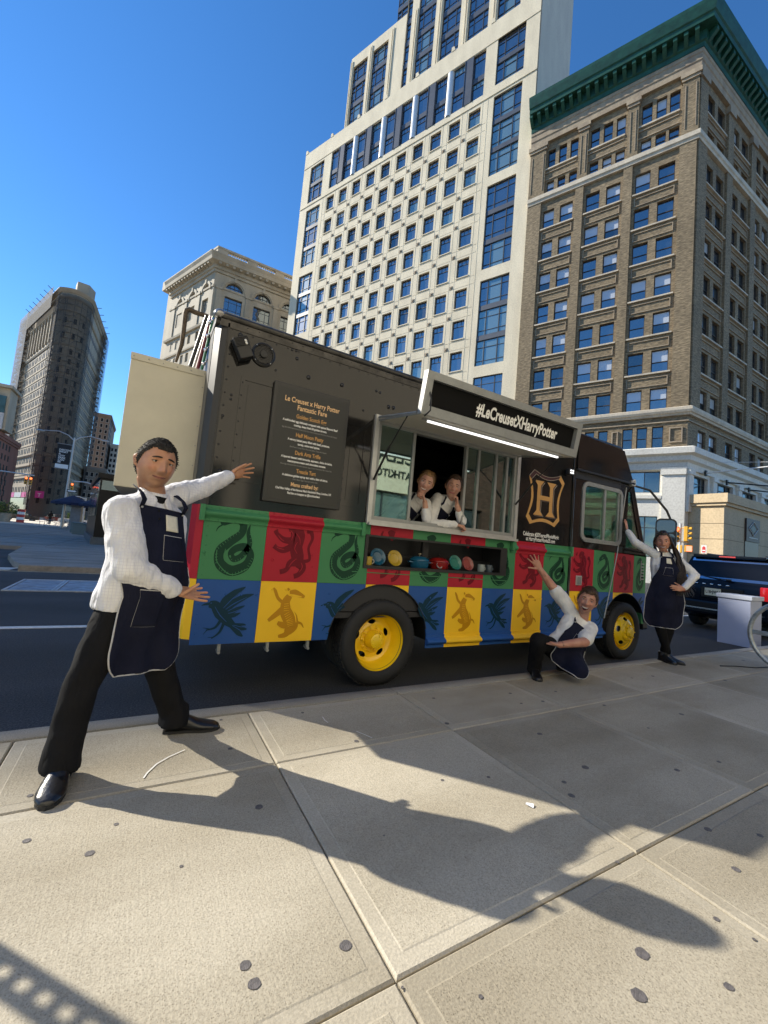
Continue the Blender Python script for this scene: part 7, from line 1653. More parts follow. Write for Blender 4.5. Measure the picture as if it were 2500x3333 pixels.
# ---------------------------------------------------------------- kneeling man
def man_kneel():
    root = thing('person', 'kneeling man in a white T-shirt and denim apron, mouth wide open, arms flung out', 'person')
    J = dict(pel=pix(1828, 2112, y=2.86), neck=pix(1893, 2022, y=2.80), shR=pix(1840, 1962, y=2.90), elR=pix(1792, 1902, y=2.98), wrR=pix(1757, 1852, y=3.03), shL=pix(1920, 2045, y=2.74), elL=pix(1903, 2090, y=2.62), wrL=pix(1820, 2099, y=2.71),
             hpR=pix(1800, 2108, y=2.94), hpL=pix(1850, 2130, y=2.82), knR=pix(1752, 2085, y=2.82), anR=pix(1739, 2176, y=2.95), knL=pix(1884, 2205, y=2.62), anL=Vector((4.12, 2.98, .07)))
    u = rn(J['neck']-J['pel']); r0 = rn(J['shL']-J['shR']); f0 = rn(r0.cross(u)); F = Fr(J['neck'], f0, u)
    pr = rn(J['hpL']-J['hpR']); J['rp'] = F.x; J['fp'] = F.y
    sk = skin_mat('skin_fair', (0.50, 0.27, 0.19), (0.44, 0.20, 0.14))
    mb = MB(); loft(mb, torso_rings(J, F, 1.0, 1.05, .0), 22)
    mR = J['shR'].lerp(J['elR'], .62); mL = J['shL'].lerp(J['elL'], .80)
    limb(mb, J['neck']-u*.05, J['shR'], .06, .068); limb(mb, J['neck']-u*.05, J['shL'], .06, .068); limb(mb, J['shR'], mR, .070, .068, cap=True); limb(mb, J['shL'], mL, .072, .070)
    f1 = folds(15, .006, (1, 1, .8), 3); f2 = folds(6, .008, (1, 1, .8), 8); shirt = remesh(mb, 'shirt', M_SHIRTW, root, .010, 5, lambda c: f1(c)+f2(c))
    mb = MB(); loft(mb, torso_rings(J, F, 1.0, 1.05, .0), 22); core = remesh(mb, 'core_tmp', M_SHIRTW, None, .014, 3)
    mb = MB(); pv = J['pel']; loft(mb, [(pv-u*.14, F.x*.13, F.y*.11), (pv-u*.03, F.x*.165, F.y*.13), (pv+u*.07, F.x*.165, F.y*.125)], 18)
    limb(mb, J['hpR'], J['knR'], .100, .078); limb(mb, J['knR'], J['anR']+Vector((0, 0, .03)), .078, .066); limb(mb, J['anR']+Vector((0, 0, .05)), J['anR']+Vector((0, 0, .0)), .066, .072)
    limb(mb, J['hpL'], J['knL']+Vector((0, 0, .065)), .104, .082); limb(mb, J['knL']+Vector((0, 0, .07)), J['anL'], .080, .062)
    f3 = folds(9, .008, (1, 1, 1), 4); tr = remesh(mb, 'trousers', M_TROU, root, .010, 6, f3)
    up_h = rn(CU*.92+CR*(.30)); Fh = Fr(pix(1911, 1957, y=2.72), rn(Vector((0, 0, 1.15))-pix(1911, 1957, y=2.72)), up_h); sc = 1.14
    mb = MB(); head_and_neck(mb, Fh, sc, J['neck'], F, u, .058, fat=.96, smile=.9, jaw=.06, nose=1.35)
    bones(mb, J, u, (('shR', 'elR', 'wrR'), ('shL', 'elL', 'wrL')), (('hpR', 'knR', 'anR'),))
    limb(mb, J['elR'], J['wrR'], .046, .030); limb(mb, mR, J['elR'], .050, .045); limb(mb, J['elL'], J['wrL'], .050, .031); limb(mb, mL, J['elL'], .052, .049)
    hand(mb, J['wrR'], pix(1731, 1805, y=3.05)-J['wrR'], Vector((-.77, -.63, .1)), -1, (.03, .05, .04), .26, .85, .98, .02)
    hand(mb, J['wrL'], pix(1750, 2086, y=2.82)-J['wrL'], Vector((-.1, -.2, 1)), -1, (.06, .10, .06), .04, .35, .98, .05)
    remesh(mb, 'body', sk, root, .0050, 2, None, .35, face_tint(Fh, sc, .3))
    face(root, Fh, sc, (.08, .07, .06), (.10, .055, .03), (.36, .12, .10), .8, 'open', .4, .96, sk, 1.35, .0028, 1.15)
    hair(root, Fh, sc, mat('hair_brown', (0.040, 0.020, 0.010), .5, col2=(0.11, 0.058, 0.028), scale=50), .96, .064, -.02, -.07, .012, 1100, .028, 6, .2, .012)
    Fa = Fr(J['neck'], rn(F.y*.9+Vector((-.25, -.45, 0))*.4), u); top = J['neck']-u*.085+F.x*.0
    def wf(t):
        a = .105+.04*(t/.3)**2 if t < .3 else .145+.02*min(1, (t-.3)/.25)
        if t > .85: a *= math.sqrt(max(.06, 1-((t-.85)/.19)**2))
        return (-a+.06*t, a+.07*t)
    # bib drapes on the chest; skirt falls over thigh and between the knees
    ap, S = apron(root, [core, tr], Fa, top, .47, wf, 34, 48, .010, 2.2, True, [(-.35, .55, .22, .36, .5)], (-.10, .55, .05, .17), None,
        straps=[[J['neck']+F.y*.09-F.x*.10-u*.06, J['neck']+F.y*.03-F.x*.085+u*.01, J['neck']-F.y*.05-F.x*.05+u*.03], [J['neck']+F.y*.09+F.x*.10-u*.06, J['neck']+F.y*.03+F.x*.085+u*.01, J['neck']-F.y*.05+F.x*.05+u*.03]])
    bpy.data.objects.remove(core)
    ring(J['wrL'].lerp(J['elL'], .10), J['wrL']-J['elL'], .033, .008, 'wristband', M_BLKC, root)
    d = rn(J['wrR']-J['elR']); q_ = J['elR'].lerp(J['wrR'], .55); X = rn(d.cross(Vector((-.77, -.63, .1)))); 
    for k in (-1, 1): MB().tube([q_+Vector((-.77, -.63, .1)).normalized()*.0405+X*(k*.006+.003*math.sin(t))+d*(.010*t-.015) for t in range(4)], .0012, 4).build('tattoo', mat('tattoo_ink', (0.02, 0.02, 0.03), .6), root)
    # collar rim and shoe
    MB().tube([J['neck']-u*.012+F.x*.070*math.cos(a)+F.y*(.068*math.sin(a)+.004)+u*(.012-.03*max(0, math.sin(a))) for a in [2*math.pi*k/24 for k in range(24)]], .008, 6, closed=True).build('collar', M_SHIRTW, root, 180)
    a = J['anR']; shoe(root, (a.x+.04, a.y+.04, .002), (a.x-.16, a.y-.20, 0), None, M_LEATH, .28, .048); b = J['anL']; shoe(root, (b.x-.02, b.y+.0, .002), (b.x+.2, b.y+.15, 0), None, M_LEATH, .26, .046)
    seal(root, Vector((3.85, 2.85, 0)))
man_kneel()
# ---------------------------------------------------------------- woman leaning on the cab
def woman_side():
    root = thing('person', 'smiling woman with very long dark hair and denim apron, hand against the truck cab', 'person')
    J = dict(pel=pix(2158, 1945, y=2.90), neck=pix(2163, 1803, y=2.92), shR=pix(2135, 1806, y=2.98), elR=pix(2068, 1766, y=3.18), wrR=pix(2042, 1727, y=3.34), shL=pix(2200, 1818, y=2.82), elL=pix(2263, 1873, y=2.64), wrL=pix(2224, 1917, y=2.66),
             hpR=pix(2145, 1960, y=2.93), hpL=pix(2175, 1962, y=2.86), knR=pix(2150, 2045, y=2.90), anR=pix(2172, 2122, y=2.88), knL=pix(2178, 2045, y=2.85), anL=pix(2160, 2124, y=2.93))
    u = rn(J['neck']-J['pel']); r0 = rn(J['shL']-J['shR']); F = Fr(J['neck'], rn(r0.cross(u)), u); J['rp'] = F.x; J['fp'] = F.y
    sk = skin_mat('skin_warm', (0.50, 0.26, 0.17), (0.43, 0.19, 0.12))
    mb = MB(); loft(mb, torso_rings(J, F, .94, .98, .0), 22)
    limb(mb, J['neck']-u*.05, J['shR'], .055, .060); limb(mb, J['neck']-u*.05, J['shL'], .055, .060); limb(mb, J['shR'], J['elR'], .060, .050); limb(mb, J['elR'], J['wrR']-rn(J['wrR']-J['elR'])*.03, .050, .040); limb(mb, J['shL'], J['elL'], .060, .052); limb(mb, J['elL'], J['wrL']-rn(J['wrL']-J['elL'])*.03, .052, .040)
    for s in (-1, 1): mb.sphere(J['neck']-u*.22+F.x*s*.075+F.y*.09, .062)
    f1 = folds(14, .005, (1, 1, 1), 1); shirt = remesh(mb, 'shirt', M_SHIRTW, root, .010, 6, f1)
    mb = MB(); loft(mb, torso_rings(J, F, .94, .98, .0), 22); [mb.sphere(J['neck']-u*.22+F.x*s*.075+F.y*.09, .062) for s in (-1, 1)]; core = remesh(mb, 'core_tmp', M_SHIRTW, None, .014, 3)
    mb = MB(); pv = J['pel']; loft(mb, [(pv-u*.14, F.x*.15, F.y*.115), (pv-u*.04, F.x*.175, F.y*.13), (pv+u*.06, F.x*.155, F.y*.118)], 18)
    for h, k, a in (('hpR', 'knR', 'anR'), ('hpL', 'knL', 'anL')): limb(mb, J[h], J[k], .098, .064); limb(mb, J[k], J[a], .062, .043)
    tr = remesh(mb, 'trousers', M_TROU, root, .010, 5, folds(12, .004))
    up_h = rn(Vector((-.04, .0, 1))); hp = pix(2158, 1765, y=2.90); Fh = Fr(hp, rn(Vector((.3, 0, 1.3))-hp), up_h); sc = 1.10
    mb = MB(); head_and_neck(mb, Fh, sc, J['neck'], F, u, .048, fat=.93, smile=.9, jaw=-.02, nose=1.2)
    bones(mb, J, u, (('shR', 'elR', 'wrR'), ('shL', 'elL', 'wrL')), (('hpR', 'knR', 'anR'), ('hpL', 'knL', 'anL')))
    hand(mb, J['wrR'], pix(2035, 1686, y=3.40)-J['wrR'], Vector((-.1, .99, 0)), -1, (.02, .05, .04), .12, .8, .92, .02)
    hand(mb, J['wrL'], pix(2184, 1912, y=2.72)-J['wrL'], Vector((.1, .9, -.1)), -1, (.10, .15, .1), .04, .6, .92, .1)
    remesh(mb, 'body', sk, root, .0050, 2, None, .35, face_tint(Fh, sc, 0))
    face(root, Fh, sc, (.05, .03, .02), (.02, .012, .01), (.42, .12, .12), .9, 'smile', .35, .93, sk, 1.2, .0024, 1.15)
    hm = mat('hair_dark_brown', (0.012, 0.007, 0.006), .38, col2=(0.040, 0.022, 0.016), scale=40)
    hair(root, Fh, sc, hm, .93, .078, .01, -.10, .014, 200, .04, 9, .0, .006)
    rs = random.Random(12); f = MB()
    for k in range(330):
        a = rs.uniform(-1, 1); b = rs.random(); side = 1 if rs.random() < .8 else -1
        th = rs.uniform(0, 1)
        st = Fh.w(side*(.02+.060*th)*sc, (.030-.085*b)*sc, (.118-.055*th)*sc)
        m1 = Fh.w(side*(.086+.012*rs.random())*sc, (.02-.09*b)*sc, (.01-.02*rs.random())*sc)
        if side > 0:
            m2 = J['neck']+F.x*(.10+.05*rs.random())+F.y*(.03+.08*(1-b))-u*.03; m3 = J['neck']+F.x*(.10+.10*rs.random())+F.y*(.10+.05*rs.random())-u*(.20+.08*rs.random())
            e = J['neck']+F.x*(.10+.22*rs.random()**1.6)+F.y*(.10+.05*rs.random())-u*(.38+.16*rs.random())
        else:
            m2 = J['neck']-F.x*(.06+.03*rs.random())-F.y*(.03+.04*rs.random())+u*.0; m3 = J['neck']-F.x*(.05+.03*rs.random())-F.y*.09-u*(.18); e = J['neck']-F.x*(.03+.03*rs.random())-F.y*.11-u*(.36+.1*rs.random())
        P = [st, m1, m2, m3, e]; Q = []
        for i in range(4):
            p0, p1, p2, p3 = P[max(i-1, 0)], P[i], P[i+1], P[min(i+2, 4)]
            for t in (0, .33, .66): Q.append(.5*((2*p1)+(p2-p0)*t+(2*p0-5*p1+4*p2-p3)*t*t+(3*p1-p0-3*p2+p3)*t**3))
        Q.append(P[-1]); f.tube(Q, [.0052*(1-.75*(i/12)**2) for i in range(13)], 4, cap=False)
    f.build('long_hair', hm, root, 180)
    Fa = Fr(J['neck'], F.y, u); top = J['neck']-u*.045+F.x*.0
    def wf(t):
        a = .075+.095*(t/.32)**1.4 if t < .32 else .17+.06*min(1, (t-.32)/.3)
        if t > .87: a *= math.sqrt(max(.06, 1-((t-.87)/.17)**2))
        return (-a, a)
    apron(root, [core, tr], Fa, top, .92, wf, 34, 54, .010, .45, True, [(-.45, .35, .16, .27, .6)], (-.25, .45, .025, .10), None,
        straps=[[J['neck']+F.y*.07-F.x*.065+u*.0, J['neck']-F.x*.06+u*.03], [J['neck']+F.y*.07+F.x*.065+u*.0, J['neck']+F.x*.06+u*.03]])
    bpy.data.objects.remove(core)
    ring(J['neck']+u*.012, u, .056, .022, 'collar', M_BLKC, root)
    for w, e in (('wrR', 'elR'), ('wrL', 'elL')): ring(J[w].lerp(J[e], .06), J[w]-J[e], .034, .012, 'cuff', M_BLKC if w == 'wrR' else M_SHIRTW, root)
    a = J['anR']; shoe(root, (a.x-.02, a.y+.05, .002), (a.x+.06, a.y-.2, 0), None, M_LEATH, .25, .042); a = J['anL']; shoe(root, (a.x-.02, a.y+.04, .002), (a.x-.10, a.y-.2, 0), None, M_LEATH, .25, .042)
    seal(root, Vector((6.15, 2.9, 0)))
woman_side()
# ---------------------------------------------------------------- two servers leaning out of the window
def server(lab, J, hp, roll, sc, sk, hm, hk, fk, fat, side_arm, chin_hand, patch, seed):
    root = thing('person', lab, 'person'); u = rn(J['neck']-J['pel']); F = Fr(J['neck'], rn(rn(J['shL']-J['shR']).cross(u)), u); J['rp'] = F.x; J['fp'] = F.y
    mb = MB(); loft(mb, torso_rings(J, F, .95, .98, .0), 20); limb(mb, J['neck']-u*.05, J['shR'], .055, .062); limb(mb, J['neck']-u*.05, J['shL'], .055, .062)
    for s, e, w in (('shR', 'elR', 'wrR'), ('shL', 'elL', 'wrL')): limb(mb, J[s], J[e], .062, .052); limb(mb, J[e], J[w]-rn(J[w]-J[e])*(.02 if w != chin_hand else .09), .052, .042)
    shirt = remesh(mb, 'shirt', M_SHIRTW, root, .010, 5, folds(14, .006, (1, 1, 1), seed))
    mb = MB(); loft(mb, torso_rings(J, F, .95, .98, .0), 20); core = remesh(mb, 'core_tmp', M_SHIRTW, None, .014, 3)
    Fh = Fr(hp, rn(Vector((.2, 0, 1.25))-hp), rn(Vector((0, 0, 1))+CR*roll)); mb = MB(); head_and_neck(mb, Fh, sc, J['neck'], F, u, .050, fat=fat, smile=fk.get('smile', .5), nose=fk.get('nose', 1))
    bones(mb, J, u, (('shR', 'elR', 'wrR'), ('shL', 'elL', 'wrL')))
    for w, e, dr, nm_, s, cu in J['hands']: hand(mb, J[w], dr, nm_, s, cu, .05, .5, .92, .25)
    remesh(mb, 'body', sk, root, .0052, 2, None, .35, face_tint(Fh, sc, .2 if seed == 5 else 0))
    face(root, Fh, sc, skin=sk, fat=fat, es=1.15, **fk); hair(root, Fh, sc, hm, fat, **hk)
    def wf(t): a = .10+.06*min(1, t/.5)**2; return (-a, a)
    apron(root, [core], Fr(J['neck'], F.y, u), J['neck']-u*.10, .36, wf, 20, 24, .010, .9, False, (), patch, None, straps=[[J['neck']+F.y*.09-F.x*.085-u*.05, J['neck']+F.y*.02-F.x*.08+u*.01], [J['neck']+F.y*.09+F.x*.085-u*.05, J['neck']+F.y*.02+F.x*.08+u*.01]])
    bpy.data.objects.remove(core)
    MB().tube([J['neck']-u*.008+F.x*.062*math.cos(a)+F.y*(.060*math.sin(a)+.004)+u*(.014-.03*max(0, math.sin(a))) for a in [2*math.pi*k/24 for k in range(24)]], .009, 6, closed=True).build('collar', M_SHIRTW, root, 180)
    seal(root, Vector((J['pel'].x, J['pel'].y, .55)))
skf = skin_mat('skin_light', (0.56, 0.32, 0.23), (0.50, 0.25, 0.17))
J = dict(pel=Vector((2.16, 4.02, 1.28)), neck=pix(1362, 1622, y=3.62), shR=pix(1318, 1628, y=3.70), elR=Vector((2.12, 3.62, 1.475)), wrR=Vector((2.26, 3.56, 1.45)), shL=pix(1385, 1640, y=3.62), elL=pix(1390, 1693, y=3.50), wrL=pix(1383, 1634, y=3.49))
J['hands'] = [('wrR', 'elR', Vector((1, -.1, 0)), Vector((0, 0, -1)), 1, (.2, .3, .2)), ('wrL', 'elL', Vector((-.45, -.1, .8)), Vector((-.6, .4, -.3)), -1, (.9, 1.2, .8))]
server('smiling fair-haired woman in white shirt leaning out of the serving window, chin on fist', J, pix(1385, 1573, y=3.50), .34, 1.04, skf, mat('hair_fair', (0.15, 0.075, 0.025), .45, col2=(0.34, 0.19, 0.075), scale=50),
       dict(front=.070, side=-.02, back=-.085, vol=.010, fuzz=700, flen=.05, seed=3, part_=-1.2), dict(eye=(.05, .07, .09), brow=(.13, .07, .035), lip=(.45, .13, .11), smile=1.0, mouth='smile', squint=.25, nose=1.2), .92, None, 'wrL', (-.30, .75, .25, .75), 3)
J = dict(pel=Vector((2.60, 4.08, 1.28)), neck=pix(1462, 1628, y=3.62), shR=pix(1424, 1622, y=3.68), elR=pix(1400, 1704, y=3.50), wrR=pix(1484, 1708, y=3.44), shL=pix(1500, 1648, y=3.64), elL=pix(1503, 1697, y=3.50), wrL=pix(1488, 1645, y=3.49))
J['hands'] = [('wrR', 'elR', pix(1528, 1716, y=3.39)-J['wrR'], Vector((0, .1, -1)), -1, (1.0, 1.1, .7)), ('wrL', 'elL', Vector((-.10, .0, 1)), Vector((-.8, .5, 0)), -1, (.8, 1.1, .7))]
server('brown-haired man in white shirt leaning on the serving sill, cheek on hand', J, pix(1476, 1585, y=3.52), .20, 1.08, skf, mat('hair_brown_dark', (0.030, 0.016, 0.010), .5, col2=(0.075, 0.04, 0.022), scale=50),
       dict(front=.072, side=-.02, back=-.08, vol=.010, fuzz=700, flen=.03, seed=5, part_=-1.0), dict(eye=(.06, .08, .10), brow=(.06, .03, .018), lip=(.42, .13, .11), smile=.6, mouth='closed', squint=.7, nose=1.4), .94, None, 'wrL', None, 5)
# ================================================================ STREET THINGS
M_NAVY = mat('navy_car_paint', (0.004, 0.0055, 0.010), .2, spec=.2, coat=0); M_CGL = glass_mat('car_rear_glass', (0.40, 0.50, 0.62), (0.008, 0.010, 0.014), wob=.1)
M_TAIL = mat('tail_light', (0.42, 0.012, 0.015), .15, coat=.6, emit=(.6, .01, .01), estr=.15); M_CHR = mat('chrome', (0.75, 0.76, 0.78), .12, 1.0)
def wheel_simple(parent, x, y, z, r, w, m=None):
    o = MB().lathe([(r*.62, w*.5), (r*.7, w*.52), (r*.95, w*.48), (r, w*.36), (r, -w*.36), (r*.95, -w*.48), (r*.6, -w*.5)], 32, frame_m((x, y, z), (1, 0, 0), (0, 0, 1), (0, -1, 0))).build('wheel', M_RUB, parent, 50)
    MB().lathe([(r*.62, w*.45), (r*.58, w*.30), (r*.2, w*.36), (0, w*.38)], 24, frame_m((x, y, z), (1, 0, 0), (0, 0, 1), (0, -1, 0))).build('rim', m or M_ALU, o, 50); return o
def suv():
    X, Y0, Y1 = 11.8, 3.50, 5.36; t = thing('suv', 'dark navy SUV parked ahead of the food truck, tail towards us', 'car', (X+2.2, (Y0+Y1)/2, RZ)); I = T3(-Vector(t.location)); w = (Y1-Y0)/2; yc = (Y0+Y1)/2
    def b(mb, n, m, s=None, p=None): return mb.build(n, m, p or t, s, None if p else I)
    # body lofted from cross-sections along its length
    secs = [(X+.0, .93, .40, .93), (X+.06, .97, .22, 1.02), (X+.5, 1.0, .10, 1.04), (X+3.2, 1.0, .10, 1.04), (X+4.3, .97, .12, 1.0), (X+4.75, .86, .22, .86)]
    def sec(x, k, z0, z1, n=6):
        out = []; r = .12
        for cy, cz, a0 in ((w*k-r, z0+r, -90), (w*k-r, z1-r, 0), (-w*k+r, z1-r, 90), (-w*k+r, z0+r, 180)): out += [(x, yc+cy+r*math.cos(R(a0+90*j/n)), cz+r*math.sin(R(a0+90*j/n))) for j in range(n+1)]
        return out
    def lo(ss, nm, m):
        mb = MB(); N = len(sec(*ss[0]))
        for s in ss: mb.v += sec(*s)
        for i in range(len(ss)-1):
            for j in range(N): mb._f((i*N+j, i*N+(j+1) % N, (i+1)*N+(j+1) % N, (i+1)*N+j))
        mb._f(list(range(N))); mb._f([(len(ss)-1)*N+j for j in range(N)][::-1]); return b(mb, nm, m, 40)
    lo(secs, 'body', M_NAVY)
    # cabin
    rg = [(X+.10, .95, 1.0), (X+.22, .90, 1.35), (X+.36, .83, 1.60), (X+.44, .78, 1.655), (X+1.6, .79, 1.675), (X+2.6, .79, 1.63), (X+3.05, .85, 1.35), (X+3.55, .95, 1.0)]
    mb = MB(); 
    P = [(x, z) for x, k, z in rg]
    for s in (-1, 1): mb.v += [(x, yc+s*w*k, z) for x, k, z in rg]
    n = len(rg); mb._f(list(range(n))); mb._f([n+i for i in range(n)][::-1])
    for i in range(n-1): mb._f((i, i+1, n+i+1, n+i))
    b(mb, 'cabin', M_NAVY, 30)
    def rearq(z0, z1, y0, y1, o=.0): # quad on the slanted tailgate
        def px_(z): return X+.10+(z-1.0)*(.26/.60)-.012-o
        return [(px_(z0), yc+y0*w*(.95-.2*(z0-1)), z0), (px_(z0), yc+y1*w*(.95-.2*(z0-1)), z0), (px_(z1), yc+y1*w*(.95-.2*(z1-1)), z1), (px_(z1), yc+y0*w*(.95-.2*(z1-1)), z1)]
    q_ = rearq(1.07, 1.575, -.93, .93); b(MB().quad(*q_), 'rear_window', M_CGL)
    b(MB().bbox(X+.26, X+.50, Y0+.22, Y1-.22, 1.60, 1.665, .02), 'spoiler', M_NAVY); b(MB().box(X+.245, X+.262, yc-.16, yc+.16, 1.615, 1.645), 'brake_light', M_TAIL)
    for s in (-1, 1): b(MB().bbox(X-.035, X+.12, yc+s*w*.86-.10, yc+s*w*.86+.10, .70, 1.0, .03), 'tail_light', M_TAIL, 40)
    b(MB().bbox(X-.03, X+.06, yc-.42, yc+.42, .62, .905, .02), 'plate_recess', M_NAVY); pl = b(MB().bbox(X-.045, X-.036, 4.43, 4.75, .69, .86, .004), 'number_plate', mat('plate_cream', (0.62, 0.60, 0.45), .5))
    o = text_mesh('plate_number', 'L18\u2022JWH', .10, M_BLKC, t, Matrix.Identity(4), 'CENTER', .002); xs = [v.co.x for v in o.data.vertices]; o.data.transform(Matrix.Diagonal((.28/(max(xs)-min(xs)), 1, 1, 1))); o.matrix_local = I @ frame_m((X-.047, 4.59, .742), (0, -1, 0), (0, 0, 1), (-1, 0, 0))
    for k in range(5): b(MB().bbox(X-.02, X+.03, 4.90-k*.155, 4.97-k*.155, .945, .965, .006), 'chrome_letter', M_CHR)
    b(MB().bbox(X-.10, X+.12, Y0+.02, Y1-.02, .24, .56, .05), 'rear_bumper', M_NAVY); b(MB().box(X-.108, X-.098, Y0+.12, Y1-.12, .355, .385), 'bumper_trim', M_CHR)
    b(MB().tube([(X+.07, yc-.1, 1.09), (X+.10, yc+.12, 1.10), (X+.15, yc+.42, 1.13)], .012, 6).bbox(X+.03, X+.08, yc-.16, yc-.06, 1.07, 1.11, .01), 'wiper', M_BLKM)
    for s in (-1, 1):
        b(MB().quad((X+.55, yc+s*(w*.945), 1.06), (X+2.95, yc+s*(w*.93), 1.06), (X+2.60, yc+s*(w*.815), 1.56), (X+.66, yc+s*(w*.825), 1.56)), 'side_window', M_CGL)
    b(MB().quad((X+3.04, yc-w*.78, 1.38), (X+3.04, yc+w*.78, 1.38), (X+2.64, yc+w*.72, 1.62), (X+2.64, yc-w*.72, 1.62)), 'windscreen', M_CGL)
    for s in (-1, 1):
        for x in (X+.95, X+3.85): wo = wheel_simple(t, x-t.location.x, (yc+s*(w-.10))-t.location.y, .36, .36, .24)
    for s in (-1, 1): b(MB().tube([(X+.7, yc+s*w*.62, 1.70), (X+2.4, yc+s*w*.62, 1.70)], .018, 6), 'roof_rail', M_BLKM)
    for s in (-1, 1): b(MB().bbox(X+2.95, X+3.08, yc+s*(w+.10)-.09, yc+s*(w+.10)+.09, 1.05, 1.2, .03), 'door_mirror', M_NAVY)
suv()
# pale utility cabinet at the kerb
cab = thing('street_cabinet', 'plain pale blue-white box standing at the kerb behind the SUV', 'box', (10.36, 3.58, RZ))
M_CABP = mat('pale_blue_paint', (0.38, 0.42, 0.56), .5, var=.03, scale=6)
MB().bbox(-.26, .26, -.25, .27, 0, .88, .006).build('cabinet_body', M_CABP, cab); MB().bbox(-.285, .285, -.28, .295, .885, .965, .010).build('lid', mat('pale_lid', (0.45, 0.49, 0.57), .5), cab)
# bike hoop
hp_ = thing('bike_rack', 'galvanised round bike hoop with a cross bar at the right edge', 'bike rack', (7.45, 2.01, 0)); M_GALV = mat('galvanised_hoop', (0.40, 0.42, 0.42), .45, .7, var=.35, scale=22, bump=.2, bscale=30)
MB().tube([(0, .45*math.sin(a), .46+.45*math.cos(a)) for a in [2*math.pi*k/48 for k in range(48)]], .029, 12, closed=True).build('hoop', M_GALV, hp_, 60)
MB().bbox(-.014, .014, -.44, .44, .425, .485, .006).build('cross_bar', M_GALV, hp_); MB().lathe([(.07, 0), (.07, .012), (.035, .02)], 20).build('base_plate', M_GALV, hp_, 40)
MB().tube([(.05, .27, .012), (-.2, .32, .006), (-.45, .45, .006), (-.7, .52, .006)], .007, 6).build('chain', M_BLKM, hp_)
# paper scrap on the pavement
c = pix(1724, 2623, z=0); o = MB().quad((-.012, -.02, .0), (.014, -.017, .006), (.012, .02, .0), (-.012, .017, .004)).build('paper_scrap', mat('paper', (0.75, 0.77, 0.8), .8)); o.location = (c.x, c.y, .003); o.rotation_euler = (0, 0, .5); tag(o, 'small white scrap of paper lying in the shade on the pavement', 'litter')
# perforated sign post out of the frame on the left: its shade crosses the pavement
sp_ = thing('sign_post', 'perforated steel sign post left of the view, its holed shadow on the pavement', 'sign post', (-1.34, 2.80, 0))
f = MB(); hw, d0 = .046, .004; M = Matrix.Rotation(R(42), 4, 'Z')
for k in range(70):
    z = k*.05; f.box(-hw, -.012, -d0, d0, z, z+.05, M); f.box(.012, hw, -d0, d0, z, z+.05, M); f.box(-.012, .012, -d0, d0, z+.026, z+.05, M)
o = f.build('post', M_GALV, sp_)
MB().box(-.15, .15, -.012, -.005, 2.95, 3.4, M).build('sign_plate', mat('sign_white', (0.75, 0.75, 0.73), .5), sp_)
# ---- traffic signals
M_SIGY = mat('signal_yellow', (0.72, 0.38, 0.03), .45); M_POLEG = mat('grey_pole', (0.36, 0.37, 0.38), .45, .4); M_LENS = mat('lens_dark', (0.03, 0.02, 0.015), .2); M_RED = mat('red_lamp', (0.9, 0.05, 0.02), .3, emit=(1, .10, .03), estr=3.0)
def signal_head(t, x, y, z, rz, s=1.0, lit=True):
    M = T3((x, y, z)) @ Matrix.Rotation(rz, 4, 'Z'); o = MB().bbox(-.17*s, .17*s, -.10*s, .12*s, -.5*s, .5*s, .03*s).build('signal_head', M_SIGY, t, None, M)
    for k in range(3):
        zc = (.33-.33*k)*s
        MB().lathe([(0, .105*s), (.12*s, .11*s)], 16, frame_m((0, 0, zc), (1, 0, 0), (0, 0, 1), (0, -1, 0))).build('lens', M_RED if (k == 0 and lit) else M_LENS, o)
        MB().prism([(.14*s*math.cos(R(a)), zc+.14*s*math.sin(R(a))) for a in range(-10, 191, 20)]+[(.125*s*math.cos(R(a)), zc+.125*s*math.sin(R(a))) for a in range(190, -11, -20)], -.30*s, -.10*s, 'y').build('visor', M_SIGY, o)
    return o
sg = thing('traffic_signal', 'pair of yellow traffic signals on a pole by the white corner storey', 'traffic light', (30.0, 13.55, RZ))
MB().tube([(0, 0, 0), (0, 0, 4.4)], .08, 12).build('pole', mat('pole_white', (0.55, 0.56, 0.57), .4), sg, 60); MB().tube([(0, .3, 3.2), (0, -.5, 3.2)], .03, 8).tube([(0, .3, 4.1), (0, -.5, 4.1)], .03, 8).build('bracket', M_SIGY, sg)
signal_head(sg, -.05, .16, 3.70, R(-62), .95); signal_head(sg, .0, -.36, 3.72, R(10), .95, False)
o = MB().bbox(-.2, .2, -.1, .1, -.22, .22, .02).build('walk_signal', M_SIGY, sg, None, T3((0, -.5, 2.78)) @ Matrix.Rotation(R(-55), 4, 'Z')); MB().box(-.15, .15, -.12, -.101, -.17, .17).build('walk_symbol', mat('dont_walk', (0.5, 0.2, 0.15), .4, emit=(1, .25, .15), estr=1.2), o)
MB().bbox(-.06, .06, -.14, .14, 2.5, 3.0, .03).build('controller', M_SIGY, sg)
ns = thing('kerb_sign', 'small red and white parking sign above the SUV roof', 'sign', (30.2, 12.28, RZ)); MB().tube([(0, 0, 0), (0, 0, 3.1)], .03, 8).build('pole', M_POLEG, ns)
MB().box(-.012, .012, -.14, .14, 2.55, 3.05).build('sign_plate', mat('sign_face', (0.7, 0.68, 0.66), .5), ns, M=T3((-.05, 0, 0))); MB().prism([(-.09, 2.60), (.09, 2.60), (.09, 2.92), (.0, 3.0), (-.09, 2.92)], -.017, -.013, 'x').build('sign_symbol', mat('sign_red', (0.5, 0.03, 0.03), .5), ns, M=T3((-.05, 0, 0)))
MB().box(-.019, -.0171, -.07, .07, 2.70, 2.76).build('sign_bar', M_WHITE, ns, M=T3((-.05, 0, 0)))
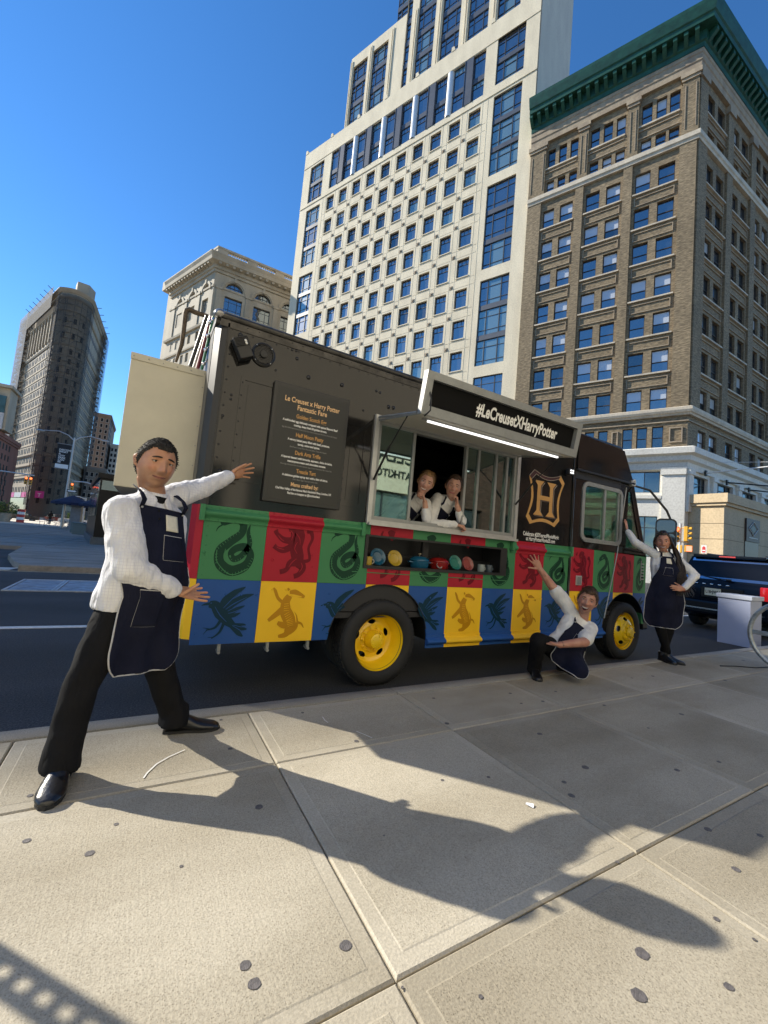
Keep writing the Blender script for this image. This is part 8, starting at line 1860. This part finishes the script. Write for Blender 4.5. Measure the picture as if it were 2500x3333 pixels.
def mast(lab, x, y, arm, z, heads, dx):
    t = thing('traffic_signal', lab, 'traffic light', (x, y, RZ)); MB().tube([(0, 0, 0), (0, 0, z+.5)], .09, 10).build('pole', M_POLEG, t, 60)
    MB().tube([(0, 0, z+.3), (arm*.5, 0, z+.55), (arm, 0, z+.5)], .05, 8).build('mast_arm', mat('mast_pale', (0.55, 0.55, 0.55), .4, .3), t, 60)
    for h in heads: signal_head(t, h, -.2, z, R(dx), .62)
mast('yellow traffic signal hanging on a pale mast arm at the left', -12.6, 45, 4.2, 4.0, (3.75, 4.05), 10); mast('lone red traffic light near the lamp post', -3.9, 46, -2.0, 4.0, (-1.95,), 0); mast('low red traffic light before the wedge tower base', -6.4, 62, -1.4, 3.3, (-1.3,), 0)
# ---- lamp post with banner
lp = thing('lamp_post', 'tall twin-armed street lamp with a black banner before the wedge tower', 'street lamp', (-7.02, 52, 0)); M_LP = mat('lamp_grey', (0.42, 0.44, 0.46), .4, .5)
MB().tube([(0, 0, 0), (0, 0, 9.2)], [.13, .08], 12).build('pole', M_LP, lp, 60)
for s, e in ((-1, 2.5), (1, 2.35)):
    MB().tube([(0, 0, 8.9), (s*.5, 0, 9.35), (s*1.3, 0, 9.62), (s*e, 0, 9.45)], [.06, .05, .045, .035], 8).build('arm', M_LP, lp, 60); MB().sphere((s*(e+.25), 0, 9.40), (.36, .12, .08)).build('lamp_head', M_LP, lp, 180)
bn = MB().box(-1.24, -.18, -.02, .0, 6.35, 8.35).build('banner', mat('banner_black', (0.012, 0.012, 0.014), .7), lp); MB().box(-1.24, -.18, -.021, .001, 5.95, 6.348).build('banner_foot', M_WHITE, bn)
for i, s in enumerate(('DISCOVER', 'WHAT', 'A', 'CITY', 'PARK', 'CAN', 'BE')): text_mesh('lettering', s, .24, M_WHITE, bn, frame_m((-1.08, -.024, 7.72-i*.205), (1, 0, 0), (0, 0, 1), (0, -1, 0)), 'LEFT', .006)
MB().tube([(0, -.02, 8.4), (-1.3, -.02, 8.4)], .02, 6).tube([(0, -.02, 5.9), (-1.3, -.02, 5.9)], .02, 6).build('banner_bracket', M_LP, lp)
os_ = MB().box(-.42, .42, -.02, .02, 3.62, 3.92).build('street_sign', M_BLKM, lp, M=T3((.45, -.12, 0))); MB().prism([(-.36, 3.70), (.18, 3.70), (.18, 3.66), (.36, 3.77), (.18, 3.88), (.18, 3.84), (-.36, 3.84)], -.026, -.021, 'y').build('sign_arrow', M_WHITE, os_)
# ---- black kiosk
ks = thing('kiosk', 'glossy black newsstand kiosk on the far pavement behind the man in front', 'kiosk', (0.3, 23.6, 0)); M_KB = mat('kiosk_black', (0.008, 0.008, 0.009), .35, spec=.2); M_KG = mat('kiosk_glass', (0.10, 0.14, 0.16), .08, .6)
pk = lambda e=0.0: [(-2.26-e, .05-e), (2.6+e, .05-e), (2.9+e, 8.7+e), (-3.4-e, 8.7+e)]
MB().prism(pk(), .35, 3.15, 'z').build('wall', M_KB, ks); MB().prism(pk(.12), 3.155, 3.38, 'z').build('roof', M_KB, ks); MB().prism(pk(.08), 0, .345, 'z').build('plinth', mat('kiosk_plinth', (0.07, 0.09, 0.10), .3, var=.2, scale=3), ks)
d_ = (Vector((-3.4, 8.7, 0))-Vector((-2.26, .05, 0))).normalized(); n_s = Vector((-d_.y, d_.x, 0)); FK = frame_m((-2.26, .05, 0), d_, n_s, (0, 0, 1))
for k in range(3): MB().box(.3+k*2.8, 2.8+k*2.8, .002, .05, 1.35, 2.45).build('shutter', M_KG, ks, M=FK); MB().box(.3+k*2.8, 2.8+k*2.8, .002, .05, 2.55, 3.05).build('transom', mat('transom_blue', (0.16, 0.22, 0.28), .1, .4), ks, M=FK)
for k in range(5): MB().box(.35+k*1.0, .95+k*1.0, -.05, .0, .55, 1.2).build('poster', mat('kiosk_poster_%d' % (k % 3), [(0.10, 0.08, 0.07), (0.05, 0.07, 0.09), (0.09, 0.03, 0.03)][k % 3], .4), ks, M=T3((-2.2, .05, 0)))
MB().box(-2.2, 2.5, -.012, .04, 2.6, 3.05).build('sign_band', M_KG, ks)
pl_ = thing('stone_plinth', 'grey tapering stone block on the shaded pavement edge', 'plinth', (-5.75, 50.2, 0)); MB().lathe([(.72, 0), (.72, .3), (.62, .34), (.56, 2.1), (.62, 2.2), (.62, 2.35), (0, 2.35)], 4, Matrix.Rotation(R(40), 4, 'Z')).build('block', mat('grey_granite', (0.20, 0.20, 0.205), .7, var=.2, scale=4), pl_); MB().box(-.3, .3, -.3, .3, 2.352, 2.4).build('cap', M_KERB, pl_)
for i, (x, y) in enumerate(((-4.3, 40), (-3.75, 36.5))):
    t = thing('street_box', ['teal grey cable box nearest the grey plinth', 'teal grey cable box nearest the kiosk'][i], 'utility box', (x, y, 0)); MB().bbox(-.5, .5, -.4, .4, 0, .75, .03).build('box_body', mat('teal_grey', (0.10, 0.16, 0.17), .5), t); MB().bbox(-.54, .54, -.44, .44, .755, .82, .02).build('lid', MATS['teal_grey'], t)
# ---- plaza: umbrellas, tables, chairs, planters
M_UMB = mat('navy_canvas', (0.012, 0.020, 0.060), .8); M_TBL = mat('grey_steel_table', (0.30, 0.31, 0.32), .4, .6)
def umbrella(x, y, s, lab):
    t = thing('parasol', lab, 'parasol', (x, y, 0), group='navy parasols on the plaza'); MB().tube([(0, 0, 0), (0, 0, 3.3)], .04, 8).build('pole', M_WHITE, t); f = MB(); n = 8
    for k in range(n):
        a, b = 2*math.pi*k/n, 2*math.pi*(k+1)/n; A = (s*math.cos(a), s*math.sin(a), 2.55); B = (s*math.cos(b), s*math.sin(b), 2.55)
        f.v += [(0, 0, 3.32), A, B, (A[0], A[1], 2.32), (B[0], B[1], 2.32)]; i = len(f.v)-5; f._f((i, i+1, i+2)); f._f((i+1, i+3, i+4, i+2))
    o = f.build('canopy', M_UMB, t); z = o.modifiers.new('t', 'SOLIDIFY'); z.thickness = .02
    for k in range(n): a = 2*math.pi*k/n; MB().tube([(0, 0, 3.2), (s*.97*math.cos(a), s*.97*math.sin(a), 2.5)], .012, 5).build('rib', M_WHITE, t)
    MB().lathe([(.28, 0), (.28, .08), (.05, .12)], 16).build('base', M_TBL, t)
umbrella(-6.2, 50.6, 1.75, 'navy parasol nearest the lamp post'); umbrella(-3.9, 49.0, 1.7, 'navy parasol half hidden by the kiosk'); umbrella(-5.2, 56.5, 1.7, 'navy parasol farther back on the plaza')
def table(x, y, lab):
    t = thing('cafe_table', lab, 'table', (x, y, 0), group='folding cafe tables on the plaza'); MB().bbox(-.36, .36, -.36, .36, .70, .73, .01).build('table_top', M_TBL, t)
    for s in (-1, 1):
        MB().tube([(-.3, s*.28, 0), (.3, s*.28, .69)], .016, 6).build('leg', M_TBL, t); MB().tube([(.3, s*.26, 0), (-.3, s*.26, .69)], .016, 6).build('leg', M_TBL, t)
def chair(x, y, rz, lab):
    t = thing('cafe_chair', lab, 'chair', (x, y, 0), rz, group='folding cafe chairs on the plaza')
    for k in range(4): MB().box(-.2, .2, -.2+k*.1, -.12+k*.1, .44, .46).build('seat_slat', M_TBL, t)
    for k in range(3): MB().box(-.2, .2, .20, .215, .60+k*.1, .66+k*.1).build('back_slat', M_TBL, t)
    for s in (-1, 1): MB().tube([(s*.2, -.22, 0), (s*.2, .2, .88)], .014, 6).build('leg', M_TBL, t); MB().tube([(s*.18, .24, 0), (s*.18, -.18, .45)], .014, 6).build('leg', M_TBL, t)
table(-8.35, 53.6, 'grey folding table nearest the planters'); table(-7.0, 52.9, 'grey folding table beside the grey plinth')
for i, (x, y, r) in enumerate(((-7.7, 53.2, 1.4), (-7.3, 53.9, -.4), (-6.5, 53.0, -1.6), (-9.0, 54.6, .3), (-6.9, 55.6, 2.5))): chair(x, y, r, ['folding chair between the two tables', 'folding chair behind the right table', 'folding chair right of the right table', 'folding chair left of the left table', 'folding chair standing farthest back'][i])
M_LEAF = [mat('leaf_dark', (0.035, 0.085, 0.022), .6), mat('leaf_mid', (0.085, 0.16, 0.035), .6), mat('leaf_yellow', (0.30, 0.30, 0.06), .6)]
def planter(x, y, h, r, lab, seed):
    t = thing('planter', lab, 'planter', (x, y, 0), group='planters on the plaza'); rs = random.Random(seed)
    MB().lathe([(.42, 0), (.62, .85), (.66, .86), (.66, .98), (.58, .98), (.56, .8), (0, .8)], 20).build('pot', mat('stone_pot', (0.42, 0.36, 0.28), .8, var=.2, scale=5), t, 40)
    for li in range(3):
        f = MB()
        for k in range(420):
            a = rs.uniform(0, 2*math.pi); rr = r*rs.random()**.5; z = .95+h*rs.random()**1.2*(1-.5*rr/r); p = Vector((rr*math.cos(a), rr*math.sin(a), z)); d = Vector((math.cos(a)+rs.uniform(-.6, .6), math.sin(a)+rs.uniform(-.6, .6), rs.uniform(-.3, 1.1))).normalized(); s = d.orthogonal().normalized()*rs.uniform(.02, .05); L = rs.uniform(.10, .30)
            f.quad(p, p+d*L*.5+s, p+d*L, p+d*L*.5-s)
        f.build('foliage', M_LEAF[li], t)['kind'] = 'stuff'
    for k in range(7): a = rs.uniform(0, 6.28); MB().tube([(.1*math.cos(a), .1*math.sin(a), .8), (r*.5*math.cos(a), r*.5*math.sin(a), .9+h*.8)], .015, 5).build('stem', M_PIPE, t)
planter(-13.2, 60.5, 1.5, .95, 'stone planter with yellowish flowers nearest the striped barrier', 1); planter(-14.6, 60.2, 1.1, .9, 'stone planter of dark green leaves at the picture edge', 2); planter(-7.6, 66.0, 1.1, .8, 'stone planter of dry grasses behind the tables', 3)
sb = thing('striped_barrier', 'red and white striped barrier post beside the planters', 'barrier', (-11.9, 60.5, 0))
for k in range(5): MB().bbox(-.32, .32, -.2, .2, .05+k*.30, .05+k*.30+.295, .02).build('stripe', [mat('barrier_red', (0.50, 0.04, 0.03), .5), M_WHITE][k % 2], sb)
# far traffic and shop fronts
def far_car(x, y, rz, col, lab, L=4.4, H=1.5):
    t = thing('car', lab, 'car', (x, y, RZ), rz, group='cars on the far street'); m = mat('far_car_%.2f_%.2f' % (col[0], col[2]), col, .2, coat=.5)
    MB().prism([(-L/2, .3), (L/2, .3), (L/2, .8), (L/2-.9, .95), (-L/2+.2, .98), (-L/2, .8)], -.88, .88, 'y').build('body', m, t); MB().prism([(-L/2+.3, .96), (L/2-1.0, .95), (L/2-1.7, H), (-L/2+.8, H)], -.78, .78, 'y').build('cabin', M_CGL, t); MB().box(-L/2+.8, L/2-1.75, -.76, .76, H, H+.03).build('roof', m, t)
    for a in (-L/2+.8, L/2-.8):
        for s in (-1, 1): wheel_simple(t, a, s*.8, .33, .33, .2)
far_car(-16.5, 84, .1, (0.02, 0.02, 0.025), 'black car at the far left of the cross street'); far_car(-10.2, 88, .05, (0.55, 0.55, 0.55), 'white car on the cross street behind the planters'); far_car(-13.5, 97, -.1, (0.15, 0.02, 0.02), 'dark red car on the cross street'); far_car(-7.2, 92, .0, (0.05, 0.06, 0.08), 'dark blue car on the cross street, nearest the parasols')
for i, (u0, u1, c, tx) in enumerate(((3.0, 9.0, (0.62, 0.05, 0.26), 'T'), (10, 20, (0.55, 0.53, 0.53), ''), (20.5, 27, (0.62, 0.05, 0.26), ''), (28, 37, (0.5, 0.48, 0.48), ''))): part(MB().box(u0, u1, .05, .6, 6.6, 8.4), 'shop_sign', mat('shop_sign_%d' % i, c, .5), fl, FF)
part(MB().box(1.5, 37, .05, .5, .1, 6.4), 'shop_front', mat('shop_dark', (0.02, 0.02, 0.024), .2), fl, FF)
p = prow[3]; d2 = (prow[4]-prow[2]).normalized(); o2 = Vector((d2.y, -d2.x, 0)); FP = frame_m(p, d2, o2, (0, 0, 1))
part(MB().box(-1.2, 1.2, 1.7, 2.0, 6.6, 9.0), 'shop_sign', MATS['shop_sign_0'], fl, FP)
text_mesh('lettering', 'T', 1.8, M_WHITE, fl, frame_m(p+o2*2.05+Vector((0, 0, 7.0)), d2, (0, 0, 1), o2), 'CENTER')
# one walker far off on the plaza
def walker(x, y, lab, coat):
    t = thing('person', lab, 'person', (x, y, 0)); mb = MB(); limb(mb, (0, 0, .95), (0, 0, 1.35), .15, .17); limb(mb, (-.08, .1, .08), (-.08, -.02, .9), .06, .09); limb(mb, (.08, -.12, .08), (.08, .02, .9), .06, .09); limb(mb, (-.2, 0, 1.35), (-.26, -.06, .85), .055, .045); limb(mb, (.2, 0, 1.35), (.27, .06, .85), .055, .045); mb.sphere((0, -.02, 1.62), (.09, .1, .12)); limb(mb, (0, 0, 1.35), (0, 0, 1.55), .06, .05)
    remesh(mb, 'body', coat, t, .03, 3); f = MB().sphere((0, -.01, 1.67), (.10, .11, .10)); f.build('hair', M_BLKC, t, 180)
walker(-10.3, 67.0, 'walker in dark clothes crossing the plaza far behind', M_BLKC)
